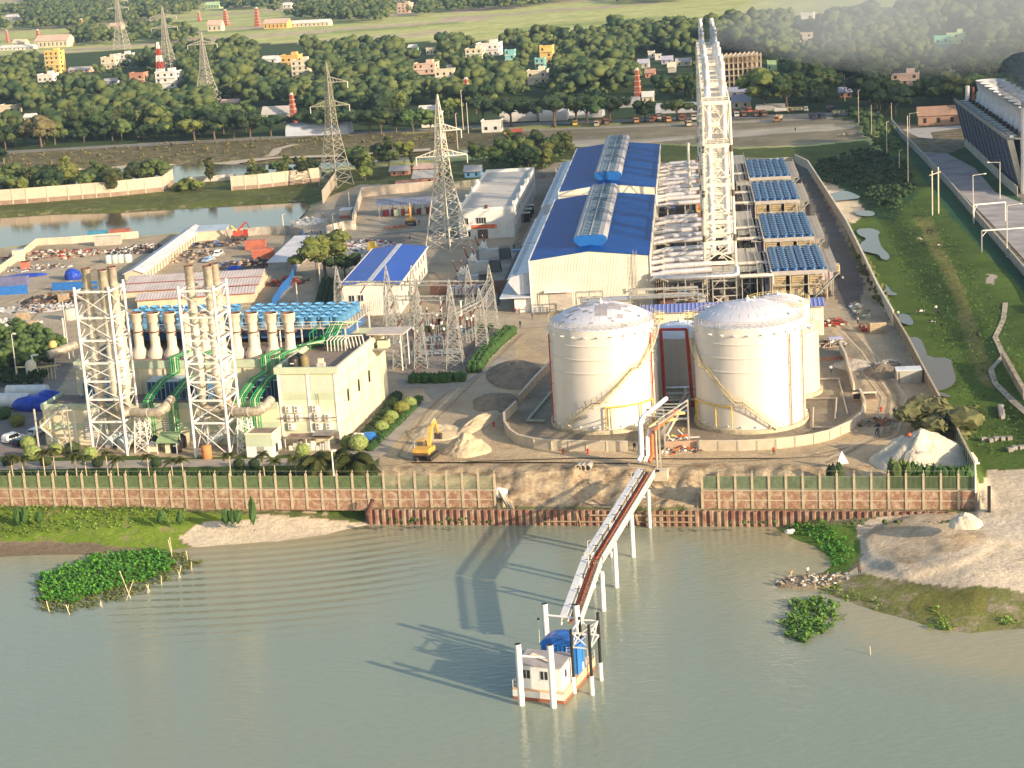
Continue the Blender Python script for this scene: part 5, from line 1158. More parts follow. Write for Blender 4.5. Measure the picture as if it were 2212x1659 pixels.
m=MB();m.box(0,0,0,wx,4.6,2.0,white);m.box(0,0,2.003,wx,4.6,4.2,pgreen);m.build('wall',t);m=MB();m.box(.2,.2,4.2,wx-.2,4.4,4.3,darkroof);m.box(-.1,-.1,4.15,wx+.1,.15,4.5,cream);m.box(wx-.15,.15,4.15,wx+.1,4.7,4.5,cream);m.box(-.1,.15,4.15,.15,4.7,4.5,cream);m.build('roof',t)
m=MB();m.box(2.0,-.05,.2,3.4,-.01,2.0,mat('grey_green_shutter',(.35,.37,.30),.8));m.build('shutter',t);m=MB();m.box(wx+.01,1.4,.4,wx+.05,2.6,2.1,glass);m.build('window',t)
m=MB();m.box(0,0,2.4,8.4,3.4,2.5,mat('rusty_sheet_awning',(.25,.19,.15),.9,var=.3));m.box(5.0,.4,2.9,8.6,3.8,3.0,greyconc)
for x in(0,4,8.3):m.bar((x,0,0),(x,0,2.4),.12,offwhite)
for i in range(9):m.cb(.6+i*.85,1.4,0,.7,.9,.8+.5*(i%3),rnd.choice([white,steel,offwhite,greyconc]))
one(m,'equipment_shelter','low rusty awning over white equipment at the foot of the cream control building','shelter',P(618,976),HP)
m=MB();m.lathe(0,0,[(1.1,.6),(1.2,1.0),(1.2,3.4),(.8,4.0),(.2,4.3)],mat('cream_vessel',(.66,.60,.46),.6),n=16);m.tube([(-1,0,2.6),(-3.4,0,2.6),(-3.4,0,.4)],.2,railyel,n=6);m.tube([(.5,0,4.2),(.5,0,5.2),(1.8,.6,5.2)],.2,offwhite,n=6)
for i in range(6):m.bar((2.0+i*.8,-1,0),(2.0+i*.8,-1,2.8+.1*i),.12,railyel)
m.bar((2,-1,2.8),(6.5,-1,3.2),.2,railyel);m.bar((2,1,2.2),(6.5,1,2.8),.2,railyel);one(m,'gas_vessel','cream gas vessel with yellow pipes west of the generator building','vessel',P(70,818),HP)
m=MB();m.cyl((0,0,3.4),(4.6,5.0,4.6),1.0,dkpipe,n=16);m.lathe(-.2,3.2,[(.9,4.6),(.95,5.2),(.6,5.9),(.01,6.0)],mat('golden_dome',(.75,.50,.16),.5),n=12);m.bar((1,1,0),(1,1,3),.3,grey_steel);m.bar((4,4,0),(4,4,4),.3,grey_steel)
one(m,'intake_pipe','thick grey pipe with golden dome cap beside the generator building corner','pipe',P(108,800),HP)
def pipeload(lab,px,n,r=1.0,Lg=9):
 m=MB()
 m.cyl((0,0,r),(Lg,0,r),r,mat('white_grp_pipe',(.66,.69,.70),.5),n=18);m.cyl((-.05,0,r),(0,0,r),r*.8,greyconc,n=14)
 one(m,'large_pipe',lab,'pipe',P(*px),HP)
pipeload('big pale pipe section on the ground left of the blue tarpaulin, front one',(0,882),1,1.6,7);pipeload('big pale pipe section behind the front one, near the blue tarpaulin',(18,858),1,1.3,9)
m=MB();m.blob((0,0,1.0),(5.0,2.6,2.0),tarp,sub=3,jit=.04,seed=2,flat=False);m.blob((2.4,1.6,1.4),(3.6,2.2,2.3),tarp,sub=3,jit=.04,seed=5,flat=False);one(m,'tarpaulin_stack','heap of goods under a bright blue tarpaulin by the parked cars','tarpaulin',P(78,884),HP)
m=MB();m.box(0,0,0,2.6,1.6,.5,rust);m.box(.4,.2,.5,1.8,1.3,1.1,red);one(m,'red_crate','red crate lying between the pale pipes','crate',P(22,872),HP)
def pole(name,label,cat,base,ytop,r=.09,m_=steel,arm=None,group=None,lamp=True):
 h=HT(base[0],base[1],ytop);o=P(*base);t=thing(name,label,cat,o,0,group);m=MB();m.cyl((0,0,-.2),(0,0,h),r*1.3,m_,r1=r*.8,n=8);m.build('pole',t)
 if arm:
  m=MB();m.tube([(0,0,h-.1),(arm[0],arm[1],h+.1)],r*.7,m_,n=6);m.build('arm',t)
  if lamp:m=MB();m.box(arm[0]-.35,arm[1]-.2,h-.02,arm[0]+.35,arm[1]+.2,h+.22,offwhite);m.build('lamp',t)
 return t
pole('lamp_post','slim grey lamp post left of the left lattice tower, by the garden road','lamp post',(38,826),722,.12,steel,(.6,0))
pole('lamp_post','white post with floodlight at the garden fence below the coconut palms','lamp post',(723,1050),975,.12,white,(.4,.2))
m=MB();m.cyl((0,0,0),(0,0,8),.28,steel);one(m,'tall_pipe','tall grey vent pipe left of the left lattice tower','pipe',P(143,760));
pole('lightning_rod','thin white rod beside the vent pipe at the left lattice tower','rod',(150,775),650,.08,offwhite)
m=MB();m.cyl((0,0,0),(0,0,9.5),.2,greyconc,r1=.14,n=8);m.box(-.9,-.1,8.6,.9,.1,8.8,steel);one(m,'utility_pole','grey utility pole in front of the old plant yard at the west stair','utility pole',P(156,985))
def car(label,px,h,body,van=False,tl=4.5):
 o=P(*px);t=thing('parked_car',label,'car',o,h);pb=mat('car_paint_'+body[0],body[1],.25,.0,var=.02,spec=.6)
 L2,Wc=tl/2,.88;hz=1.75 if van else 1.45
 prof=[(-L2,.35),(-L2,.85),(-L2+.12,hz-.35 if van else .95),(-L2+.5,hz-.02),(.4,hz),(1.15,.98),(L2-.1,.82),(L2,.6),(L2,.35)]
 m=MB();n=len(prof)
 a_=[(-Wc,x,z)for x,z in prof];b_=[(Wc,x,z)for x,z in prof];a_=[(x*(.86 if z>1.1 else 1),y,z)for x,y,z in a_];b_=[(x*(.86 if z>1.1 else 1),y,z)for x,y,z in b_]
 m.add(a_+b_,[(i,(i+1)%n,(i+1)%n+n,i+n)for i in range(n)]+[tuple(range(n))[::-1],tuple(range(n,2*n))],pb);m.build('body',t)
 m=MB()
 for s in(-1,1):m.add([(s*(Wc*.99+.01),-L2+.45,1.0),(s*(Wc*.99+.01),1.0,1.0),(s*(Wc*.87+.01),.35,hz-.12),(s*(Wc*.87+.01),-L2+.6,hz-.12)],[(0,1,2,3)if s>0 else(3,2,1,0)],glass)
 m.add([(-Wc*.8,1.12,1.03),(Wc*.8,1.12,1.03),(Wc*.74,.46,hz-.08),(-Wc*.74,.46,hz-.08)],[(0,1,2,3)],glass);m.add([(-Wc*.8,-L2+.02,1.0),(Wc*.8,-L2+.02,1.0),(Wc*.74,-L2+.42,hz-.12),(-Wc*.74,-L2+.42,hz-.12)],[(3,2,1,0)],glass);m.build('windows',t)
 for x in(-1,1):
  for y in(-L2+.85,L2-.9):
   m=MB();m.cyl((x*(Wc-.1),y,.33),(x*(Wc+.03),y,.33),.33,tyre,n=14);wv=m.build('wheel',t);m=MB();m.cyl((x*(Wc+.03),y,.33),(x*(Wc+.05),y,.33),.18,steel,n=10);m.build('rim',wv)
 m=MB();
 for x in(-.6,.6):m.box(x-.16,L2-.03,.62,x+.16,L2+.02,.76,white);m.box(x-.14,-L2-.02,.75,x+.14,-L2+.02,.95,red)
 m.build('lights',t);return t
car('white people carrier parked beside a dark car at the old plant',(31,953),R_(38),('white',(.80,.80,.80)),True,4.7)
car('dark blue saloon parked next to the white people carrier',(52,960),R_(38),('navy',(.02,.025,.05)))
car('white saloon parked by the west stair of the generator building',(82,938),R_(25),('white2',(.75,.75,.77)))
rw=mat('weathered_retaining_brick',(.27,.15,.10),.92,0,col2=(.46,.37,.27),scale=.9,thr=(.46,.66),bump=.4,bscale=3)
fpost=mat('concrete_fence_post',(.46,.39,.28),.9,0,var=.15,scale=1)
gmesh=mat('green_fence_netting',(.035,.14,.03),.9,0,var=.3,scale=1.2);bars_m=mat('grey_green_fence_bars',(.26,.30,.18),.6)
teal=mat('faded_teal_netting',(.20,.27,.18),.9,0,var=.25,scale=.8)
def retaining(label,a0,a1):
 o=L(a0,WALL_B);t=thing('retaining_wall',label,'wall',o,HP);W_=a1-a0;m=MB();m.box(0,0,-3.6,W_,.5,-.05,rw);m.build('brickwork',t)
 m=MB();m.box(-.1,-.08,-.05,W_+.1,.6,.12,fpost);m.box(0,-.05,-1.7,W_,-.003,-1.5,fpost);m.build('coping',t)
 m=MB();n=round(W_/2.67)
 for i in range(n+1):m.box(W_*i/n-.2,-.12,-3.4,W_*i/n+.2,-.053,-.06,fpost)
 m.build('piers',t)
retaining('long weathered brick river wall below the garden fence of the old plant',-175,GAP0);retaining('weathered brick river wall at the east corner below the ivy-grown fence',GAP1,WEND)
def rfence(label,a0,a1,kinds,seed=0):
 o=L(a0,WALL_B+.25);t=thing('river_fence',label,'fence',o,HP);W_=a1-a0;n=round(W_/2.67);post=None
 for i in range(n+1):
  x=W_*i/n
  if post is None:
   m=MB();m.box(-.17,-.17,0,.17,.17,2.7,fpost);m.bar((0,0,2.65),(0,.45,3.1),.12,fpost);post=m.build('post',t);post.location=(x,0,.1)
  else:clone(post,(x,0,.1),parent=t)
 m=MB();mb=MB()
 for i in range(n):
  x0,x1=W_*i/n+.2,W_*(i+1)/n-.2;kx=kinds(a0+x0)
  if kx[0]:m.box(x0,.02,.25,x1,.06,2.35,kx[0])
  if kx[1]:
   k=18 if not kx[0]else 12
   for j in range(k):x=x0+(x1-x0)*(j+.5)/k;mb.bar((x,-.02,.2),(x,-.02,2.4),.045,kx[1])
  mb.bar((x0-.2,-.02,.3),(x1+.2,-.02,.3),.07,bars_m);mb.bar((x0-.2,-.02,2.35),(x1+.2,-.02,2.35),.06,bars_m);mb.bar((x0-.2,.4,3.1),(x1+.2,.4,3.1),.035,bars_m)
 if m.v:m.build('netting',t)
 mb.build('bars',t);return t
rfence('long riverside fence of concrete posts with green netting in front of the garden',-175,GAP0,lambda a:(gmesh,bars_m)if a<-90 else(None,bars_m))
rfence('riverside fence of concrete posts at the east end, overgrown with creeper',GAP1,WEND,lambda a:(teal if a<-6 else mat('dark_green_netting',(.03,.09,.03),.9),bars_m))
spm=mat('rusty_sheet_pile',(.21,.10,.075),.8,0,col2=(.38,.30,.22),scale=.5,thr=(.42,.68),bump=.2)
spl=mat('dark_rust_flank',(.13,.055,.045),.8,0,var=.2)
o=L(-91.5,SHEET_B);t=thing('sheet_pile_wall','long corrugated rusty steel sheet pile wall along the water','sheet piling',o,HP);m=MB();x=0;Lw=94;z0,z1=-7,-2.9
pts=[]
while x<Lw:
 pts+=[(x,0),(x+.42,0),(x+.58,-.42),(x+1.0,-.42)];x+=1.16
k=len(pts);m.add([(px_,py_,z0)for px_,py_ in pts]+[(px_,py_,z1+.12*(1 if(i//4)%5 else 0))for i,(px_,py_)in enumerate(pts)],[(i,i+1,i+1+k,i+k)for i in range(k-1)],spm)
m.build('sheets',t);m=MB();m.box(38,-.75,-3.6,55,-.55,-3.35,wood);m.box(30,-.62,-4.7,55,-.48,-4.5,wood);m.bar((36,-.7,-3),(36.6,-.8,-6),.14,wood);m.bar((45.5,-.8,-3.2),(45.9,-.8,-5),.3,palesand if False else wood);m.build('walers',t)
m=MB();m.box(-.2,.02,-3.0,Lw*.46,.3,-2.8,spm);m.box(Lw*.60,.02,-3.0,Lw,.3,-2.8,spm);m.build('capping',t)
m=MB();m.cyl((0,0,0),(1.3,-.2,2.6),.35,rust,n=10);m.cyl((.1,-.1,.2),(1.35,-.3,2.65),.24,dark,n=8);one(m,'leaning_pipe','short rusty pipe leaning on the west end of the sheet piling','pipe',L(-91.2,288.6,-3.6),HP)
m=MB();m.box(0,-.35,-3,.5,.35,1.6,dark);one(m,'end_post','black burnt-looking post at the east end of the river wall','post',L(WEND+1.6,288,0),HP)
m=MB()
for i in range(5):m.bar((0,i*.3,0),(1.6+.3*i,-1.0-.2*i,-2.6),.3,offwhite if i%2 else wood)
m.blob((.2,.4,-.6),(1.2,.7,.9),white,seed=3);one(m,'wall_rubble','broken white plaster and planks hanging at the end of the garden fence','rubble',L(GAP0+.6,WALL_B+.2,0),HP)
wallm=mat('compound_wall_plaster',(.60,.54,.42),.9,0,col2=(.46,.41,.33),scale=.3);panelm=mat('brown_fence_panels',(.24,.18,.13),.9,0,var=.25,scale=1)
panel_wall('long straight compound wall running back beside the grey service road',[(1718,352),(1745,365),(1830,500),(1866,575),(1896,640),(1930,700)],2.9,.28,m=wallm,cap=mat('pale_coping',(.66,.62,.54),.9),post=5,name='compound_wall')
panel_wall('brown panelled stretch of the compound wall beside the creek pools',[(1931,702),(1963,757),(2000,830),(2040,905),(2062,945)],2.6,.2,m=panelm,cap=fpost,post=2.4,name='compound_wall',pm=fpost)
panel_wall('last stretch of compound wall with pale green panels down to the river fence corner',[(2062,947),(2078,980),(2106,1038)],2.8,.2,m=mat('pale_green_panels',(.36,.42,.26),.8,0,var=.2),cap=fpost,post=2.2,name='compound_wall',pm=mat('dark_post',(.10,.08,.07),.8))
ff=mat('grey_fence_sheets',(.34,.34,.32),.8,0,var=.2,scale=.4)
panel_wall('far grey panel fence along the levee on the east side',[(1925,268),(1950,300),(1985,335),(2050,405),(2120,488),(2180,558),(2250,642),(2330,740)],2.3,.15,m=ff,cap=mat('fence_top',(.48,.46,.42),.8),post=3,name='panel_fence',cat='fence',postw=.2)
panel_wall('back wall of the compound behind the halls',[(1145,386),(1200,384),(1260,372)],3.2,.25,m=greyconc,cap=None,post=5,name='compound_wall')
panel_wall('low back wall of the compound behind the fan banks',[(1592,353),(1660,355),(1718,352)],2.0,.25,m=wallm,cap=MATS['pale_coping'],post=5,name='compound_wall')
pw1=mat('whitewashed_wall',(.62,.52,.40),.9,0,col2=(.50,.42,.33),scale=.3);pw2=mat('wall_foot_brick',(.24,.16,.12),.9,0,col2=(.34,.26,.19),scale=.5)
def pondwall(label,pts,h1,h2,hts=None):
 t=thing('pond_wall',label,'wall',P(*pts[0],-1),0);o=t.location;W=[P(x,y,-1.0)for x,y in pts];a=MB();b=MB();c=MB()
 for p,q in zip(W,W[1:]):
  d=q-p;n=max(1,round(d.length/6))
  for j in range(n):
   u=p.lerp(q,j/n)-o;v=p.lerp(q,(j+1)/n)-o
   b.bar(u+Vector((0,0,h1/2-.4)),v+Vector((0,0,h1/2-.4)),.35,pw2,h1+.8);a.bar(u+Vector((0,0,h1+h2/2)),v+Vector((0,0,h1+h2/2)),.28,pw1,h2)
   c.cb(u.x,u.y-.05,-.8,.4,.5,h1+h2+.85,pw1)
 b.build('brick_foot',t);a.build('upper_panels',t);c.build('posts',t)
pondwall('long pale and brick wall on the far side of the pond, west part',[(-80,455),(0,449),(60,445),(150,438),(240,431),(354,419),(376,402)],2.6,4.0)
pondwall('pale and brick wall on the far side of the pond, part nearest the grey pylon',[(502,417),(560,413),(620,406),(692,398)],2.4,3.8)
panel_wall('pale wall running toward the camera at the east end of the pond',[(727,398),(698,440)],4.6,.3,m=pw1,cap=None,post=4,name='pond_wall')
panel_wall('pale wall round the builders yard beside the white lattice pylon',[(763,487),(783,425),(860,418),(942,411)],3.2,.3,m=pw1,cap=MATS['pale_coping'],post=5,name='yard_wall')
panel_wall('low wall behind the lattice pylon in front of the huts',[(942,412),(1010,404),(1060,399)],2.4,.25,m=mat('grey_green_wall',(.34,.32,.25),.9,var=.2),cap=None,post=4,name='yard_wall')
panel_wall('white broken wall by the canal, behind the gap in the pond wall',[(410,395),(512,388)],2.2,.25,m=mat('chalky_wall',(.55,.52,.48),.9,var=.2),cap=None,post=3,name='yard_wall')
cover=mat('white_pipe_cover',(.66,.68,.72),.5,0,var=.1,scale=.4)
def jspan(label,A0,A1,z0,z1,lamp=()):
 p,q=P(*A0,z0),P(*A1,z1);o=p.copy();o.z=0;d=q-p;hd=math.atan2(d.x,d.y);Ls=math.hypot(d.x,d.y);t=thing('jetty_span',label,'jetty',o,hd)
 zz=lambda y:z0+(z1-z0)*y/Ls
 W_=2.6;m=MB();n=max(2,round(Ls/1.1))
 for x in(-W_/2,W_/2):
  for dz in(-.5,.55):m.bar((x,0,zz(0)+dz),(x,Ls,zz(Ls)+dz),.16,offwhite)
  for i in range(n):
   y0,y1=Ls*i/n,Ls*(i+1)/n;m.bar((x,y0,zz(y0)-.5),(x,y1,zz(y1)+.55),.09,offwhite);m.bar((x,y0,zz(y0)+.55),(x,y1,zz(y1)-.5),.09,offwhite);m.bar((x,y0,zz(y0)-.5),(x,y0,zz(y0)+.55),.09,offwhite)
 m.build('truss',t);m=MB();m.bar((-.35,0,zz(0)-.45),(-.35,Ls,zz(Ls)-.45),1.7,mat('walkway_planks',(.30,.24,.19),.9,var=.3,scale=2),.1);m.build('walkway',t)
 m=MB();n=max(1,round(Ls/5))
 for i in range(n):y0,y1=Ls*i/n+.06,Ls*(i+1)/n-.06;m.bar((.95,y0,zz(y0)+.75),(.95,y1,zz(y1)+.75),.95,cover,.12)
 m.build('pipe_cover',t);m=MB()
 for x,r,mm in((.35,.12,offwhite),(.05,.14,rust),(-.15,.1,red),(-.4,.12,orange)):m.tube([(x,0,zz(0)+.05),(x,Ls,zz(Ls)+.05)],r,mm,n=6)
 m.build('pipes',t);m=MB();n=max(2,round(Ls/4.5))
 for i in range(n):
  y=Ls*(i+.5)/n;m.bar((.1,y,zz(y)-.4),(.1,y,zz(y)+1.3),.1,dark);m.bar((.6,y,zz(y)+1.3),(-.3,y,zz(y)+1.3),.08,dark)
 m.build('pipe_hangers',t)
 return t
jspan('upper long span of the jetty from the bank out over the water',(1397,1022),(1282,1208),2.0,1.6);jspan('lower span of the jetty sloping down to the blue pump pontoon',(1280,1212),(1233,1342),1.5,-.6)
def jpile(label,px,ytop,off=None,r=.36):
 h=HT(px[0],px[1],ytop,WZ);o=P(*px,WZ);t=thing('jetty_pile',label,'pile',o,HP,'white piles under the jetty');m=MB();m.cyl((0,0,-3),(0,0,h),r,white,n=14);m.build('pile',t)
 if off:m=MB();m.cyl((0,0,h-1.2),(-off,0,h-1.2),.14,offwhite,n=8);m.cyl((-off,.0,-3),(-off,0,h-.3),r*.8,white,n=12);m.build('cross_brace',t)
jpile('white jetty pile at the sheet piling, first from the shore',(1404,1140),1058,3.0,.3);jpile('white jetty pile second from the shore',(1368,1203),1112,3.4);jpile('white jetty pile third from the shore',(1332,1269),1172,3.4);jpile('white jetty pile fourth from the shore, farthest out',(1304,1319),1235,3.2)
pole('jetty_lamp','small hooked lamp on the upper part of the jetty','lamp',(1365,1066),1020,.06,steel,(.5,0),lamp=False);pole('jetty_lamp','small hooked lamp halfway down the jetty near the bend','lamp',(1273,1246),1168,.06,steel,(.5,0),lamp=False)
o=P(1398,1012);f=Fr(o,HP);t=thing('pipe_riser','tall frame of white and orange pipes rising at the head of the jetty','pipe frame',o,HP)
for x,r,mm,zt in((-.9,.42,cover,8.4),(.05,.18,white,5.8),(.45,.16,white,5.8),(.95,.3,orange,6.2),(1.6,.2,MATS['taupe_column'],6.5)):
 m=MB();m.tube([(x-.4,-1,1.5),(x,.3,2.2),(x,.6,zt-.6),(x+.3,1.8,zt),(x+2.8,13,zt+.3)]if x<1.2 else[(x,.5,0),(x,.6,zt)],r,mm,n=8);m.build('pipe',t)
m=MB()
for x,y in((2.2,.6),(2.2,7),(5.6,13),(-.6,7)):m.bar((x,y,0),(x,y,8.4),.25,MATS['taupe_column'])
for z in(7.6,8.4):m.bar((2.2,.6,z),(5.6,13,z),.2,grey_steel);m.bar((-.6,7,z),(2.2,7,z),.2,grey_steel)
for i in range(5):m.bar((-.4+i*.6,2+i*2,8.5),(2.4+i*.6,2+i*2,8.5),.14,grey_steel)
m.build('frame',t)
m=MB();m.box(0,0,0,2.2,2,1.8,mat('sandstone_block',(.55,.48,.36),.9));m.tube([(.3,-.3,2),(1,-.3,1.9)],.2,dark);one(m,'anchor_block','pale concrete anchor block beside the jetty head','block',P(1413,1040,-.8),HP)
m=MB()
for i in range(14):m.cyl((rnd.uniform(0,5),rnd.uniform(0,3),rnd.uniform(.2,1.6)),(rnd.uniform(0,6),rnd.uniform(0,3),rnd.uniform(.5,2.6)),rnd.uniform(.1,.25),rnd.choice([orange,offwhite,steel,cream,red]),n=6)
m.box(0,-1.6,0,5.4,-1.3,1.6,mat('raw_brick_wall',(.48,.33,.23),.9));one(m,'valve_station','tangle of orange and white valves behind a short brick wall between the tanks','valves',P(1438,968),HS)
h0=P(1110,1510,WZ);h1=P(1219,1521,WZ);h2=P(1268,1442,WZ);d=h1-h0;hd=math.atan2(-d.y,d.x);fP=Fr(h0,hd);Wp=d.length;Lp=fP.q(h2).y
t=thing('pump_pontoon','floating pump station with white cabin and blue shed at the end of the jetty','pontoon',h0,hd)
m=MB();m.box(0,0,-1,Wp,Lp,.45,mat('rust_red_hull',(.40,.13,.07),.6,var=.15));m.box(-.05,-.05,.45,Wp+.05,Lp+.05,1.5,mat('peach_hull',(.72,.48,.30),.6,0,var=.08));m.box(-.07,-.08,.45,Wp+.07,-.055,1.3,white);m.build('hull',t)
cx0,cx1=.5,Wp-.35;m=MB();m.box(cx0,.35,1.5,cx1,4.6,4.6,mat('cabin_white',(.72,.74,.74),.5,var=.06));cabin=m.build('cabin',t)
m=MB();m.add([(cx0-.1,.2,4.62),(cx1+.1,.2,4.62),(cx1+.1,4.7,4.9),(cx0-.1,4.7,4.9),(cx0-.1,.2,4.78),(cx1+.1,.2,4.78),(cx1+.1,4.7,5.05),(cx0-.1,4.7,5.05)],[(0,3,2,1),(4,5,6,7),(0,1,5,4),(1,2,6,5),(2,3,7,6),(3,0,4,7)],mat('grey_cabin_roof',(.40,.37,.36),.6));m.build('roof',cabin)
m=MB()
for x in(1.35,3.75):
 m.box(x,.29,2.9,x+.95,.34,4.0,glass);m.box(x-.08,.26,2.8,x+1.03,.285,2.9,white);m.box(x+.44,.26,2.9,x+.5,.285,4.0,white)
m.box(cx1+.005,1.6,2.9,cx1+.05,2.3,3.9,glass);m.build('window',cabin)
m=MB();m.bar((1.4,3.0,5.0),(5.0,1.0,4.95),.10,wood);m.bar((1.5,3.5,5.0),(5.1,1.5,4.97),.10,wood)
for i in range(10):q=Vector((1.45,3.25,5.06)).lerp(Vector((5.05,1.25,5.0)),(i+.5)/10);m.bar((q.x-.2,q.y-.3,q.z),(q.x+.2,q.y+.3,q.z),.12,palesand)
one(m,'roof_ladder','wooden ladder lying across the grey cabin roof of the pontoon','ladder',h0,hd)
bsh=ribbed('blue_shed_cladding',(.02,.17,.55),.55,'XY',.45,line=(.10,.30,.66));m=MB();x0,x1,y0,y1=1.7,Wp-.15,6.0,Lp-3.2
m.box(x0,y0,1.5,x1,y1,5.3,bsh);m.build('shed',t);m=MB();n=8;Cx=(x0+x1)/2;Rr=(x1-x0)/2+.1;pa=[(Cx+Rr*math.cos(math.pi*(1-i/n)),5.3+1.1*math.sin(math.pi*(1-i/n)))for i in range(n+1)]
m.add([(x,y0-.2,z)for x,z in pa]+[(x,y1+.2,z)for x,z in pa],[(i,i+1,i+n+2,i+n+1)for i in range(n)]+[tuple(range(n+1))[::-1],tuple(range(n+1,2*n+2))],mat('blue_shed_roof',(.02,.14,.52),.4,var=.2));m.build('shed_roof',t)
m=MB();
for x in(x0+3.6,x0+4.3):m.bar((x,y0-.15,1.6),(x,y0-.1,5.4),.06,offwhite)
for i in range(11):m.bar((x0+3.6,y0-.15,1.9+i*.33),(x0+4.3,y0-.15,1.9+i*.33),.05,offwhite)
m.build('ladder',t)
m=MB();rail(m,[(-.05,4.5,1.5),(-.05,.1,1.5),(.4,.1,1.5)],offwhite,1.1,.03,1);rail(m,[(Wp,y1,1.5),(Wp,Lp,1.5),(.2,Lp,1.5)],offwhite,1.1,.03,1);m.build('railing',t)
m=MB();m.cyl((Wp-3.4,Lp-1.6,1.5),(Wp-3.4,Lp-1.6,3.4),.5,blue);m.cb(Wp-2.2,Lp-1.5,1.5,1,1,1.6,dark);m.tube([(Wp-3.4,Lp-1.6,3.2),(Wp-2,Lp-.6,4.2),(Wp-1.5,Lp+.4,4.6)],.25,orange);m.build('pump',t)
dolph=[((1127,1523),1391),((1196,1528),1393),((1184,1432),1304),((1252,1440),1306)]
for k,((px_,yt))in enumerate(dolph):
 h=HT(*px_,yt,WZ);o=P(*px_,WZ);m=MB();m.cyl((0,0,-3),(0,0,h),.41,white,n=16,capm=rust);m.cyl((0,0,h),(0,0,h+.03),.36,dark,n=12)
 if k in(0,2):
  o2_=P(*dolph[k+1][0],WZ);m.tube([(0,0,h-1.6),(o2_.x-o.x,o2_.y-o.y,h-1.6)],.16,white,n=8)
 one(m,'mooring_pile',['thick white mooring pile at the cabin end of the pontoon, carrying the crossbar','thick white mooring pile in front of the pontoon cabin, crossbar ending on it','thick white mooring pile behind the blue shed with a crossbar','thick white mooring pile beside the jetty foot'][k],'mooring pile',o)
bw=[((1241,1497),1360,1462),((1259,1468),1333,1429),((1280,1501),1350,1460),((1299,1470),1323,1431)]
for k,(px_,yt,yw)in enumerate(bw):
 h=HT(*px_,yt,WZ);hw=HT(*px_,yw,WZ);o=P(*px_,WZ);t=thing('guide_pile',['slender pile, black above and white below, against the pontoon side by the cabin','slender black and white pile beside the blue shed and jetty foot','free-standing slender black and white pile, the one nearest the open water','free-standing slender black and white pile farthest from the pontoon'][k],'pile',o,HP,'black and white guide piles');m=MB();m.cyl((0,0,-3),(0,0,hw),.26,white,n=12);m.build('sleeve',t);m=MB();m.cyl((0,0,hw),(0,0,h),.2,dark,n=10);m.build('shaft',t)
o=P(1241,1497,WZ);f=Fr(o,HP);c=[f.q(P(*b[0],WZ))for b in bw];m=MB()
for i,j in((0,1),(2,3),(1,3),(0,2)):
 a,b=c[i],c[j]
 for z in(6.3,8.3):m.bar((a.x,a.y,z),(b.x,b.y,z),.15,offwhite)
 m.bar((a.x,a.y,6.3),(b.x,b.y,8.3),.12,offwhite);m.bar((a.x,a.y,8.3),(b.x,b.y,6.3),.12,offwhite)
one(m,'truss_bracing','pale triangular trusses tying the black and white piles together','truss',o,HP)
m=MB();m.cyl((0,0,-1),(0,0,3.6),.05,steel);m.blob((0,0,3.7),.2,dark,1);one(m,'depth_marker','thin rod standing in the water left of the blue shed','rod',P(1166,1392,WZ))
t=thing('switchyard_gantry','grey lattice gantries and beams of the switchyard by the hedge','gantry',P(978,803),HS);o=t.location.copy();f=Fr(o)
ZB=11.2
def gcol(px,yb,h=4.2,w_=1.5):
 q=f.px(px,yb,ZB);m=MB();a=w_*.95;b=w_*.45;c=.12
 m.lattice([(q.x-a,q.y-a),(q.x+a,q.y-a),(q.x+a,q.y+a),(q.x-a,q.y+a)],[(q.x-b,q.y-b),(q.x+b,q.y-b),(q.x+b,q.y+b),(q.x-b,q.y+b)],0,ZB,6,.15,grey_steel,.09)
 m.lattice([(q.x-b,q.y-b),(q.x+b,q.y-b),(q.x+b,q.y+b),(q.x-b,q.y+b)],[(q.x-.05,q.y-.05),(q.x+.05,q.y-.05),(q.x+.05,q.y+.05),(q.x-.05,q.y+.05)],ZB,ZB+h,3,.11,grey_steel,.07)
 m.build('column',t);return q
def gbeam(a,b,w_=.9):
 m=MB();d=b-a;n=max(2,round(d.length/1.3));s_=Vector((-d.y,d.x,0)).normalized()*(w_/2)
 for sg in(-1,1):
  for dz in(-.45,.45):m.bar(a+s_*sg+Vector((0,0,dz)),b+s_*sg+Vector((0,0,dz)),.12,grey_steel)
 for i in range(n):
  p,q=a.lerp(b,i/n),a.lerp(b,(i+1)/n);u=Vector((0,0,.45))
  for sg in(-1,1):m.bar(p+s_*sg-u*(1 if i%2 else-1),q+s_*sg+u*(1 if i%2 else-1),.08,grey_steel)
  m.bar(p-s_+u,q+s_+u,.08,grey_steel)
 m.build('beam',t)
 m=MB()
 for i in range(1,n,4):
  p=a.lerp(b,i/n);m.cyl(p-Vector((0,0,.5)),p-Vector((.9,1.6,1.9)),.16,porc,n=6)
 m.build('insulator_string',t)
r1=[gcol(x,611+(1060-x)*.005)for x in(729,836,891,1012,1058)]
r2=[gcol(x,644)for x in(842,900,972)]
r3=[gcol(x,682)for x in(857,903)];fr_=gcol(977,681,5,1.9);rr4=gcol(1036,652,3)
for a,b in zip(r1,r1[1:]):gbeam(a,b)
for a,b in zip(r2,r2[1:]):gbeam(a,b)
gbeam(r3[0],r3[1]);gbeam(r3[1],fr_);gbeam(fr_,rr4,1.6);gbeam(rr4,r1[-1],1.6)
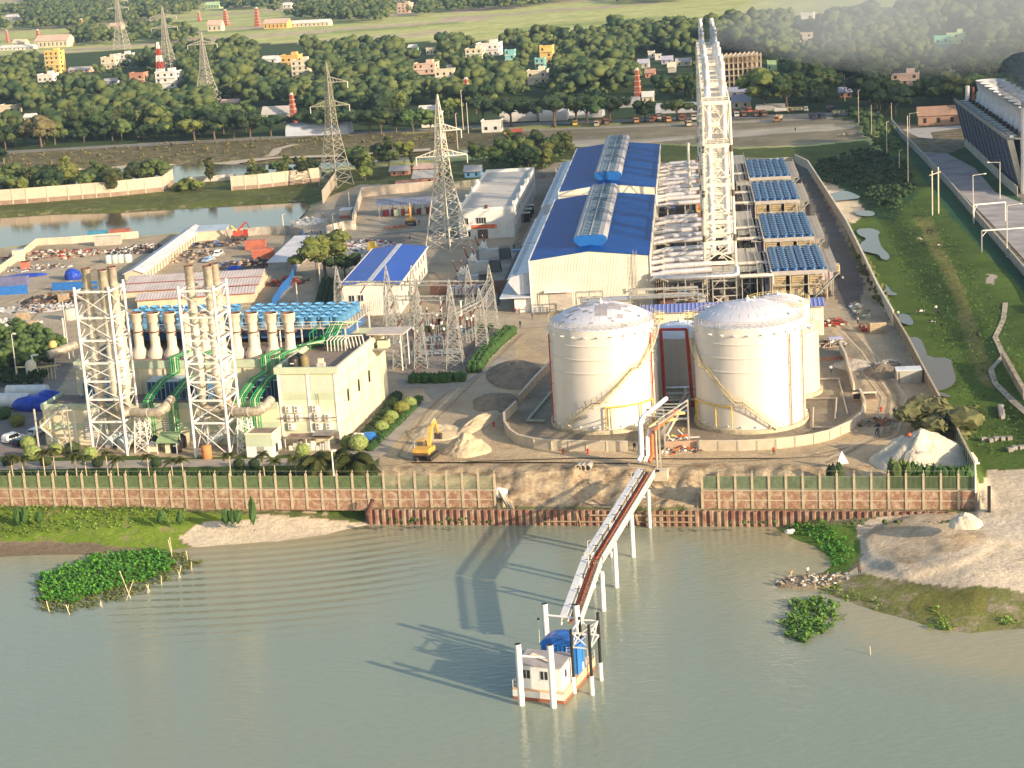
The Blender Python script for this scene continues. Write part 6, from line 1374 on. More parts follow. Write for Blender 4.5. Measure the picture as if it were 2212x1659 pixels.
def post_eq(px,h1=2.4,h2=2.4,kind=0):
 o=P(*px);m=MB();s=.35
 for x in(-s,s):
  for y in(-s,s):m.bar((x,y,0),(x*.6,y*.6,h1),.08,grey_steel)
 for z in(.8,1.6):m.bar((-s,-s,z),(s,-s,z),.06,grey_steel);m.bar((-s,s,z),(s,s,z),.06,grey_steel)
 m.box(-.4,-.4,h1,.4,.4,h1+.1,grey_steel);m.box(-.5,-.5,-.05,.5,.5,.12,concrete)
 z=h1+.1
 if kind==0:
  m.cyl((0,0,z),(0,0,z+h2),.2,porc,n=8);m.cyl((0,0,z+h2),(0,0,z+h2+.5),.26,offwhite,n=8);m.tube([(-.7,0,z+h2+.2),(.7,0,z+h2+.3)],.06,steel,n=5)
 elif kind==1:
  m.cyl((0,0,z),(0,0,z+.9),.38,offwhite,n=10);m.cyl((0,0,z+.9),(0,0,z+.9+h2),.2,porc,n=8);m.cyl((0,0,z+.9+h2),(0,0,z+1.2+h2),.3,offwhite,n=8)
 else:
  m.cyl((0,0,z),(0,0,z+h2+1.2),.24,cream_steel,n=8);m.lathe(0,0,[(.5,z+h2+1.2),(.5,z+h2+1.3),(.2,z+h2+1.3)],steel,n=10)
 return m,o
eq=[((864,733),1),((914,729),0),((925,717),0),((937,731),1),((946,728),0),((956,732),1),((997,733),1),((1020,718),1),((883,768),0),((896,757),0),((934,751),0),((1040,712),2),((998,702),2),((955,700),2),((872,748),0),((990,757),0),((962,760),0),((905,772),0),((866,786),0),((1012,740),0),((1025,735),0),((1006,716),0)]
lab=['instrument transformer post with white base standing in the switchyard','brown insulator post on a grey stand in the switchyard']
for i,(px,k)in enumerate(eq):
 m,o_=post_eq(px,2.2+.4*(i%3),2.2+.3*(i%2),k);one(m,'insulator_post',{1:'brown insulator post with white head and base standing in the switchyard',0:'slim brown insulator post on a grey stand in the switchyard',2:'tall cream tubular post with a ring on top in the switchyard'}[k],'insulator',o_,HS,{1:'white-based insulator posts',0:'slim brown insulator posts',2:'cream tubular posts'}[k])
def gear(label,px,w_,d_,h_):
 m=MB();n=max(2,round(w_/2.4))
 for i in range(n+1):
  for y in(0,d_):m.bar((w_*i/n,y,0),(w_*i/n,y,h_),.18,mat('blue_grey_steel',(.25,.30,.36),.5))
 for z in(h_*.5,h_):
  for y in(0,d_):m.bar((0,y,z),(w_,y,z),.16,MATS['blue_grey_steel'])
 for i in range(n):
  m.box(w_*i/n+.4,.3,h_-.9,w_*(i+1)/n-.4,d_-.3,h_-.1,MATS['blue_grey_steel']);m.cyl((w_*(i+.5)/n,d_/2,h_),(w_*(i+.5)/n,d_/2,h_+1.6),.16,porc,n=6)
 one(m,'breaker_frame',label,'switchgear',P(*px),HS)
gear('blue-grey breaker frame on legs, longest one in the switchyard',(910,760),7.4,2,3.2);gear('low blue-grey breaker frame left in the switchyard beside the cream building',(868,790),4.5,1.6,1.6);gear('blue-grey disconnector frame right in the switchyard toward the hedge',(985,735),4.6,1.6,2.8);gear('low disconnector frame near the front hedge',(890,772),11,1.2,1.2)
tg=mat('transformer_grey',(.42,.45,.46),.5,0,var=.1)
def transformer(label,px):
 o=P(*px);t=thing('transformer',label,'transformer',o,HS);m=MB();m.box(0,0,.4,5.4,2.8,3.3,tg);m.box(-.4,-.4,0,8.6,3.4,.4,greyconc);m.build('tank',t)
 m=MB();m.cyl((1.2,.2,4.4),(1.2,3.0,4.7),.75,white,n=14);m.bar((1.2,1,3.3),(1.2,1,4.2),.2,tg);m.build('conservator',t)
 m=MB()
 for i in range(9):m.box(5.6+i*.3,.2,.6,5.75+i*.3,2.8,3.1,mat('radiator_fins',(.18,.21,.23),.6))
 for i in range(7):m.box(-.9,.1+i*.4,.6,-.1,.25+i*.4,2.9,MATS['radiator_fins'])
 m.build('radiator',t)
 for k,(x,dx)in enumerate(((.3,-1.3),(2.0,-.9))):
  m=MB();m.cyl((x,1.6,3.3),(x+dx*.3,1.5,4.2),.36,white,n=10);m.cyl((x+dx*.3,1.5,4.2),(x+dx,1.2,7.0),.24,porc,r1=.17,n=8);m.cyl((x+dx,1.2,7.0),(x+dx*1.05,1.2,7.3),.1,steel,n=6);m.build('bushing',t)
 m=MB();m.tube([(5.4,2.9,3.6),(7.8,2.9,3.6),(8.2,2.6,2.6),(8.4,2.4,.4)],.16,black,n=6);m.box(5.5,0,3.6,8.2,2.6,3.75,mat('frame_brown',(.25,.2,.17),.7));m.build('cable_tray',t)
transformer('grey transformer with brown bushings, nearest the white building',(1036,566));transformer('grey transformer with brown bushings, middle one of the three',(1013,594));transformer('grey transformer with brown bushings, nearest the lattice gantry',(990,625))
m=MB();
for i in range(9):m.box(i*.9,0,.8,i*.9+.7,2.4,2.6,mat('pale_grey_modules',(.55,.56,.58),.5));m.box(i*.9,.3,0,i*.9+.2,.5,.8,grey_steel)
m.lathe(9.6,1,[(1.1,1.0),(1.3,2.2),(1.0,3.6),(.01,3.8)],mat('dark_purple_tank',(.07,.06,.10),.6),n=12);one(m,'capacitor_bank','pale grey module bank beside a dark rounded tank behind the gantry','switchgear',P(968,645),HS)
m=MB();m.box(0,0,0,2.0,1.4,3.2,mat('teal_grey_cabinet',(.40,.50,.50),.5));m.box(2.2,0,0,3.0,1.4,3.0,MATS['teal_grey_cabinet']);m.box(.2,-.03,.3,1.6,-.01,2.7,offwhite);one(m,'kiosk','pale teal cabinet beside the switchyard with white doors','cabinet',P(1038,661),HS)
m=MB();m.box(0,0,0,20,.25,3.2,mat('red_brown_fire_wall',(.28,.15,.12),.9));one(m,'fire_wall','red-brown low wall behind the switchyard gantry','wall',P(930,640),HS)
for lab_,px in(('white blanket hung on the switchyard side rail',(1042,672)),):
 m=MB();m.box(0,0,1.0,1.0,.1,2.4,mat('pinkish_cloth',(.72,.60,.62),.8));m.box(1.3,0,1.0,2.1,.1,2.2,MATS['pinkish_cloth']);m.bar((-1,.05,2.4),(3,.05,2.4),.05,steel);m.bar((-1,.05,0),(-1,.05,2.4),.06,steel);m.bar((3,.05,0),(3,.05,2.4),.06,steel);one(m,'blanket',lab_,'blanket',P(*px),HS)
sheet('drain_trench',[(1118,543),(1127,545),(1078,660),(1067,660)],.08,mat('dark_trench',(.10,.11,.12),.9,0,var=.2));sheet('switchyard_path',[(1100,541),(1116,543),(1066,655),(1058,625)],.08,concp)
sheet('switchyard_path',[(962,655),(972,655),(900,812),(888,812)],.07,mat('red_brown_path',(.22,.15,.12),.9));sheet('switchyard_path',[(1046,700),(1056,700),(1000,786),(988,786)],.08,MATS['red_brown_path'])
sheet('site_road',[(850,690),(1180,668),(1250,690),(1240,702),(1110,710),(860,712)],.07,mat('packed_sandy_road',(.40,.34,.25),.95,0,var=.12,scale=.2,bump=.2))
sheet('site_road',[(1110,640),(1150,560),(1195,470),(1150,470),(1120,540),(1128,548),(1080,650),(1070,672),(1110,668)],.075,MATS['packed_sandy_road'])
def pylon(label,base,ytop,m_,arms,rot=R_(45),wb=5.0,wt=.35,w_=.26,levels=11,blur=1):
 h=HT(base[0],base[1],ytop);o=P(*base);t=thing('lattice_pylon',label,'pylon',o,rot);m=MB()
 ks=h*.46;wk=wb*.36;c=lambda s:[(-s,-s),(s,-s),(s,s),(-s,s)]
 m.lattice(c(wb),c(wb*.62),0,ks*.62,4,w_,m_,w_*.5);m.lattice(c(wb*.62),c(wk),ks*.62,ks*1.05,4,w_*.9,m_,w_*.45);m.lattice(c(wk),c(wt*2),ks*1.05,h*.86,8,w_*.8,m_,w_*.4);m.lattice(c(wt*2),c(.08),h*.86,h,3,w_*.6,m_,w_*.35);m.build('tower',t)
 for z,ln,sides in arms:
  for s in sides:
   m=MB();hw=.7;d=Vector((s*math.cos(rot),s*math.sin(rot),0));n_=Vector((-d.y,d.x,0));zz=z*h/43;tip=d*ln+Vector((0,0,zz))
   for k in(-1,1):
    m.bar(n_*hw*k+Vector((0,0,zz)),tip,w_*.7,m_);m.bar(n_*hw*k*.8+Vector((0,0,zz+2.2)),tip,w_*.7,m_)
    for j in range(1,6):u=j/6;a=(n_*hw*k+Vector((0,0,zz))).lerp(tip,u);b=(n_*hw*k*.8+Vector((0,0,zz+2.2))).lerp(tip,u-.08);m.bar(a,b,w_*.4,m_)
   m.build('cross_arm',t);m=MB();m.cyl(tip,tip-Vector((0,0,2.4)),.14,offwhite,n=6);m.build('insulator_string',t)
 return t
wpy=mat('pale_pylon_steel',(.62,.58,.48),.5,0,var=.1)
pylon('tall pale lattice pylon standing beside the white admin building',(968,536),204,wpy,((33,6.0,(1,)),(26,7.2,(-1,1))),R_(38),4.6,w_=.34)
m=MB();m.box(-.9,-.9,0,.9,.9,1.8,white)
one(m,'warning_board','white board fixed high on the pale lattice pylon','board',P(955,300,30.0),HS)
gpy=mat('weathered_pylon_steel',(.33,.31,.25),.6,0,var=.1)
pylon('grey lattice pylon by the canal bank west of the pale one',(727,402),134,gpy,((36,7.0,(1,)),(28,7.0,(-1,1))),R_(40),4.4,w_=.3)
pylon('grey lattice pylon rising from the village trees, left of the canal one',(450,228),70,mat('far_pylon_steel',(.42,.40,.35),.7),((36,8,(-1,1)),),R_(30),5.5,w_=.36)
pylon('slim distant pylon beside the red and white mast',(365,158),12,MATS['far_pylon_steel'],((36,9,(-1,1)),(29,9,(-1,1))),R_(20),5.0,w_=.4)
pylon('distant pylon left of the red and white mast',(264,106),-25,MATS['far_pylon_steel'],((34,9,(1,)),(29,9,(-1,1))),R_(20),5.5,w_=.42)
o=P(349,176);h=HT(349,176,91);t=thing('radio_mast','red and white lattice mast on the white village block','mast',o,.3)
for i in range(6):
 m=MB();z0,z1=h*i/6,h*(i+1)/6;s0,s1=2.6-2.2*i/6,2.6-2.2*(i+1)/6;c=lambda s:[(-s,-s),(s,-s),(s,s),(-s,s)]
 m.lattice(c(s0),c(s1),z0,z1,2,.4,mat('mast_red',(.45,.06,.04),.6)if i%2==0 else white,.25);m.build('section',t)
def shed4(label,fl,fr,bl,ze,zr,wallm,roofm,name='shed',gable=True,doors=0,hip=False):
 """fl, fr, bl: ground pixels of front-left, front-right, back-left"""
 a,b,c=P(*fl),P(*fr),P(*bl);d=b-a;hd=math.atan2(-d.y,d.x);f=Fr(a,hd);Wd=f.q(b).x;Dp=abs(f.q(c).y);sh=f.q(c).x
 t=thing(name,label,'shed',a,hd);m=MB()
 if gable=='x':
  m.add([(0,0,0),(Wd,0,0),(Wd,0,ze),(0,0,ze),(0,Dp,0),(Wd,Dp,0),(Wd,Dp,ze),(0,Dp,ze),(0,Dp/2,zr),(Wd,Dp/2,zr)],[(0,1,2,3),(5,4,7,6),(4,0,3,8,7),(1,5,6,9,2)],wallm);m.build('wall',t);m=MB()
  m.add([(-.4,-.5,ze-.05),(Wd+.4,-.5,ze-.05),(Wd+.4,Dp/2,zr+.08),(-.4,Dp/2,zr+.08),(Wd+.4,Dp+.5,ze-.05),(-.4,Dp+.5,ze-.05)],[(0,1,2,3),(3,2,4,5)],roofm);m.build('roof',t)
  m=MB();m.box(-.4,-.55,ze-.2,Wd+.4,-.5,ze,mat('red_eaves',(.34,.10,.08),.7));m.build('eaves',t)
 elif gable:
  g=MB();g.gable(0,Wd,0,Dp,0,ze,zr,wallm,roofm);
  w_=MB();r_=MB()
  w_.v=g.v[:];r_.v=g.v[:];iw=g.ms.index(wallm)
  w_.ms=[wallm];r_.ms=[roofm];w_.f=[q for q,k in zip(g.f,g.fm)if k==iw];r_.f=[q for q,k in zip(g.f,g.fm)if k!=iw];w_.fm=[0]*len(w_.f);r_.fm=[0]*len(r_.f);w_.sm=[False]*len(w_.f);r_.sm=[False]*len(r_.f)
  w_.build('wall',t);r_.build('roof',t)
 else:
  m.box(0,0,0,Wd,Dp,ze,wallm);m.build('wall',t);m=MB();m.add([(-.3,-.3,ze+.03),(Wd+.3,-.3,ze+.03),(Wd+.3,Dp+.3,zr),(-.3,Dp+.3,zr),(-.3,-.3,ze+.2),(Wd+.3,-.3,ze+.2),(Wd+.3,Dp+.3,zr+.15),(-.3,Dp+.3,zr+.15)],[(0,3,2,1),(4,5,6,7),(0,1,5,4),(1,2,6,5),(2,3,7,6),(3,0,4,7)],roofm);m.build('roof',t)
 for i in range(doors):
  m=MB();y=Dp*(i+.5)/doors;m.box(Wd+.01,y-.5,0,Wd+.05,y+.5,2.1,mat('shed_door',(.22,.24,.24),.7));m.build('door',t)
 return t
shw=mat('yard_shed_wall',(.60,.52,.38),.85,0,var=.1,scale=.4);pr=ribbed('pinkish_white_roof',(.55,.49,.47),.8,'X',.7);wr=ribbed('white_sheet_roof',(.62,.62,.66),.8,'Y',.6)
shed4('very long narrow shed with pale roof running back toward the pond',(271,612),(311,610),(402,512),2.6,3.6,shw,wr,doors=22)
shed4('low pale shed at the pond edge joined to the long narrow shed',(424,521),(487,517),(430,511),2.8,3.2,shw,ribbed('pale_blue_roof',(.45,.52,.60),.8,'X'),gable=False)
shed4('first of three pinkish-roofed sheds behind the blue coolers, farthest',(276,632),(566,616),(282,617),2.6,3.4,shw,pr,gable='x');shed4('second of three pinkish-roofed sheds behind the blue coolers, middle',(262,651),(560,634),(268,636),2.6,3.4,shw,pr,gable='x');shed4('third of three pinkish-roofed sheds, nearest the blue coolers',(298,670),(550,653),(303,655),2.6,3.4,shw,pr,gable='x')
shed4('grey shed with a slanting white roof beside the blue sheet fence',(580,585),(635,583),(594,543),2.2,4.2,mat('grey_sheet_wall',(.34,.34,.33),.7),wr,gable=False)
panel_wall('blue sheet fence winding past the white-roofed shed',[(658,512),(652,548),(640,585),(627,618),(612,632),(590,668)],2.6,.12,m=blue,cap=None,post=2.5,name='sheet_fence',cat='fence',postw=None)
panel_wall('blue sheet fence at the west edge of the scrap yard',[(0,638),(61,634)],2.4,.12,m=blue,cap=None,name='sheet_fence',cat='fence',postw=None);panel_wall('blue sheet fence behind the left lattice tower',[(113,628),(212,624)],2.2,.12,m=blue,cap=None,name='sheet_fence',cat='fence',postw=None)
panel_wall('yard wall along the pond with a bend in the west',[(0,590),(40,562),(80,530),(155,526),(300,514)],2.2,.2,m=wallm,cap=None,post=4,name='yard_wall');panel_wall('grey yard wall curving round behind the crane',[(489,514),(560,508),(620,505),(655,512)],2.6,.2,m=mat('grey_yard_wall',(.42,.39,.34),.9,var=.2),cap=None,post=4,name='yard_wall')
panel_wall('short panel fence by the dirt road to the pond',[(707,508),(745,498),(770,496)],3.0,.15,m=mat('pale_panels',(.55,.50,.42),.85,var=.2),cap=None,post=1.5,name='panel_fence',cat='fence')
def container(label,px,length,h,colm,hd=HS):
 m=MB();m.box(0,0,.15,length,2.4,2.75,colm);m.box(-.03,-.03,.05,length+.03,0,.3,colm);m.box(-.03,-.03,2.65,length+.03,0,2.8,colm)
 for x in(-.04,length-.1):m.box(x,-.05,.05,x+.14,.08,2.8,colm)
 for i in range(int(length/.35)):m.box(.2+i*.35,-.04,.35,.32+i*.35,-.005,2.6,colm)
 one(m,'shipping_container',label,'container',P(*px),hd)
cr=mat('faded_red_container',(.38,.12,.08),.7,0,var=.15);co=mat('orange_red_container',(.50,.16,.10),.7,0,var=.15);cbl=mat('turquoise_container',(.06,.26,.42),.6,0,var=.15);cpu=mat('dull_violet_container',(.16,.17,.32),.7,0,var=.15)
container('turquoise container at the pond edge beside the red one',(190,520),6,2.7,cbl,R_(0));container('rusty red container at the pond edge beside the turquoise one',(238,516),6.3,2.7,cr,R_(0));container('long orange-red container near the crane',(530,541),6,2.7,co,R_(4));container('second orange-red container in front of the crane, beside the pile of coils',(545,560),6,2.7,co,R_(4))
container('dull violet container at the west edge of the scrap yard',(-10,622),9,2.7,cpu,R_(3));container('pale container behind the turquoise and red ones',(205,532),8,2.7,mat('pale_container',(.50,.46,.40),.7),R_(0))
m=MB();m.box(0,0,0,2.4,2,2.3,co);m.box(-.1,-.1,2.3,2.5,2.1,2.4,rust);one(m,'red_cabin','small brick-red cabin among the scrap at the west yard','cabin',P(45,584))
m=MB();m.box(0,0,0,3.2,2.4,3.4,palesand);m.box(-.1,-.1,3.4,3.3,2.5,3.5,MATS['pale_blue_roof']);one(m,'guard_hut','sandy guard hut with blue roof edge beside the yard wall','hut',P(28,566))
for i,x in enumerate((236,250,262,277)):
 m=MB();m.lathe(0,0,[(1.25,0),(1.3,1.8),(1.0,2.3),(.01,2.4)],mat('pale_green_white_drum',(.55,.60,.55),.6),n=14);one(m,'storage_drum','pale round drum in the row of four before the long narrow shed','drum',P(x,568-i*.7),0,'row of four pale drums')
m=MB();m.lathe(0,0,[(1.6,0),(1.7,2.4),(1.5,2.7),(.01,2.8)],mat('cream_grey_tank',(.55,.52,.42),.7),n=16);one(m,'storage_drum','single big cream tank left of the left lattice tower','tank',P(152,690))
for i,(px,s_)in enumerate((((36,699),3.0),((52,720),3.4),((126,655),2.6))):
 m=MB();m.box(0,0,0,s_,2.0,s_*.8,mat('crate_board',(.42,.31,.2),.9,var=.2));m.box(-.05,-.05,s_*.8,s_+.05,2.05,s_*.8+.12,mat('crate_lid',(.48,.40,.3),.9));
 for k in range(3):m.box(.1+k*s_*.42,-.06,0,.25+k*s_*.42,-.01,s_*.8,wood)
 one(m,'wooden_crate',['wooden crate above the white bags in the west yard','largest brown crate near the garden trees in the west yard','tan crate under a blue cover beside the dark scrap'][i],'crate',P(*px))
def scrap(label,px,rx,ry,h,n,cols,size=1.0,name='scrap_heap',seed=0,long=.3,base=None):
 rr=random.Random(seed or int(px[0]*7+px[1]));m=MB()
 for i in range(n):
  a=rr.uniform(0,6.28);d=rr.random()**.6;x,y=rx*d*math.cos(a),ry*d*math.sin(a);z=h*(1-d)*rr.uniform(.3,1)+.1;c=rr.choice(cols);k=size*rr.uniform(.4,1.2)
  u=rr.random()
  if u<long:
   b=rr.uniform(0,3.14);L_=k*rr.uniform(1.5,3.2);m.bar((x-math.cos(b)*L_/2,y-math.sin(b)*L_/2,z),(x+math.cos(b)*L_/2,y+math.sin(b)*L_/2,z+rr.uniform(-.2,.6)),.22*size,c)
  elif u<.75:
   q=Matrix.Rotation(rr.uniform(0,3),3,Vector((rr.random(),rr.random(),rr.random()+.1)).normalized());m.bar(Vector((x,y,z))-q@Vector((k*.5,0,0)),Vector((x,y,z))+q@Vector((k*.5,0,0)),k*.8,c,k*.5)
  else:m.blob((x,y,z),(k*.7,k*.6,k*.4),c,1,.25,seed=i)
 m.heap(0,0,0,rx*1.05,ry*1.05,h*.55,base or cols[0],n=18,rings=6,seed=rr.random()*9)
 return one(m,name,label,'scrap',P(*px),0,None,'stuff')
dk=mat('dark_scrap',(.09,.07,.06),.9,var=.3);tan=mat('tan_debris',(.38,.29,.20),.9,var=.2);wht=mat('white_sacks',(.62,.60,.58),.8,var=.1)
scrap('mixed heap of rusty scrap and rags beside the pond wall',(118,552),17,8,1.8,190,[tan,rust,dk,wht,greyconc,red,MATS['brown_bund_panel']],1.0);scrap('spill of white and brown scrap below the rusty heap',(80,580),10,5,1.0,90,[greyconc,wht,rust,tan,steel],.9)
scrap('low dark heap of metal behind the four drums',(300,540),11,8,1.4,130,[dk,greyconc,steel,wht,rust],.9);scrap('dark brush and timber heap left of the tall left lattice tower',(120,648),10,9,1.2,130,[dk,wood,dk,rust,greyconc],1.0,long=.6)
scrap('white sacks and rubbish in the west yard',(75,668),12,6,1.0,130,[wht,greyconc,tan,MATS['pale_blue_roof'],dk],.9);scrap('pile of white sacks at the left edge above the trees',(18,706),8,6,2.2,60,[wht],1.5,long=0)
scrap('heap of brown cable coils beside the long narrow shed',(420,555),9,11,2.0,110,[tan,MATS['brown_bund_panel'],greyconc,dk],1.2,long=.1);scrap('metal bars and blue bits behind the parked white cars',(455,530),10,5,1.2,100,[dk,rust,blue,greyconc,tan],.9);scrap('dark heap of coils near the orange-red containers',(560,572),8,6,2.0,90,[dk,rust,MATS['brown_bund_panel'],tan],1.1,long=.1)
scrap('scrap bars and blue sheet right of the parked cars',(515,572),9,7,1.0,80,[dk,blue,greyconc,wood,rust],.9,long=.5);scrap('dark red machinery clutter below the white-roofed shed',(615,612),6,5,1.6,60,[rust,dk,red,cr],1.0)
scrap('bright rubbish strewn beside the blue-roofed workshop',(790,532),11,12,.8,150,[wht,tan,greyconc,red,steel,dk,MATS['pinkish_white_roof']],.9,name='debris');scrap('stacked orange-brown planks in the builders yard',(860,492),4,1.6,.8,40,[mat('plank_orange',(.5,.22,.12),.8),tan],.9,long=.7)
scrap('white sacks along the pond edge',(668,478),6,9,.6,50,[wht,greyconc],.8,long=0,name='sandbag_heap')
def blue_tarp(label,px,rx,ry,h):m=MB();m.blob((0,0,h*.4),(rx,ry,h),tarp,3,.05,seed=int(px[0]),flat=False);one(m,'tarpaulin',label,'tarpaulin',P(*px))
blue_tarp('blue tarpaulin over goods behind the left lattice tower top',(158,603),2.4,2.0,2.2);blue_tarp('long blue tarpaulin on the ground in the west yard',(58,597),6,2.2,.6);blue_tarp('small blue tarpaulin between the parked cars and the sheds',(508,586),2.2,1.4,1.2)
car('white van parked by the cable coils in the scrap yard',(471,553),R_(190),('w3',(.78,.78,.78)),True,5);car('blue and white pickup parked by the cable coils',(450,565),R_(200),('w4',(.30,.42,.60)),False,4.8)
m=MB();m.box(0,0,.8,5,2.2,1.6,dk)
for x in(.8,2.0,4.2):m.cyl((x,-.05,.5),(x,.3,.5),.5,tyre,n=10)
m.box(3.6,.1,1.6,5.0,2.1,3.2,red);m.box(.6,.2,1.6,3.2,2.0,3.0,mat('crane_red',(.5,.08,.05),.5));m.bar((1.5,1,2.6),(4.8,1.1,5.6),.5,red);m.bar((2.5,.8,2.4),(.2,.9,4.8),.4,yellow);m.bar((4.8,1.1,5.6),(5.6,1.1,3.6),.2,dk)
one(m,'truck_crane','red truck crane with yellow boom by the yard wall','crane',P(500,522))
cr_=P(820,470);f=Fr(cr_);wx=f.px(938,463).x;t=thing('machine_canopy','open shed with pale blue roof over red machines in the builders yard','canopy',cr_,HS);m=MB();m.add([(-1,-1,3.9),(wx+1,-1,3.9),(wx+1,6.5,5.0),(-1,6.5,5.0)],[(0,1,2,3),(3,2,1,0)],ribbed('pale_violet_roof',(.44,.48,.62),.8,'X'));m.build('roof',t);m=MB()
for i in range(6):
 for y in(0,5.5):m.bar((wx*i/5,y,0),(wx*i/5,y,3.9+y*.17),.16,grey_steel)
m.build('posts',t);m=MB()
for i in range(6):
 m.box(.8+i*wx/6.4,2.0,0,.8+i*wx/6.4+1.4,4.6,1.8+.3*(i%2),mat('dark_red_machine',(.28,.03,.04),.6))
m.box(4.6,.6,.2,6.8,1.4,2.2,pgreen);m.box(wx-4,.6,.2,wx-2.6,1.4,2.0,pgreen);m.build('machines',t)
m=MB();m.box(0,0,0,3.6,5,2.6,MATS['pale_panels']);m.box(-.2,-.2,2.6,3.8,5.2,2.75,wr);m.box(-.1,-.5,0,3.2,-.05,.9,mat('faded_red_cloth',(.5,.14,.1),.8));one(m,'tent_hut','small pale hut with red cloth at its foot by the pond road','hut',P(735,472),HS)
def excavator(label,px,hd,bc,s=1.0,boomside=.5,up=1):
 o=P(*px);t=thing('excavator',label,'excavator',o,hd);yl=mat(bc[0],bc[1],.5,0,var=.1)
 for x in(-1.15,1.15):
  m=MB();pr_=[(-1.9,.15),(-2.1,.45),(-1.9,.8),(1.9,.8),(2.1,.45),(1.9,.15),(1.6,0),(-1.6,0)];n=8;m.add([(x-.3,y,z)for y,z in pr_]+[(x+.3,y,z)for y,z in pr_],[(i,(i+1)%n,(i+1)%n+n,i+n)for i in range(n)]+[tuple(range(n))[::-1],tuple(range(n,2*n))],tyre)
  for y in(-1.6,-.8,0,.8,1.6):m.cyl((x-.33,y,.42),(x+.33,y,.42),.3,dk,n=8)
  m.build('track',t)
 m=MB();m.cyl((0,0,.7),(0,0,1.0),.9,dk,n=12);m.prism([(-1.3,-2.2),(1.3,-2.2),(1.3,1.4),(-1.3,1.4)],1.0,1.25,dk);m.prism([(-1.3,-2.3),(1.3,-2.3),(1.2,-.4),(-1.2,-.4)],1.25,2.1,yl);m.box(.15,-.4,1.25,1.25,1.0,1.9,yl);m.box(-1.25,-2.34,1.3,1.25,-2.3,1.5,dk);m.build('body',t)
 m=MB();m.box(-1.25,-.3,1.25,-.25,1.3,2.8,mat('cab_dark',(.10,.09,.08),.4));m.box(-1.28,-.33,2.8,-.22,1.33,2.9,yl);m.box(-1.1,1.31,1.6,-.4,1.33,2.6,glass);m.build('cab',t)
 m=MB();m.bar((.2,.9,1.6),(.2,2.6,4.4 if up else 3),.5,yl,.6);m.bar((.2,2.5,4.3),(.2,4.4,5.0),.4,yl,.5);m.build('boom',t)
 m=MB();m.bar((.2,4.3,5.1),(.2,5.4,2.6),.32,yl,.4);m.bar((.2,2.7,4.9),(.2,4.3,5.3),.14,steel);m.bar((.2,1.4,1.7),(.2,2.6,3.6),.14,steel);m.build('arm',t)
 m=MB();m.add([(-.35,5.3,2.7),(.75,5.3,2.7),(.75,5.0,1.7),(-.35,5.0,1.7),(-.35,5.8,1.5),(.75,5.8,1.5),(-.35,6.0,2.4),(.75,6.0,2.4)],[(0,1,2,3),(3,2,5,4),(4,5,7,6),(0,3,4,6),(1,7,5,2)],dk);m.build('bucket',t)
 t.scale=(s,)*3;return t
excavator('yellow excavator digging beside the sand heap',(921,990),R_(18),('excavator_yellow',(.62,.38,.08)),1.12);excavator('orange excavator with raised boom in front of the open machine shed',(887,486),R_(-4),('excavator_orange',(.62,.36,.08)),1.15)
m=MB();m.box(-1.2,-2.4,.8,1.2,1.2,1.8,yellow);m.box(-1,-1.6,1.8,1,.2,3.2,yellow);m.box(-.9,.21,2,.9,.24,3,glass);m.box(-1.4,2.2,.3,1.4,2.8,1.2,yellow);m.bar((-.8,.8,1.4),(-.8,2.4,.9),.25,yellow);m.bar((.8,.8,1.4),(.8,2.4,.9),.25,yellow)
for x in(-1.2,1.0):
 for y in(-1.6,.9):m.cyl((x,y,.7),(x+.3,y,.7),.7,tyre,n=12)
one(m,'wheel_loader','yellow wheel loader parked behind the blue-roofed workshop','loader',P(806,545),R_(8))
m=MB();m.box(-1.0,-1.4,.8,1.0,1.6,3.0,mat('sandy_cab',(.70,.55,.32),.6));m.box(-.7,-1.45,1.9,.7,-1.41,2.8,rust);m.box(-.8,-1.9,.4,.8,-1.45,1.5,dk)
for x in(-1.0,.8):
 for y in(-1,1.2):m.cyl((x,y,.5),(x+.25,y,.5),.5,tyre,n=10)
one(m,'forklift','cream-coloured forklift at the corner of the near blue fan bank','forklift',P(1805,597),HS)
def heap(label,px,rx,ry,h,m_,seed=0,gul=.1,hd=0,peak=1.1):m=MB();m.heap(0,0,0,rx,ry,h,m_,seed=seed,gul=gul,rough=.22,peak=peak);return one(m,'sand_heap',label,'heap',P(*px),hd)
heap('sharp tan sand heap beside the yellow excavator',(1007,976),4.6,4.2,3.6,sandm,1,.14);heap('flat earlier sand heap behind the yellow excavator',(940,935),5.2,6,1.6,sandm,2);heap('long low spoil ridge running from the excavator toward the tanks',(1035,915),2.4,10,1.7,sandm,3,hd=R_(25))
heap('biggest pale sand heap in the east corner by the compound wall',(1990,992),8.6,7.8,5.4,palesand,4,.2,peak=.95);heap('dark gravel heap beside the pale pylon',(900,512),17,12,1.3,gravel,5);heap('earth heap left of the short brick-coloured wall',(1115,810),6,13,2.2,mat('brown_spoil',(.26,.21,.15),.95,0,var=.2,scale=.5,bump=1),6);heap('second earth heap left of the curved tank wall',(1070,870),5,8,1.4,MATS['brown_spoil'],7)
heap('grey sand heap beside the gravel road right of the tanks',(1845,790),4,5,1.4,mat('grey_sand',(.44,.40,.34),.95,bump=1,scale=.5),8);heap('earth heap next to the tin shed by the brown fence',(1905,805),4,6,1.8,MATS['brown_spoil'],9);heap('small cone of white sand on the river beach',(2085,1128),2.6,2.2,1.6,palesand,10);heap('reddish earth patch heap inside the tank yard',(1798,775),3.6,1.8,.5,mat('red_soil',(.38,.16,.08),.95),11)
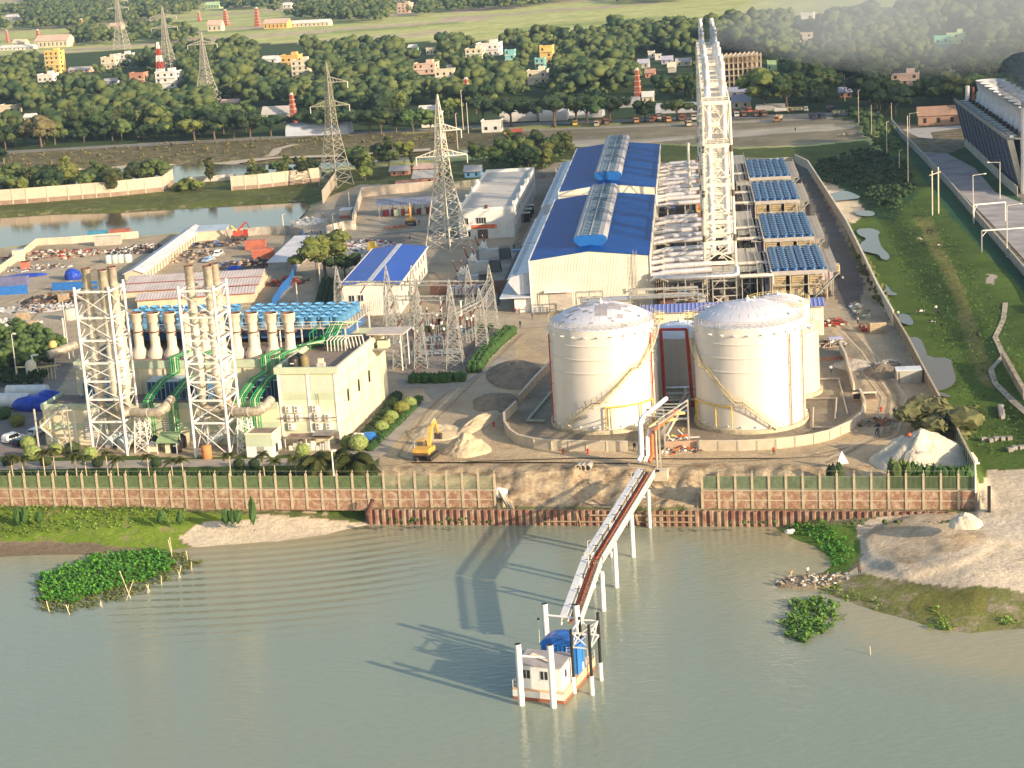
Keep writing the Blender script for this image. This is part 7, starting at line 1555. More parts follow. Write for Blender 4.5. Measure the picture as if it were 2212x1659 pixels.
m=MB();m.box(0,0,0,4.6,3.0,2.5,mat('tin_shed_wall',(.40,.40,.37),.6,var=.1));m.box(-.15,-.15,2.5,4.75,3.15,2.62,mat('tin_shed_roof',(.62,.66,.72),.5));m.box(.3,-.05,.1,.5,-.01,2.3,rust);one(m,'tin_shed','small tin shed with bright roof against the brown fence','shed',P(1938,829),HS)
for i,x in enumerate((1248,1257,1268)):
 m=MB();m.lathe(0,0,[(.62,0),(.62,2.4),(.48,2.4),(.48,0),(.62,0)],concrete,n=18);o_=one(m,'concrete_pipe','concrete pipe ring lying at the top of the sand bank, one of three','concrete pipe',P(x,1012-i*.4,.6),0,'three concrete pipes');o_.rotation_euler=(R_(90),0,R_(165))
def W_(c):return mat('wall_%d_%d_%d'%tuple(int(x*100)for x in c),c,.85,0,var=.08,scale=.2)
HC=dict(yellow=(.72,.52,.16),cream=(.70,.62,.46),white=(.74,.71,.66),pink=(.66,.46,.36),brick=(.48,.24,.16),teal=(.24,.52,.50),green=(.22,.60,.42),lime=(.48,.66,.36),grey=(.46,.44,.42),orange=(.72,.46,.16),lilac=(.42,.42,.52),rust=(.42,.26,.18),blue=(.16,.34,.56))
EXCL=[]
def house(px,col,label,kind='flat',roof=None,cat='house',depth=.8,name='village_house'):
 x0,x1,yt,yb=px;a,b=P(x0,yb),P(x1,yb-(x1-x0)*.045);Wd=(b-a).length;h=max(2.4,HT((x0+x1)/2,yb,yt));d=b-a;hd=math.atan2(-d.y,d.x);Dp=max(3,Wd*depth if kind!='low' else 8)
 EXCL.append((x0-4,x1+4,yt,yb));t=thing(name,label,cat,a,hd);wm=W_(HC[col]);m=MB();nf=max(1,round(h/3.4))
 if kind=='flat' or kind=='block':
  m.box(0,0,0,Wd,Dp,h,wm)
  if Wd>10:m.box(Wd*.55,Dp*.3,h,Wd*.85,Dp*.7,h+2.4,wm)
  m.build('wall',t);m=MB();m.box(-.2,-.2,h,Wd+.2,.05,h+.8,wm);m.box(-.2,.05,h,.05,Dp+.2,h+.8,wm);m.box(Wd-.05,.05,h,Wd+.2,Dp+.2,h+.8,wm);m.box(.05,.05,h,Wd-.05,Dp,h+.05,W_(HC['grey']))
  for k in range(1,nf):m.box(-.3,-.5,h*k/nf-.12,Wd+.3,-.02,h*k/nf+.1,W_(HC[roof or 'white']))
  m.build('roof',t);n=max(2,int(Wd/3.4));wn=MB()
  for k in range(nf):
   for i in range(n):
    if(i*7+k*3+int(x0))%5:wn.box(Wd*(i+.3)/n,-.06,h*k/nf+1.1,Wd*(i+.62)/n,-.01,h*k/nf+2.5,glass)
   wn.box(Wd+.01,Dp*.3,h*k/nf+1.1,Wd+.05,Dp*.5,h*k/nf+2.5,glass)
  wn.build('windows',t)
 else:
  Dp=8 if kind=='low' else max(6,Wd*.45);ze=h*.55
  m.add([(0,0,0),(Wd,0,0),(Wd,0,ze),(0,0,ze),(0,Dp,0),(Wd,Dp,0),(Wd,Dp,ze),(0,Dp,ze),(0,Dp/2,h),(Wd,Dp/2,h)],[(0,1,2,3),(5,4,7,6),(4,0,3,8,7),(1,5,6,9,2)],wm);m.build('wall',t)
  m=MB();rm=W_(HC[roof or 'grey']);m.add([(-.5,-.6,ze-.1),(Wd+.5,-.6,ze-.1),(Wd+.5,Dp/2,h+.1),(-.5,Dp/2,h+.1),(Wd+.5,Dp+.6,ze-.1),(-.5,Dp+.6,ze-.1)],[(0,1,2,3),(3,2,4,5)],rm);m.build('roof',t)
  if Wd>5:
   wn=MB();n=max(2,int(Wd/4))
   for i in range(n):wn.box(Wd*(i+.35)/n,-.05,ze*.25,Wd*(i+.6)/n,-.01,ze*.75,glass)
   wn.build('windows',t)
 return t
H=[((100,131,113,160),'yellow','tall narrow yellow house among the far west trees'),((220,250,126,150),'cream','cream house left of the red and white roofed one'),((251,281,119,138),'white','white house with red stains at the field edge','flat','brick'),((148,193,146,158),'pink','long low pinkish wall house right of the tall yellow one','low'),((82,115,163,178),'white','small white house below the tall yellow house'),((282,312,160,186),'brick','raw brick house left of the radio mast'),((338,381,158,192),'white','white stacked village block under the radio mast','flat','white'),((0,35,230,246),'cream','cream house at the far west edge near the road'),((52,81,247,262),'white','small white house in the trees by the road','gable','white'),((224,250,171,182),'lilac','grey-roofed hut left of the brick house','gable','grey'),((129,139,214,224),'blue','tiny blue hut deep in the west trees','gable','blue'),((478,514,216,230),'pink','pink house beside the foot of the grey village pylon','gable','pink'),((566,598,122,137),'white','white house left of the yellow-orange one','low','white'),((608,645,122,150),'orange','orange-yellow two-storey house at the field edge'),((631,669,133,166),'cream','cream three-storey house with balconies','flat','white'),((882,899,97,110),'lime','pale green hut at the edge of the fields','gable','white'),((921,937,106,119),'cream','small cream hut right of the pale green one'),((893,940,140,162),'pink','pinkish house above the pair of brick kiln chimneys'),((941,982,152,182),'cream','cream house with a raised stair tower by the kiln chimneys'),((1006,1042,108,128),'cream','cream house left of the white and blue block','flat','teal'),((1030,1077,96,122),'white','white and pale blue block at the top of the village','flat','lilac'),((1092,1112,110,140),'teal','narrow teal tower house'),((1167,1194,101,138),'yellow','tall yellow tower house behind the teal one','flat','brick'),((1156,1177,128,149),'teal','low teal house in front of the yellow tower house','flat','rust'),((1140,1181,155,184),'cream','cream house with flat roofs above the banana plants'),((1400,1413,113,126),'white','small white house with red trim left of the twin stacks','flat','brick'),((1415,1428,119,130),'white','tiny white house by the violet roofs'),((1429,1452,122,139),'lilac','violet-roofed house in the clearing','gable','lilac'),((1460,1491,127,143),'cream','tan-roofed long house next to the violet-roofed one','gable','grey'),((1378,1401,129,148),'grey','grey-roofed house above the green clearing','gable','lilac'),((1443,1459,136,157),'grey','grey gabled hut at the edge of the clearing','gable','cream'),((1394,1414,150,168),'brick','raw brick hut in the clearing','gable','rust'),((1388,1411,199,223),'cream','cream shed behind the kiln chimney nearest the halls','gable','white'),((1575,1625,190,210),'grey','long grey-roofed shed behind the skeleton building foot','gable','lilac'),((1582,1620,207,236),'cream','blue-grey gabled shed beside the twin stack tower','gable','lilac'),((1727,1756,73,94),'cream','sunlit cream house standing out of the smoke'),((1730,1757,30,42),'white','pale house half lost in smoke'),((1898,1925,22,36),'pink','pale pink house on the far smoky skyline','flat','white'),((2018,2052,80,112),'green','bright turquoise-green house among trees in the east'),((2045,2086,74,108),'lime','mint green house with terraces beside the turquoise one'),((1658,1678,134,153),'lime','lime green hut right of the skeleton building'),((1813,1840,190,211),'brick','blue-roofed brick house by the tall poles','gable','lilac'),((1925,1986,163,188),'pink','wide flat-roofed pinkish house in the east trees'),((2040,2061,146,165),'white','white house in the dark trees left of the cooling towers','gable','white'),((1984,2072,233,272),'rust','long low house with rust-striped tin roof','gable','rust'),((1041,1082,264,287),'white','little white roadside house with three windows','flat','brick'),((859,885,9,29),'pink','pale pink house far out beyond the fields','flat','white'),((611,629,6,18),'white','white hut far out beyond the fields','gable','white'),((12,39,32,43),'white','pale house at the far upper west','gable','white'),((443,474,5,20),'lime','pale green shed near the far kilns','gable','lime'),((28,56,86,101),'cream','cream kiln shed at the far west','gable','cream'),((76,146,78,104),'cream','big pale-roofed kiln works in the far west','gable','pink'),((0,72,99,110),'white','long low white kiln wall in the far west','low','white'),((237,263,50,64),'pink','pink-roofed shed by the distant pylon','gable','pink'),((449,479,44,68),'cream','pale kiln works between two far red chimneys','gable','pink'),((570,621,42,63),'orange','orange-yellow kiln hall beside the tallest far chimney','gable','pink'),((629,711,45,59),'cream','long low cream kiln shed right of the orange hall','low','white'),((568,634,232,267),'cream','grey-roofed house behind the roadside trees','gable','grey'),((911,952,248,276),'white','white house behind the pale pylon top','flat','white'),((905,946,230,250),'pink','pinkish shed above the white house','low','white'),((843,882,361,380),'brick','tin-roofed hut by the canal, west one','gable','grey'),((893,941,372,401),'brick','brown hut with grey tin roof beside the pale pylon','low','grey'),((895,940,357,374),'pink','pink-roofed hut behind the brown one','low','pink'),((856,900,393,408),'pink','low maroon-roofed hut at the yard wall','gable','brick'),((1004,1038,360,384),'blue','small blue hut with tin roof among the trees by the canal','gable','grey'),((270,355,678*0+395,412),'brick','rusty roofed hut behind the long pond wall','low','rust')]
for h_ in H:house(h_[0],h_[1],h_[2],*(h_[3:]or('flat',)))
def arch(px,label,m_,rise=.8):
 x0,x1,yt,yb=px;a,b=P(x0,yb),P(x1,yb-(x1-x0)*.04);Wd=(b-a).length;h=max(2.5,HT((x0+x1)/2,yb,yt)*.8);d=b-a;hd=math.atan2(-d.y,d.x);m=MB();n=12;Dp=max(9,Wd*.25)
 pa=[(Dp/2-Dp/2*math.cos(math.pi*i/n),h*math.sin(math.pi*i/n)**.7)for i in range(n+1)];m.add([(0,y,z)for y,z in pa]+[(Wd,y,z)for y,z in pa],[(i,i+n+1,i+n+2,i+1)for i in range(n)]+[tuple(range(n+1)),tuple(range(2*n+1,n,-1))],m_);one(m,'vaulted_shed',label,'shed',a,hd);EXCL.append((x0,x1,yt,yb))
palev=mat('pale_vault_sheet',(.60,.57,.54),.8,0,var=.1,scale=.05)
arch((617,752,262,295),'wide pale rounded shed behind the roadside trees near the grey canal pylon',mat('blue_white_vault',(.50,.54,.62),.7,var=.1,scale=.05));arch((1079,1160,236,264),'pale vaulted shed behind the first big roadside trees',palev);arch((1165,1224,232,262),'second pale vaulted shed behind the roadside trees',palev);arch((1226,1300,238,256),'low cream sheds behind the parked trucks',palev);arch((1310,1378,208,234),'curved tin vault left of the red kiln chimney',mat('tin_vault',(.46,.44,.42),.6,.2));arch((1416,1506,220,246),'pale grey vaulted shed just left of the twin stack tower',mat('grey_white_vault',(.52,.52,.55),.7));arch((1632,1700,228,240),'low pale wall shed behind the eastern trucks',palev)
a,b=P(1566,192),P(1645,186);d=b-a;hd=math.atan2(-d.y,d.x);Wd=d.length;h=HT(1600,192,124);t=thing('skeleton_building','half-built concrete frame building with open floors behind the twin stacks','building',a,hd);m=MB();cf=mat('raw_concrete_frame',(.52,.43,.32),.9,var=.1);EXCL.append((1560,1648,119,192))
for k in range(6):m.box(-.5,-.5,h*k/5-.2,Wd+.5,14,h*k/5+.2,cf)
m.build('floors',t);m=MB()
for i in range(9):
 for y in(0,7,13.5):m.box(Wd*i/8-.35,y-.3,0,Wd*i/8+.35,y+.3,h+1,cf)
m.build('columns',t);m=MB();m.box(.5,9,0,Wd-.5,9.3,h,mat('inner_brick',(.20,.13,.09),.9,var=.3))
for i in range(22):m.bar((Wd*i/22+.5,-.7,h*.8),(Wd*i/22+.6,-.7,h+.4),.18,wood)
m.build('brick_infill',t)
def kchim(px,yt,w_,label):
 h=HT(*px,yt);o=P(*px);s0=w_/2/(FPX/(o-CPOS).dot(FWD));m=MB();z=0
 for i in range(6):s=s0*(1-.10*i);m.cb(0,0,h*i/6.6,2*s,2*s,h/6.6+.01,redbrick);m.cb(0,0,h*(i+1)/6.6-.25,2*s+.3,2*s+.3,.35,mat('kiln_band',(.62,.44,.36),.9))
 m.cb(0,0,h*6/6.6,s0*.7,s0*.7,h*.06,offwhite);one(m,'kiln_chimney',label,'chimney',o,.4)
for c in(((178,70),39,9,'far red chimney standing alone left of the distant pylons'),((85,100),62,9,'red chimney in front of the far west kiln works'),((17,92),64,6,'thin brown chimney at the far west edge'),((431,46),24,7,'thin far red chimney left of the kiln works'),((489,55),19,11,'far red chimney between pale works and orange hall'),((557,57),14,11,'tall far red chimney beside the orange-yellow hall'),((390,240),213,12,'short red chimney top above the western roadside trees'),((635,266),198,13,'red banded chimney behind the roadside trees near the canal pylon'),((983,222),165,15,'left one of the pair of red chimneys above the road'),((1010,226),165,15,'right one of the pair of red chimneys above the road'),((1379,222),144,14,'slender red chimney near the parked trucks')):kchim(*c)
o=P(2212,552);bA,bB=88.0,(fs(2110,330)[1])
t=thing('cooling_tower_block','huge dark louvred cooling tower block with round pale fan stacks','cooling tower',S(98,583),HS);m=MB();Lc=114;Hc=16;lou=ribbed('dark_blue_louvres',(.035,.055,.13),1.4,'Z',.6,line=(.10,.14,.24),depth=.2)
m.add([(0,0,0),(-4,0,Hc),(-4,Lc,Hc),(0,Lc,0)],[(0,1,2,3)],lou);m.box(.1,.5,0,26,Lc,Hc,mat('dark_casing',(.12,.13,.15),.7));m.add([(.1,-.1,0),(1.6,-.1,0),(-2.0,-.1,Hc),(-3.9,-.1,Hc)],[(0,1,2,3)],mat('cream_end_wall',(.66,.60,.48),.8));m.box(.5,-2.5,8,18,.45,14.5,MATS['cream_end_wall']);m.box(.8,-2,0,17,.4,8,rust);m.build('casing',t)
m=MB();m.box(-4.1,0,Hc,26,Lc,Hc+.3,mat('deck_grey',(.22,.22,.22),.8,var=.2));m.box(-4.2,-.1,Hc+.3,-3.9,Lc,Hc+1.2,greyconc);m.build('deck',t)
for i in range(12):
 y=4+i*9.6;m=MB();m.bar((-.2,y,0),(-4.2,y,Hc),.35,mat('louvre_rib',(.08,.10,.16),.6));m.build('louvre_rib',t)
m=MB();m.box(0,0,0,2.2,2.6,.6,mat('deck_boxes',(.30,.36,.38),.6));bx_=m.build('deck_box',t);bx_.location=(-2.6,3,Hc+.3);m=MB();m.box(0,0,0,1,2,1.5,dark);mt_=m.build('fan_motor',t);mt_.location=(-.1,2,Hc+.3)
for i in range(1,15):clone(bx_,(-2.6,3+i*7.3,Hc+.3),parent=t);clone(mt_,(-.1,2+i*7.3,Hc+.3),parent=t)
fs_m=mat('pale_fan_stack',(.62,.62,.64),.7,0,var=.08,scale=.5)
for i in range(11):
 m=MB();y=7+i*9.9;m.lathe(7.6,y,[(5.3,Hc+.3),(4.6,Hc+2.5),(4.4,Hc+4.0),(5.2,Hc+7.6),(5.4,Hc+7.7),(5.1,Hc+7.7),(4.1,Hc+4.2)],fs_m,n=28);m.lathe(7.6,y,[(4.1,Hc+4.6),(.01,Hc+4.6)],mat('fan_throat',(.45,.40,.32),.8),n=20);m.build('fan_stack',t)
panel_wall('pale fence at the foot of the dark cooling tower block',[(2084,316),(2120,350),(2160,390),(2198,424)],3.0,.2,m=mat('pale_green_grey_panels',(.40,.40,.34),.85,var=.2),cap=None,post=3,name='panel_fence',cat='fence',postw=.25)
m=MB();m.cyl((0,0,0),(0,0,28),1.2,mat('white_stack',(.72,.70,.70),.5),n=20);one(m,'white_chimney','thick white chimney cut by the east edge of the view','chimney',P(2214,418))
m=MB();m.cyl((0,0,0),(0,0,14),.9,offwhite,n=12);m.cyl((3,3,0),(3,3,13),.5,cr,n=10);m.cyl((5,4,0),(5,4,11),.4,offwhite,n=10);one(m,'vent_stacks','white and red vent pipes behind the long rust-roofed house','vent pipes',P(2090,262))
m=MB();m.cyl((0,-3,3.6),(0,5,3.6),3.4,mat('orange_red_vessel',(.55,.13,.05),.5),n=24);m.blob((0,-3,3.6),(3.4,1.6,3.4),MATS['orange_red_vessel'],3,0,flat=False);m.box(-2,-2,0,2,3,1,greyconc);one(m,'round_vessel','orange-red round vessel at the east edge below the plant road','vessel',S(86.5,403),HS)
def portal(px0,px1,h,label):
 a,b=P(*px0),P(*px1);o=a;m=MB();q=b-a;m.bar((0,0,0),(0,0,h),.25,offwhite);m.bar(q,q+Vector((0,0,h)),.25,offwhite);m.bar((0,0,h),q+Vector((0,0,h)),.3,offwhite);m.bar((0,0,h-1.6),q*.12+Vector((0,0,h)),.14,offwhite);one(m,'road_portal',label,'portal',o)
portal((2104,484),(2172,478),5.4,'white height portal over the plant road, farther one');portal((2121,552),(2222,545),6.4,'white height portal over the plant road, nearer one')
for lab_,b_,yt,arm in(('grey street lamp by the fence at the plant road bend',(1965,300),245,(3,.3)),('street lamp left of the farther white portal',(2102,478),378,(3.4,.3)),('street lamp in front of the dark louvred block',(2160,430),350,(-3.4,.3)),('street lamp beside the nearer white portal',(2175,556),443,(3.6,.3))):pole('street_lamp',lab_,'street lamp',b_,yt,.13,steel,arm)
cp=mat('pale_concrete_pole',(.62,.54,.42),.8)
for lab_,b_,yt in(('leaning pale pole at the truck park east end',(1825,218),162),('pale pole beside the truck park corner',(1855,268),195),('tall pale pole at the end of the dry field',(1883,303),226),('grey pole on the levee path, by the fence',(1916,345),263),('pole behind the fence near the rust-roofed house',(1926,270),222),('grey pole halfway along the green levee',(1962,405),250),('short pole in the green bushes of the levee',(1943,396-26),325),('leaning pole by the road among west trees',(1001,280),195),('taller pole near the roadside white house',(1012,288),222),('pole by the canal bank near the pale pylon',(989,322),245),('pole at the pond end near the gravel road',(612,489),463),('thin pole by the panel fence at the pond road',(722,515),463),('pole beside the tent hut at the pond road',(756,458),414),('pole beside the tree behind the workshop',(692,615),569),('leaning pale pole beside the blue sheet fence',(643,654),612),('pale pole in front of the arched tin vault',(1389,255),205)):pole('utility_pole',lab_,'utility pole',b_,yt,.16,cp,(.9,0)if yt%2 else None,lamp=False)
m=MB();h=HT(2018,467,368);m.cyl((0,0,0),(0,0,h),.22,cp,n=8);m.cyl((2.0,1.0,0),(2.0,1.0,h+.8),.22,cp,n=8);m.bar((-.8,-.3,h-1.2),(2.8,1.2,h-.6),.2,cp);one(m,'double_pole','pair of white poles with crossbar on the green levee','utility pole',P(2014,468))
pole('camera_post','white camera post at the corner of the creeper-grown fence','post',(2107,1062),1002,.12,white,(.3,0))
def truck(label,px,hd,cabc,bedc,s=1.0):
 o=P(*px);t=thing('truck',label,'truck',o,hd);cm=mat('cab_'+cabc[0],cabc[1],.5);bm=mat('bed_'+bedc[0],bedc[1],.7,var=.15)
 m=MB();m.box(-1.1,2.4,.6,1.1,4.2,1.5,cm);m.box(-1.05,2.5,1.5,1.05,4.0,2.6,cm);m.box(-.95,4.0,1.6,.95,4.03,2.3,glass);m.box(1.055,2.8,1.6,1.08,3.7,2.3,glass);m.build('cab',t)
 m=MB();m.box(-1.2,-4,1.0,1.2,2.2,1.25,dk);m.box(-1.25,-4,1.25,-1.1,2.2,2.5,bm);m.box(1.1,-4,1.25,1.25,2.2,2.5,bm);m.box(-1.1,-4.05,1.25,1.1,-3.9,2.5,bm);m.box(-1.1,2.05,1.25,1.1,2.2,2.7,bm)
 for i in range(7):m.box(1.26,-3.9+i*1.0,1.2,1.32,-3.75+i*1.0,2.55,offwhite if i%2 else bm)
 m.build('bed',t)
 for x in(-1.1,.85):
  for y in(-3,-1.9,3.2):m=MB();m.cyl((x,y,.5),(x+.28,y,.5),.5,tyre,n=10);m.build('wheel',t)
 t.scale=(s,)*3;return t
TR=[((1110,291),R_(-95),'yellow','red','yellow-cab truck with red and white sides nearest the halls, alone on the field edge'),((1240,271),R_(175),'yellow','olive','yellow-nosed truck under the third big roadside tree'),((1291,272),R_(190),'cream','brown','cream truck parked beside a brown one left of the arched vault'),((1308,268),R_(175),'brown','brown','brown truck right beside the cream one'),((1374,265),R_(180),'orange','brown','orange-brown truck alone below the slender red chimney'),((1411,263),R_(195),'brown','red','dark truck first of three left of the twin stacks'),((1424,258),R_(185),'white','brown','pale truck second of three left of the twin stacks'),((1440,263),R_(170),'orange','brown','orange truck third of three left of the twin stacks'),((1475,260),R_(190),'brown','red','dark red truck beside the foot of the leaning roadside tree'),((1487,272),R_(180),'cream','brown','truck parked out in front on the road edge left of the stacks'),((1499,259),R_(185),'white','brown','pale truck just left of the stack tower'),((1590,252),R_(182),'white','brown','truck just right of the stack tower'),((1606,251),R_(180),'brown','brown','dark truck second right of the stack tower'),((1633,251),R_(184),'brown','red','dark red truck third right of the stack tower'),((1649,251),R_(178),'brown','brown','brown truck fourth right of the stack tower'),((1690,245),R_(85),'yellow','white','long pale-sided truck with yellow cab'),((1681,262),R_(200),'orange','cream','orange truck standing out in front of the pale-sided one'),((1726,243),R_(95),'white','olive','long olive truck behind the yellow-cab one'),((1756,257),R_(180),'navy','navy','dark truck with tall body, left one of a pair on the road'),((1775,256),R_(180),'navy','navy','dark truck with tall body, right one of a pair on the road'),((1794,241),R_(180),'navy','brown','dark truck behind the pair, beside the tall pole'),((1817,250),R_(100),'olive','olive','olive truck in the bushes at the road end'),((1524+90,243),R_(170),'red','brown','red truck behind the line, right of the stack tower')]
tc=dict(yellow=(.70,.50,.08),red=(.38,.09,.06),cream=(.62,.54,.38),olive=(.22,.23,.13),brown=(.24,.12,.08),orange=(.55,.26,.10),white=(.62,.60,.56),navy=(.05,.05,.12))
for px,hd,c1,c2,lab_ in TR:truck(lab_,px,hd,(c1,tc[c1]),(c2,tc[c2]),.95)
def crown_mesh(name,kind,seed,m_,detail=3):
 """a crown of many jagged leaf clumps about a unit tree of height 10"""
 rr=random.Random(seed);m=MB()
 if kind=='round':C_=[((rr.gauss(0,1.9),rr.gauss(0,1.9),rr.uniform(4.6,8.6)),rr.uniform(1.1,2.1))for _ in range(20)]
 elif kind=='flat':C_=[((rr.gauss(0,3.0),rr.gauss(0,3.0),rr.uniform(5.8,8.0)),rr.uniform(1.1,1.9))for _ in range(24)]
 elif kind=='tall':C_=[((rr.gauss(0,.9),rr.gauss(0,.9),2.8+8*i/16),rr.uniform(.8,1.6)*(1.15-.5*i/16))for i in range(16)]
 else:C_=[((rr.gauss(0,1.6),rr.gauss(0,1.6),rr.uniform(.7,2.8)),rr.uniform(.8,1.5))for _ in range(14)]
 for c,r in C_:
  m.blob(c,(r,r,r*.78),m_,2 if detail>2 else 1,.24,seed=rr.randint(0,9999))
  if detail>2:m.leaves(c,(r*1.15,r*1.15,r*.95),42,.62,m_,seed=rr.randint(0,9999),shell=.85)
  elif detail>1:m.leaves(c,(r*1.15,r*1.15,r*.95),10,.9,m_,seed=rr.randint(0,9999),shell=.85)
 return m
def trunk_mesh(kind,seed):
 rr=random.Random(seed+50);m=MB();h={'round':4.6,'flat':5.4,'tall':4,'bush':.8}[kind];w_={'round':.32,'flat':.36,'tall':.22,'bush':.12}[kind]
 m.tube([(0,0,-.4),(.1,0,h*.5),(0,.1,h)],[w_*1.2,w_*.85,w_*.6],bark,n=7)
 if kind!='bush':
  for i in range(6 if kind!='tall' else 2):
   a=i*1.05+rr.random();m.tube([(0,0,h*.55+.25*i),(math.cos(a)*1.2,math.sin(a)*1.2,h*.95),(math.cos(a)*2.6,math.sin(a)*2.6,h*1.25)],[w_*.5,w_*.35,w_*.12],bark,n=5)
 return m
PROTO={}
def proto(kind,var,m_):
 k=(kind,var,m_.name)
 if k not in PROTO:
  a=crown_mesh('crown',kind,var*13+5,m_);b=trunk_mesh(kind,var)
  def me(mb,nm):
   q=bpy.data.meshes.new(nm);q.from_pydata(mb.v,[],mb.f);q.materials.append(mb.ms[0]);q.polygons.foreach_set('use_smooth',mb.sm);q.update();return q
  PROTO[k]=(me(a,'crown'),me(b,'trunk'))
 return PROTO[k]
def tree(label,loc,h,kind='round',m_=foliage,var=0,group=None,name=None,cat='tree',wid=1.0,lean=0):
 cr_,tr_=proto(kind,var%3,m_);s=h/10 if kind!='bush' else h/3.4
 t=bpy.data.objects.new(name or('bush' if kind=='bush' else 'broadleaf_tree'),None);C.objects.link(t);t.location=loc;t.rotation_euler=(lean,0,rnd.uniform(0,6.28));t.scale=(s*wid,s*wid,s);tag(t,label,cat,group)
 c=bpy.data.objects.new('crown',cr_);C.objects.link(c);c.parent=t;k=bpy.data.objects.new('trunk',tr_);C.objects.link(k);k.parent=t
 return t
def T(label,px,ytop,kind='round',m_=foliage,wid=1.0,**k):return tree(label,P(*px)if gz(P(*px))>-.3 else G(*px),HT(px[0],px[1],ytop)*1.02,kind,m_,int(px[0]),wid=wid,**k)
road=[((421,306),252,'flat',foliage_y,'light-leaved roadside tree, the palest of the western row'),((505,298),238,'round',foliage_d,'large dark roadside tree right of the palest one'),((541,297),243,'round',foliage_d,'dark roadside tree beside a gap in the western row'),((464,302),240,'round',foliage_d,'dark roadside tree before the grey village pylon'),((586,294),248,'flat',foliage_d,'dark roadside tree left of the blue-white vault'),((686,290),232,'flat',foliage_d,'wide dark tree with bare forked trunk left of the grey canal pylon'),((716,289),236,'flat',foliage_d,'dark tree directly behind the grey canal pylon'),((740,288),238,'flat',foliage,'leaning tree just right of the grey canal pylon'),((800,289),232,'flat',foliage_d,'roadside tree with pale trunk, first right of the canal pylon'),((824,290),240,'round',foliage,'roadside tree second right of the canal pylon'),((856,287),236,'round',foliage_d,'roadside tree between two poles on the canal bank'),((893,286),236,'round',foliage,'roadside tree left of the pale pylon top'),((930,283),238,'round',foliage,'roadside tree just behind the pale pylon top'),((1045,266),208,'flat',foliage_d,'dark umbrella tree above the little white roadside house'),((1104,272),209,'flat',foliage_d,'dark umbrella tree right of the little white roadside house'),((1199,275),199,'flat',foliage_d,'biggest dark umbrella tree on the road, standing alone'),((1246,268),201,'flat',foliage_d,'dark umbrella tree over the yellow-nosed truck'),((1268,268),205,'flat',foliage,'slim tree right of the yellow-nosed truck'),((1318,264),204,'flat',foliage_d,'dark tree before the arched tin vault'),((1463,260),213,'flat',foliage,'leaning tree left of the twin stack tower'),((1393,262),216,'round',foliage_d,'small tree beside the slender red chimney'),((1348,110),60,'round',foliage,'lone tree at the edge of the pale fields, left'),((1356-150,82),56,'flat',foliage_d,'lone dark tree out in the pale fields'),((228,300),242,'round',foliage,'brownish green roadside tree in the west'),((90,318),250,'round',mat('olive_brown_leaves',(.17,.14,.06),.8,0,col2=(.08,.08,.03),scale=.9),'olive-brown roadside tree at the far west'),((1700,238),158,'round',foliage,'big green tree behind the long pale-sided truck'),((1650,238),150,'round',foliage_y,'yellow-green spreading tree right of the skeleton building'),((1780,205),150,'round',foliage,'big dark green tree left of the brick house with blue roof'),((1893,240),170,'round',foliage_d,'dark tree behind the tall pale poles')]
for px,yt,kd,mm,lab_ in road:T(lab_,px,yt,kd,mm,wid=1.15 if kd=='flat' else 1.1)
near=[((704,600),506,'round',foliage_y,'spreading olive tree beside the blue sheet fence',1.25),((746,600),548,'round',foliage_d,'dark tree tucked against the blue-roofed workshop',1.3),((2038,936),872,'bush',mat('dusty_olive_leaves',(.15,.15,.06),.8,0,col2=(.07,.08,.03),scale=1.2),'dusty olive bush at the brown fence by the creek',1.25),((455,395),345,'tall',foliage,'slender tree by the canal in the wall gap',1.0),((330,402),345,'round',foliage,'green tree behind the end of the long pond wall',1.1),((300,405),350,'round',foliage_d,'dark tree behind the long pond wall',1.1),((405,412),388,'bush',foliage_y,'small light shrub in the pond wall gap',1.0),((1130,368),318,'round',foliage_d,'dark tree between the white building and the far hall',1.2)]
for px,yt,kd,mm,lab_,wd in near:T(lab_,px,yt,kd,mm,wid=wd)
def hedge(label,pts,wd,h,m_=foliage_d,n=3,name='hedge',kind=None,leaf=.34):
 m=MB();o=P(*pts[0]);rr=random.Random(int(pts[0][0]))
 W=[G(*p)for p in pts]
 for p,q in zip(W,W[1:]):
  k=max(1,round((q-p).length/.9));d=(q-p).normalized();s_=Vector((d.y,-d.x,0))
  for i in range(k):
   for j in range(n):
    c=p.lerp(q,(i+rr.random())/k)-o+s_*wd*((j+.5)/n-.5)+Vector((0,0,h*.42));r=(.75,.75,h*.62);m.blob(c,r,m_,1,.16,seed=rr.randint(0,9999));m.leaves(c,(.85,.85,h*.68),16,leaf,m_,seed=rr.randint(0,9999),shell=.9)
 return one(m,name,label,'hedge',o)
hg=mat('hedge_leaves',(.045,.11,.02),.7,0,col2=(.02,.055,.012),scale=1)
hedge('dark clipped hedge in front of the switchyard',[(884,826),(950,826),(1010,822)],2.4,2.0,hg);hedge('thick green hedge climbing along the east side of the switchyard',[(1024,806),(1044,776),(1070,750),(1088,734),(1104,722)],3.0,2.2,hg)
hedge('dark hedge at the back of the switchyard',[(905,718),(960,716)],1.4,1.5,foliage_d);hedge('second dark hedge at the back of the switchyard, east',[(1002,722),(1060,712)],1.4,1.5,foliage_d);hedge('dark green undergrowth strip beside the workshop',[(712,612),(706,640),(700,662)],4.4,1.8,foliage_d)
hedge('dark border hedge along the foot of the control building',[(858,858),(845,880),(820,912),(795,940),(770,968)],1.8,1.3,foliage_d,name='hedge');hedge('low hedge strip along the road edge by the control building',[(905,862),(890,884),(855,918),(820,950),(798,974)],.8,.8,hg);hedge('low dark hedge along the riverside garden fence',[(-60,1030),(200,1030),(500,1029),(815,1036)],.9,1.2,foliage_d,n=1,leaf=.4)
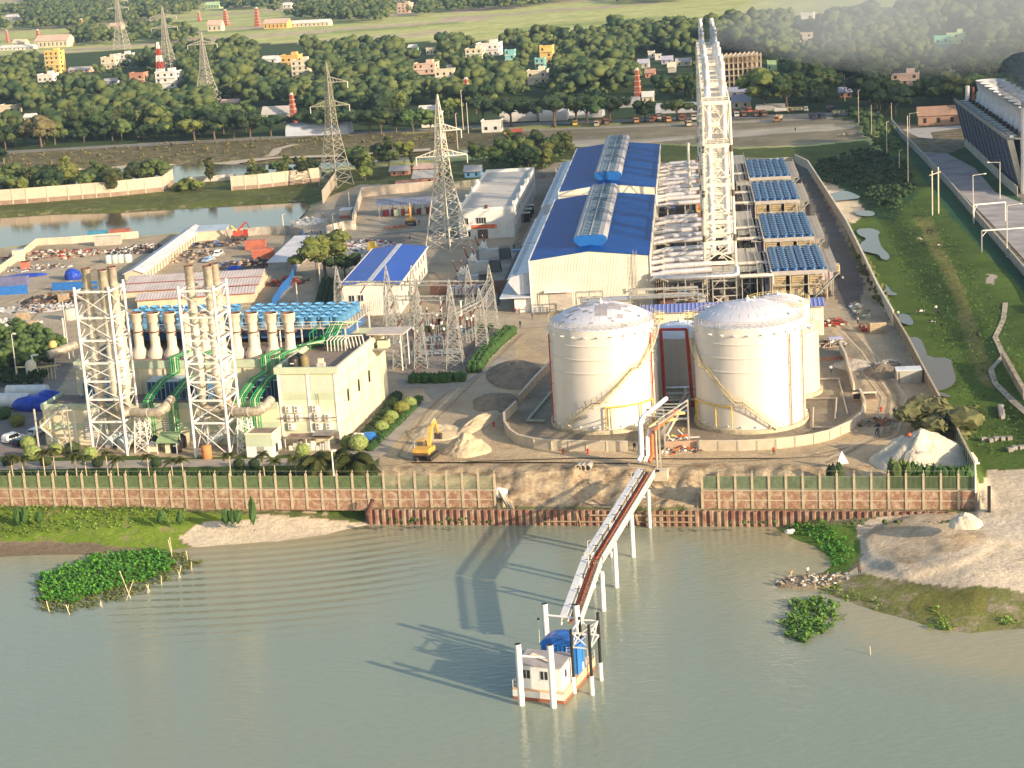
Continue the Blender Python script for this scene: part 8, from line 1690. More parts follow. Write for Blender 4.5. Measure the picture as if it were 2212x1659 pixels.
hedge('creeper mass on the east end of the river fence',[(1965,1040),(2040,1046),(2103,1048)],1.6,3.0,hg,name='creeper');hedge('green creeper clump behind the river fence, east',[(1925,1040),(1975,1042)],3,3.6,foliage,name='creeper');hedge('dark creeper clump behind the river fence, by the white marker',[(1796,1044),(1815,1044)],1.8,3.4,foliage_d,name='creeper')
def round_shrub(px,label,r,mm):m=MB();m.blob((0,0,r*.8),(r,r,r*.85),mm,3,.07,seed=int(px[0]));m.leaves((0,0,r*.8),(r*1.03,r*1.03,r*.88),160,.28,mm,seed=1,shell=.95);one(m,'clipped_shrub',label,'shrub',P(*px),0,'clipped garden shrubs')
ls=mat('pale_green_leaves',(.26,.32,.10),.7,0,col2=(.14,.19,.05),scale=2)
bs_=[((887,880),1.6,ls,'pale ball shrub farthest up the bed by the control building'),((869,893),1.8,foliage_y,'dark-gold ball shrub second from the top of the bed'),((847,911),1.6,ls,'pale ball shrub midway down the bed by the road'),((838,921),1.5,foliage_y,'brownish ball shrub midway down the bed'),((826,933),1.6,ls,'pale round shrub beside the concrete road bend'),((811,950),1.4,hg,'dark round shrub near the blue and white bags'),((776,972),2.2,ls,'large pale shrub at the corner of the control building'),((753,968),1.8,foliage_y,'olive shrub below the control building corner'),((655,985),1.7,ls,'pale green shrub before the white equipment awning'),((62,968),1.8,ls,'pale round shrub beside the dark car'),((72,992),2.0,ls,'large pale round shrub by the garden road, west'),((122,983),1.7,ls,'pale round shrub by the utility pole'),((158,981),1.8,foliage,'green round shrub left of the left lattice tower'),((195,992),1.8,ls,'pale round shrub at the foot of the left lattice tower'),((39,920),1.9,foliage_y,'yellow-green round shrub behind the parked cars'),((8,905),2.0,hg,'dark shrub at the west edge behind the parked cars'),((18,1006),1.3,foliage_d,'dark small shrub in the garden strip, far west'),((212,1008),1.2,foliage_d,'dark small shrub in the garden strip before the left lattice tower'),((338,1008),1.2,foliage_d,'dark small shrub in the garden strip below the green lean-to'),((517,1010),1.2,foliage_d,'dark small shrub in the garden strip by the pump hut'),((550,1010),1.2,foliage_d,'dark small shrub right of the pump hut corner'),((100,1006),1.3,foliage,'green small shrub in the garden strip, west')]
for px,r,mm,lab_ in bs_:round_shrub(px,lab_,r*.8,mm)
def palm(label,px,ytop,s=1.0,fr_n=15,flen=1.7,name='palm_tree',group='small palms along the garden fence',mm=palmleaf,th=None):
 o=G(*px);h=th or HT(px[0],px[1],ytop);rr=random.Random(int(px[0]));t=thing(name,label,'palm',o,rr.random()*6,group);m=MB();m.tube([(0,0,-.3),(.08,.05,h*.5),(0,0,h)],[.13*s,.10*s,.08*s],mat('pale_palm_trunk',(.50,.42,.28),.9),n=6);m.build('trunk',t);m=MB()
 for i in range(fr_n):
  a=i*2.4+rr.random()*.4;el=rr.uniform(.1,1.25);ps=[];L_=flen*rr.uniform(.8,1.15);n=7
  for j in range(n+1):
   u=j/n;r=L_*u*math.cos(el*(1-.25*u));z=h+L_*(math.sin(el)*u-.75*u*u);ps.append(Vector((r*math.cos(a),r*math.sin(a),z)))
  sd_=Vector((-math.sin(a),math.cos(a),0))
  for j in range(n):
   p,q=ps[j],ps[j+1]
   for k in range(2):
    c=p.lerp(q,k/2);lw=L_*.34*(1-.6*abs(j/n-.35));d=(q-p).normalized()
    for sg in(-1,1):e=c+sd_*sg*lw*.8+d*lw*.5-Vector((0,0,lw*.45));m.add([c,c+d*.13*L_,e],[(0,1,2),(2,1,0)],mm)
 m.build('fronds',t);return t
PL=[((30,1036),988,'small palm at the west end of the garden fence'),((53,1034),990,'second small palm from the west end of the garden'),((99,1037),978,'small palm before the pale round shrubs, west'),((122,1036),972,'taller small palm below the utility pole'),((167,1038),984,'small palm left of the left lattice tower feet'),((189,1036),986,'small palm at the left leg of the left lattice tower'),((235,1038),981,'small palm before the drums of the left lattice tower'),((257,1036),993,'small palm at the right leg of the left lattice tower'),((324,1038),986,'small palm before the low cream box'),((374,1038),996,'drooping palm before the black water tanks'),((396,1038),992,'palm left of the right lattice tower feet'),((500,1036),983,'palm just right of the right lattice tower'),((573,1038),982,'palm before the pump hut'),((596,1038),996,'palm at the right corner of the pump hut'),((641,1038),988,'thin palm before the pale green shrub')]
for px,yt,lab_ in PL:palm(lab_,px,yt)
palm('big coconut palm at the garden fence, left of the pair',(690,1036),985,2.4,22,4.6,'coconut_palm','coconut palms at the garden corner',th=3.4);palm('big coconut palm at the garden fence corner, right of the pair',(764,1034),990,2.4,24,5.0,'coconut_palm','coconut palms at the garden corner',th=3.2);palm('coconut palm half hidden between the big pair',(728,1018),985,1.6,16,3.4,'coconut_palm','coconut palms at the garden corner',mm=foliage_d,th=3.0)
def scatter(poly,sp,seed,zf=0.0):
 q=pw(poly,0);xs=[p[0]for p in q];ys=[p[1]for p in q];rr=random.Random(seed);out=[]
 X=np.arange(min(xs),max(xs),sp);Y=np.arange(min(ys),max(ys),sp*.95);XX,YY=np.meshgrid(X,Y);XX=XX.ravel()+np.array([rr.uniform(-.42,.42)*sp for _ in range(XX.size)]);YY=YY.ravel()+np.array([rr.uniform(-.42,.42)*sp for _ in range(YY.size)])
 ins=in_poly(XX,YY,q);return[Vector((x,y,0))for x,y in zip(XX[ins],YY[ins])]
def clear(p,h):
 x,y=proj(p);y2=proj((p.x,p.y,h))[1];hw=h*.42*(y-y2)/max(h,.1)
 for x0,x1,yt,yb in EXCL:
  if x0-hw<x<x1+hw and y>yt and y2<yb-(yb-yt)*.35 and y<yb+(y-y2)*1.5:return False
 return True
GR='trees in the grove'
K=[('west canal grove',[(-60,352),(60,372),(110,388),(250,392),(330,388),(320,412),(240,426),(130,432),(0,440),(-60,440)],8.5,8),('palm grove beyond the canal pylon',[(526,380),(560,372),(690,368),(696,392),(620,402),(540,408)],7.5,6.5),('canal grove east of the grey pylon',[(752,352),(900,345),(905,366),(850,395),(770,396)],8.5,7.5),('grove between canal and halls',[(1010,345),(1180,318),(1240,322),(1215,345),(1150,378),(1060,372)],10,7)]
cnt=0
for gi,(nm,pl,sp,hh)in enumerate(K):
 for p in scatter(pl,sp,gi):
  p.z=gz(p)
  if p.z<-1.0:continue
  h=hh*rnd.uniform(.7,1.3)
  if not clear(p,h):continue
  u=rnd.random()
  if gi<3 and u<.22:palm('palm with drooping fronds in the %s'%nm,proj(p),0,1.3,12,3.0,'palm_tree','palms in the %s'%nm,mm=palmleaf if u<.1 else foliage_d,th=h*.7)
  else:
   kd='round' if u<.8 else 'tall';mm=[foliage,foliage,foliage_d,foliage_y][int(rnd.random()*4)];cn='yellow-green' if mm is foliage_y else('dark' if mm is foliage_d else 'green')
   tree('%s %s tree in the %s'%(cn,'slender' if kd=='tall' else 'rounded',nm),p,h,kd,mm,cnt,'%s %s trees, %s'%(cn,kd,nm));
  cnt+=1
V=[(-300,172),(0,158),(60,148),(130,150),(300,142),(420,122),(540,118),(620,124),(760,112),(900,110),(1080,100),(1230,92),(1300,82),(1400,66),(1510,72),(1580,74),(1640,56),(1900,38),(2212,8),(2500,-15),(2500,290),(2212,285),(2100,262),(2075,262),(2070,232),(1985,240),(1975,268),(1950,255),(1850,240),(1700,236),(1560,232),(1500,214),(1400,218),(1290,222),(1200,212),(1080,222),(1040,244),(930,266),(860,276),(760,268),(640,262),(600,284),(480,294),(300,306),(0,324),(-300,340)]
allp=scatter(V,10.5,99);CL=pw([(1392,166),(1512,162),(1520,196),(1395,200)]);
ax=np.array([p.x for p in allp]);ay=np.array([p.y for p in allp]);incl=in_poly(ax,ay,CL)
allp=[p for p,i in zip(allp,incl)if not i];allp.sort(key=lambda p:p.y-.1*abs(p.x))
vis=[p for p in allp if-60<proj(p)[0]<2272]
nind=0;far=[]
zone=lambda x:'west of the village pylon' if x<440 else('between the pylons' if x<700 else('behind the pale pylon' if x<1040 else('beyond the truck park' if x<1500 else('east of the twin stacks' if x<1850 else 'near the cooling towers'))))
for p in allp:
 x,y=proj(p);h=rnd.choice([rnd.uniform(5,9),rnd.uniform(8,12),rnd.uniform(10,16)])*(1.1 if x>1500 else 1)
 if not clear(p,h*.9):continue
 if nind<215 and-60<x<2272:
  nind+=1;u=rnd.random();kd='tall' if u<.14 else('flat' if u<.34 else 'round');mm=foliage if u<.62 else(foliage_d if u<.86 else foliage_y);cn='yellow-green' if mm is foliage_y else('dark' if mm is foliage_d else 'green')
  tree('%s %s tree in the village belt %s'%(cn,{'tall':'slender','flat':'spreading','round':'rounded'}[kd],zone(x)),p,h,kd,mm,nind,'%s %s belt trees %s'%(cn,kd,zone(x)))
 else:far.append((p,h))
FW_=[[(60,-40),(700,-40),(690,10),(560,20),(430,24),(330,46),(150,62),(-100,70),(-100,30),(60,22)],[(150,76),(230,62),(300,66),(420,72),(430,86),(380,95),(270,97),(160,98)],[(590,30),(700,14),(830,6),(1000,-5),(1300,-12),(1250,3),(1100,22),(960,28),(800,50),(740,50),(620,43)],[(1300,-2),(1450,-10),(1500,3),(1400,8),(1310,8)]]
for i,pl in enumerate(FW_):
 for p in scatter(pl,15,200+i):
  h=rnd.uniform(8,14)
  if clear(p,h):far.append((p,h))
def mass(name,pts,lumps,sub=1,m_=foliage,label=None,cat=None,size=1.0,lift=.55):
 vs,fs_=ICO[sub];V0=np.array(vs);F0=np.array(fs_);k=len(V0);n=len(pts)*lumps;rg=np.random.RandomState(5)
 Cc=np.zeros((n,3));Rr_=np.zeros((n,3));tint=np.zeros(n)
 for i,(p,h)in enumerate(pts):
  s=slice(i*lumps,(i+1)*lumps);w_=h*.30*size;Cc[s,0]=p.x+rg.normal(0,w_*.75,lumps);Cc[s,1]=p.y+rg.normal(0,w_*.75,lumps);Cc[s,2]=p.z+h*rg.uniform(.42,.82,lumps);r=h*rg.uniform(.14,.26,lumps)*size;Rr_[s,0]=r*1.15;Rr_[s,1]=r*1.15;Rr_[s,2]=r
 jit=1+rg.uniform(-.26,.26,(n,k,1));VV=Cc[:,None,:]+V0[None]*Rr_[:,None,:]*jit;FF=F0[None]+(np.arange(n)*k)[:,None,None]
 me=bpy.data.meshes.new(name);me.vertices.add(n*k);me.vertices.foreach_set('co',VV.ravel());F1=FF.reshape(-1,3);me.loops.add(F1.size);me.loops.foreach_set('vertex_index',F1.ravel().astype(np.int32));me.polygons.add(len(F1));me.polygons.foreach_set('loop_start',np.arange(0,F1.size,3));me.polygons.foreach_set('loop_total',np.full(len(F1),3));me.update();me.materials.append(m_)
 o=bpy.data.objects.new(name,me);C.objects.link(o);tag(o,label,cat,None,'stuff');return o
wood_m=mat('woodland_leaves',(.12,.145,.045),.8,0,col2=(.022,.05,.024),scale=.07,thr=(.38,.62),spec=.15,detail=8)
print('FAR',len(far),'IND',nind,'K',cnt)
mass('woods',far,9,1,wood_m,'dense far village woods merging into haze','woods')
def scrub(name,label,poly,sp,h,m_,z=None,sub=1,lumps=3,seed=1,size=1.6):
 pts=[]
 for p in scatter(poly,sp,seed):
  p.z=gz(p)+0.0 if z is None else z;pts.append((p,h*rnd.uniform(.5,1.3)))
 if pts:return mass(name,pts,lumps,sub,m_,label,'ground cover',size)
scrub('undergrowth','dark low bushes on the levee slope behind the fan banks',[(1765,345),(1850,328),(1900,330),(1950,350),(1978,410),(1935,455),(1885,440),(1850,400),(1780,385)],3.2,1.8,foliage_d);scrub('undergrowth','bushes at the end of the dry field by the levee',[(1835,245),(1880,240),(1925,300),(1945,325),(1905,328),(1850,268)],4,3.0,foliage)
scrub('undergrowth','scrub on the canal bank below the road',[(0,336),(480,306),(640,300),(930,287),(1030,286),(1010,312),(800,328),(560,338),(200,356),(0,362)],8,1.4,MATS['olive_brown_leaves'],seed=4);scrub('undergrowth','green scrub behind the compound wall at the back',[(1040,330),(1150,300),(1230,320),(1205,350),(1160,378),(1080,368)],5,1.8,foliage,seed=5);scrub('undergrowth','bushes along the creek bank beside the sand',[(1848,560),(1880,560),(1915,650),(1925,680),(1900,660),(1868,610)],2.2,1.4,foliage_y,seed=6);scrub('undergrowth','trees and shrubs at the west garden above the parked loads',[(-60,730),(60,722),(140,745),(130,790),(60,810),(-60,820)],3.0,4.6,foliage,seed=7,lumps=9,size=.8);scrub('undergrowth','dark shrubs under the west garden trees',[(-60,800),(60,800),(110,815),(90,835),(-60,845)],2,2.2,foliage_d,seed=8,lumps=5,size=1.0)
scrub('undergrowth','weeds along the foot of the river wall and sheet piling',[(820,1090),(1060,1091),(1060,1095),(820,1094)],1.1,.8,foliage,z=-3,seed=9);scrub('undergrowth','weeds on the ledge above the sheet piling in the east',[(1540,1092),(2050,1093),(2050,1097),(1540,1096)],1.3,.7,foliage,z=-3,seed=19)
for k,(x,w_,h)in enumerate(((40,22,2.6),(82,12,2.0),(350,16,2.2),(497,34,2.4),(547,16,4.6),(385,8,2.0))):
 hedge('green creeper hanging on the brick river wall, %s'%('west end','beside the one at the west end','below the black water tanks','widest one','tallest one climbing the fence','narrow one')[k],[(x-w_/2,1092),(x+w_/2,1092)],.7,h,hg,n=1,name='creeper').location.z-=2.9
def clip(px_,z):return[(P(x,y,z).x,P(x,y,z).y)for x,y in px_]
def hy(name,label,poly,sp,m_,hgt=.5,seed=0,n=5,zb=WZ,sz=.5):
 q=pw(poly,WZ);xs=[p[0]for p in q];ys=[p[1]for p in q];rr=random.Random(seed);N=int((max(xs)-min(xs))*(max(ys)-min(ys))/sp/sp);X=np.array([rr.uniform(min(xs),max(xs))for _ in range(N)]);Y=np.array([rr.uniform(min(ys),max(ys))for _ in range(N)]);ins=in_poly(X+.5*np.sin(Y*1.7),Y+.5*np.sin(X*2.1),q);X=X[ins];Y=Y[ins];Z=np.maximum(ground_z(X,Y),zb);nn=len(X);rg=np.random.RandomState(seed)
 A=rg.uniform(0,6.28,nn*n);T_=rg.uniform(.1,1.0,nn*n);Sx=sz*rg.uniform(.5,1.2,nn*n);c=np.stack([np.repeat(X,n)+rg.normal(0,sp*.35,nn*n),np.repeat(Y,n)+rg.normal(0,sp*.35,nn*n),np.repeat(Z,n)+rg.uniform(.05,hgt,nn*n)],1)
 u=np.stack([np.cos(A)*np.cos(T_),np.sin(A)*np.cos(T_),np.sin(T_)],1)*Sx[:,None];v=np.stack([-np.sin(A),np.cos(A),0*A],1)*Sx[:,None]*.7;VV=np.stack([c-u*.5,c-v*.5+u*.1,c+u*.5,c+v*.5+u*.1],1).reshape(-1,3);k=len(c);F=np.arange(4*k).reshape(k,4)
 me=bpy.data.meshes.new(name);me.vertices.add(4*k);me.vertices.foreach_set('co',VV.ravel());me.loops.add(4*k);me.loops.foreach_set('vertex_index',F.ravel().astype(np.int32));me.polygons.add(k);me.polygons.foreach_set('loop_start',np.arange(0,4*k,4));me.polygons.foreach_set('loop_total',np.full(k,4));me.update();me.materials.append(m_);o=bpy.data.objects.new(name,me);C.objects.link(o);tag(o,label,'water plants',None,'stuff')
dull=mat('dull_edge_plants',(.17,.19,.05),.7,0,col2=(.09,.11,.03),scale=1);lime=mat('lime_marsh_plants',(.18,.30,.04),.7,0,col2=(.10,.17,.025),scale=.6)
isl=[(82,1268),(90,1243),(140,1225),(200,1205),(260,1195),(340,1190),(372,1200),(378,1222),(340,1248),(290,1262),(230,1280),(150,1305),(95,1300)];isl2=[(80,1275),(95,1240),(330,1188),(400,1196),(436,1215),(400,1238),(340,1262),(280,1290),(215,1308),(130,1328),(85,1318)]
hy('water_hyacinth','dull outer fringe of the floating hyacinth island',isl2,.55,dull,.3,2,4);hy('water_hyacinth','bright green floating hyacinth island fenced with bamboo',isl,.5,hyac,.75,1,6,sz=.6)
hy('water_hyacinth','green hyacinth raft floating off the east beach',[(1692,1356),(1700,1328),(1712,1302),(1745,1296),(1790,1298),(1812,1305),(1800,1325),(1785,1345),(1795,1362),(1770,1368),(1745,1388),(1715,1386),(1695,1372)],.5,mat('mixed_hyacinth_leaves',(.15,.27,.035),.5,col2=(.05,.14,.02),scale=.5),.7,3,6,sz=.6)
hy('marsh_plants','lime green marsh plants on the west river flat',[(-80,1150),(-80,1120),(120,1108),(300,1122),(420,1130),(400,1150),(250,1158),(120,1165),(0,1175)],.8,lime,.4,4,4);hy('marsh_plants','green marsh plants at the foot of the east sheet piling',[(1700,1140),(1760,1136),(1800,1150),(1840,1195),(1835,1225),(1800,1232),(1795,1205),(1760,1172)],.6,hyac,.6,5,5);hy('marsh_plants','plant line along the muddy east shore',[(1750,1250),(1800,1262),(1840,1285),(1900,1300),(1905,1318),(1870,1310),(1820,1295),(1780,1280),(1745,1262)],.7,lime,.4,6,4);hy('marsh_plants','two ragged plant tufts in the eastern shallows',[(2010,1320),(2030,1325),(2060,1360),(2040,1366),(2000,1358),(2020,1345)],.6,lime,.5,7,5);hy('marsh_plants','round plant tuft in the shallows at the far east',[(2160,1345),(2180,1338),(2198,1345),(2190,1355),(2165,1356)],.6,lime,.5,8,5);hy('marsh_plants','small drifting plants by the hyacinth raft',[(1795,1330),(1830,1335),(1825,1342),(1800,1340)],.7,lime,.4,9,4)
hy('grass','tussocky grass of the green levee meadow',[(1890,470),(1960,450),(2060,560),(2212,790),(2300,900),(2300,1000),(2150,1030),(2100,1000),(2060,860),(2000,740),(1940,600)],1.3,mat('meadow_grass',(.10,.17,.03),.8,col2=(.05,.10,.02),scale=.25),.25,10,3,zb=-3,sz=.45)
def skin_mesh(name,joints,edges,rad,colf,root=0,sub=1):
 me=bpy.data.meshes.new(name);me.from_pydata(joints,edges,[]);o=bpy.data.objects.new(name,me);C.objects.link(o);md=o.modifiers.new('s','SKIN');md.use_smooth_shade=True
 for i,v in enumerate(me.skin_vertices[0].data):v.radius=(rad[i],rad[i])if not isinstance(rad[i],tuple)else rad[i];v.use_root=(i==root)
 o.modifiers.new('u','SUBSURF').levels=sub;dg=bpy.context.evaluated_depsgraph_get();n=bpy.data.meshes.new_from_object(o.evaluated_get(dg));bpy.data.objects.remove(o);n.name=name
 ms=[]
 for p in n.polygons:
  m_=colf(p.center)
  if m_ not in ms:ms.append(m_);n.materials.append(m_)
  p.material_index=ms.index(m_);p.use_smooth=True
 return n
skin=mat('brown_skin',(.22,.12,.08),.6);hair=mat('black_hair',(.015,.012,.01),.6);CL_={}
def cloth(c):
 return mat('cloth_%d_%d_%d'%tuple(int(x*99)for x in c),c,.9,var=.1,scale=3)
PM={}
def person_mesh(shirt,trouser,pose,hat):
 k=(shirt,trouser,pose,hat)
 if k in PM:return PM[k]
 st={'stand':.08,'walk':.26,'bend':.16,'sit':.1}[pose]
 if pose=='bend':top=[(0,.28,1.18),(0,.48,1.26),(0,.6,1.3)];hz=1.0
 else:top=[(0,.0,1.38),(0,.02,1.52),(0,.04,1.64)]
 J=[(0,0,.95),(0,.02,1.15)if pose!='bend' else(0,.14,1.1),top[0],top[1],top[2]];R0=[(.17,.12),(.15,.11),(.19,.12),.055,.105]
 E_=[(0,1),(1,2),(2,3),(3,4)]
 for s in(-1,1):
  fy=st*s;b=len(J);kneez,hipz=.5,.9
  if pose=='sit':J+=[(s*.1,.05,.5),(s*.13,.45,.5),(s*.13,.5,.08),(s*.13,.64,.04)]
  else:J+=[(s*.1,0,.86),(s*.11,fy*.6+.04,.48),(s*.11,fy-.02,.09),(s*.12,fy+.14,.04)]
  R0+=[.095,.07,.05,.04];E_+=[(0,b),(b,b+1),(b+1,b+2),(b+2,b+3)]
  b=len(J);tx,ty,tz=top[0]
  J+=[(s*.21,ty,tz+.02),(s*.27,ty-.05*s,tz-.27),(s*.26,ty+.1+.1*s*st*3,tz-.5),(s*.25,ty+.14+.1*s*st*3,tz-.6)];R0+=[.06,.045,.035,.04];E_+=[(2,b),(b,b+1),(b+1,b+2),(b+2,b+3)]
 if pose=='sit':J=[(x,y,z-(.42 if i<5 or i in(9,10,11,12,17,18,19,20)else 0))for i,(x,y,z)in enumerate(J)]
 hd=Vector(J[4]);S_,T_=cloth(shirt),cloth(trouser);Hh=mat('hard_hat_'+str(hat),hat,.4)if hat else hair;wz=J[0][2]
 def colf(c):
  if(c-hd).length<.2:return Hh if c.z>hd.z+.03 or c.y<hd.y-.05 else skin
  if c.z<.07:return hair
  if c.z<wz+.02 and abs(c.x)<.22:return T_
  if abs(c.x)>.23 and c.z<J[2][2]-.42:return skin
  return S_
 PM[k]=skin_mesh('person',J,E_,R0,colf);return PM[k]
def person(label,px,hd=0,shirt=(.6,.1,.05),tr=(.06,.06,.08),pose='stand',hat=None,z=None,group=None,s=1.0):
 o=bpy.data.objects.new('person',person_mesh(shirt,tr,pose,hat));C.objects.link(o);p=G(*px)
 if z is not None:p=P(px[0],px[1],z)
 o.location=p;o.rotation_euler=(0,0,-hd);o.scale=(s,)*3;tag(o,label,'person',group)
YH=(.8,.6,.05);WH=(.8,.8,.78);OR=(.70,.14,.05);NV=(.05,.07,.15);WS=(.72,.72,.70);BK=(.04,.04,.045);BRN=(.2,.12,.08)
PP=[((1672,984),.4,OR,BK,'walk',WH,'worker in red-orange overalls walking outside the tank yard wall'),((1114,679),.2,OR,NV,'stand',WH,'worker in orange vest left of the hall corner, one of two'),((1122,680),1,(.72,.25,.1),BRN,'stand',YH,'worker in pale orange vest beside the other at the hall corner'),((1150,690),2.6,NV,BK,'walk',None,'dark-clothed man walking past the drain pipe of the hall corner'),((1124,708),0,BK,BK,'stand',None,'man in black standing on the sandy road below the hall corner'),((1111,537+112-110),.3,NV,BK,'stand',None,'man in dark clothes near the pale blue sheet by the trench'),((1126,541),1.2,BK,BK,'stand',None,'second dark figure by the trench beside the hall'),((1371,975),.6,BK,BK,'walk',None,'man in black at the wall corner left of the pipe frame'),((1379,974),2,BRN,BK,'bend',None,'bending man beside the one in black at the pipe frame'),((1936+4,701-15),.3,WS,NV,'stand',None,'man in white shirt on the service road by the wall pallets'),((1847,690),.3,BK,NV,'stand',None,'man in dark shirt beside the wall pallets'),((1853,700),1,WS,BK,'stand',None,'man in pale shirt beside the one in dark by the pallets'),((1820,610),.5,WS,BK,'stand',YH,'worker with white shirt and helmet near the forklift'),((1795,806),.2,WS,NV,'stand',None,'man in white standing on the paved yard behind the tanks'),((2065-100,941+8),0,OR,BK,'sit',None,'person in red sitting on top of the biggest sand heap',5.0),((1893,940),1.2,BK,BK,'bend',None,'man in black bending near the reddish pit'),((1898,943),2.2,BK,NV,'walk',None,'second dark figure near the reddish pit'),((1744,1246),.3,WS,BRN,'stand',None,'man in white standing at the tip of the east beach'),((1707,1250),1.0,(.66,.42,.2),(.6,.5,.35),'bend',None,'man bending in the water off the east beach',WZ-.25),((1857,1244),.3,BRN,BK,'stand',None,'dark figure standing on the east beach mud'),((895,975),.9,WS,WS,'stand',None,'man in white standing left of the yellow excavator'),((906,487),.2,BK,BRN,'stand',None,'man standing right of the orange excavator'),((886,626-105),.4,BK,BK,'walk',None,'man walking on the dark gravel heap'),((655,614),.2,BK,NV,'stand',None,'man in dark clothes on the track beside the blue sheet fence'),((662,510),.1,WS,BK,'stand',None,'man in white at the junction by the blue fence end'),((674,506),.4,(.7,.5,.35),BK,'walk',None,'man in peach shirt at the dirt junction'),((681,509),1.4,(.4,.08,.2),BK,'walk',None,'person in maroon at the dirt junction, left of three'),((687,511),2.4,(.3,.06,.16),BK,'stand',None,'person in maroon at the dirt junction, middle of three'),((693,509),0,NV,BK,'stand',None,'person in dark blue at the dirt junction, right of three'),((834,530),0,WS,BK,'stand',None,'man in white behind the blue-roofed workshop'),((843,530),1,BK,BRN,'stand',None,'dark figure behind the blue-roofed workshop'),((4,897),.2,(.5,.65,.8),NV,'stand',None,'man in light blue shirt at the far west edge by the pale pipes'),((12,890),1.2,(.5,.65,.8),NV,'walk',None,'second man in light blue behind the first at the west edge'),((100,903),2,(.45,.6,.75),NV,'stand',None,'man in light blue shirt before the blue tarpaulin heap'),((1585,625),.3,BK,NV,'stand',None,'dark figure under the pipe rack right of the stack tower'),((1437+14,955),.3,YH,BK,'bend',YH,'worker in yellow bending among the valves between the tanks'),((1472,941),1.3,(.75,.5,.1),BK,'bend',YH,'worker in yellow squatting at the foot of the right large tank'),((1218,922),.2,(.1,.16,.5),(.1,.16,.5),'stand',None,'worker in blue at the foot of the left large tank'),((1214+1,519+413),1,WS,(.4,.5,.45),'sit',YH,'worker in white crouching below the one in blue'),((1438,522-258),0,BK,BK,'stand',None,'figure on the road between the parked trucks'),((1718,524-250+10),0,BK,BK,'walk',None,'lone walker on the dry field'),((2022,674),0,WS,NV,'stand',None,'man in white out on the green meadow')]
for q in PP:person(q[6],q[0],q[1],q[2],q[3],q[4],q[5],z=q[7]if len(q)>7 else None)
rr=random.Random(4)
for i,x in enumerate((1811,1817,1823,1829,1834,1840,1846,1852,1858)):
 person('person in pale clothes in the row resting at the end of the dry field',(x,297-i*.4),rr.random()*6,[WS,(.7,.55,.4),WS,(.6,.3,.2)][i%4],BK,'stand',None,group='row of resting people')
def cow_mesh(body,patch=None,graze=True):
 J=[(0,-.65,1.12),(0,-.1,1.05),(0,.5,1.12),(0,.85,1.2 if not graze else 1.0),(0,1.15,1.35 if not graze else .6),(0,1.4,1.25 if not graze else .25),(0,-.85,1.1),(0,-.95,.6)];R0=[(.26,.28),(.3,.33),(.26,.32),(.15,.2),.13,.08,.05,.03];E_=[(0,1),(1,2),(2,3),(3,4),(4,5),(0,6),(6,7)]
 for s in(-1,1):
  b=len(J);J+=[(s*.18,-.62,.85),(s*.18,-.5,.68),(s*.18,-.7,.42),(s*.18,-.64,.04)];R0+=[.13,.1,.06,.055];E_+=[(0,b),(b,b+1),(b+1,b+2),(b+2,b+3)]
  b=len(J);J+=[(s*.18,.5,.8),(s*.18,.5,.45),(s*.18,.5,.04)];R0+=[.12,.07,.055];E_+=[(2,b),(b,b+1),(b+1,b+2)]
  b=len(J);J+=[(s*.16,J[4][1]-.08,J[4][2]+.16)];R0+=[.04];E_+=[(4,b)]
 B_,P_2=cloth(body),cloth(patch or body)
 return skin_mesh('cow',J,E_,R0,lambda c:P_2 if(math.sin(c.y*5+1)+math.cos(c.z*7))>.6 else B_)
cows={'black':cow_mesh((.02,.018,.016)),'white':cow_mesh((.6,.52,.42),(.5,.4,.3)),'pied':cow_mesh((.03,.03,.03),(.6,.58,.55))}
for lab_,px,k,hd in(('black cow grazing highest up the levee meadow',(1913,408),'black',1),('pale cow beside a dark calf on the meadow',(1985,520),'white',2.2),('black cow right of the pale one on the meadow',(2009,504),'black',1.6),('dark calf just below the pale cow',(1995,530),'black',-1),('black cow with white head lying right of the dark calf',(2027,534),'pied',1.4),('black and white cow near the creek pools',(1988,680),'pied',1.2),('dark cow right of the black and white one',(2028,682),'black',.4),('dark calf below the dark cow by the pools',(2034,707),'black',0),('lone black goat-like cow on the lower meadow',(2112,730),'black',.2),('small pied calf between the cows by the pools',(2013,700),'pied',2)):
 o_=bpy.data.objects.new('cow',cows[k]);C.objects.link(o_);o_.location=G(*px);o_.rotation_euler=(0,0,-hd);tag(o_,lab_,'cow')
 if 'calf' in lab_:o_.scale=(.7,)*3
bam=mat('bamboo',(.62,.54,.34),.7)
def stakes(label,pr_):
 o=P(*pr_[0][0],WZ);m=MB()
 for a,b in pr_:
  A=P(*a,WZ)-o;A.z=-.8;Bp=P(*a,WZ);hh=HT(a[0],a[1],b[1],WZ);q=P(*b,WZ+hh);m.cyl(A,q-o,.07,bam,n=5)
 one(m,'bamboo_stake',label,'stake',o)
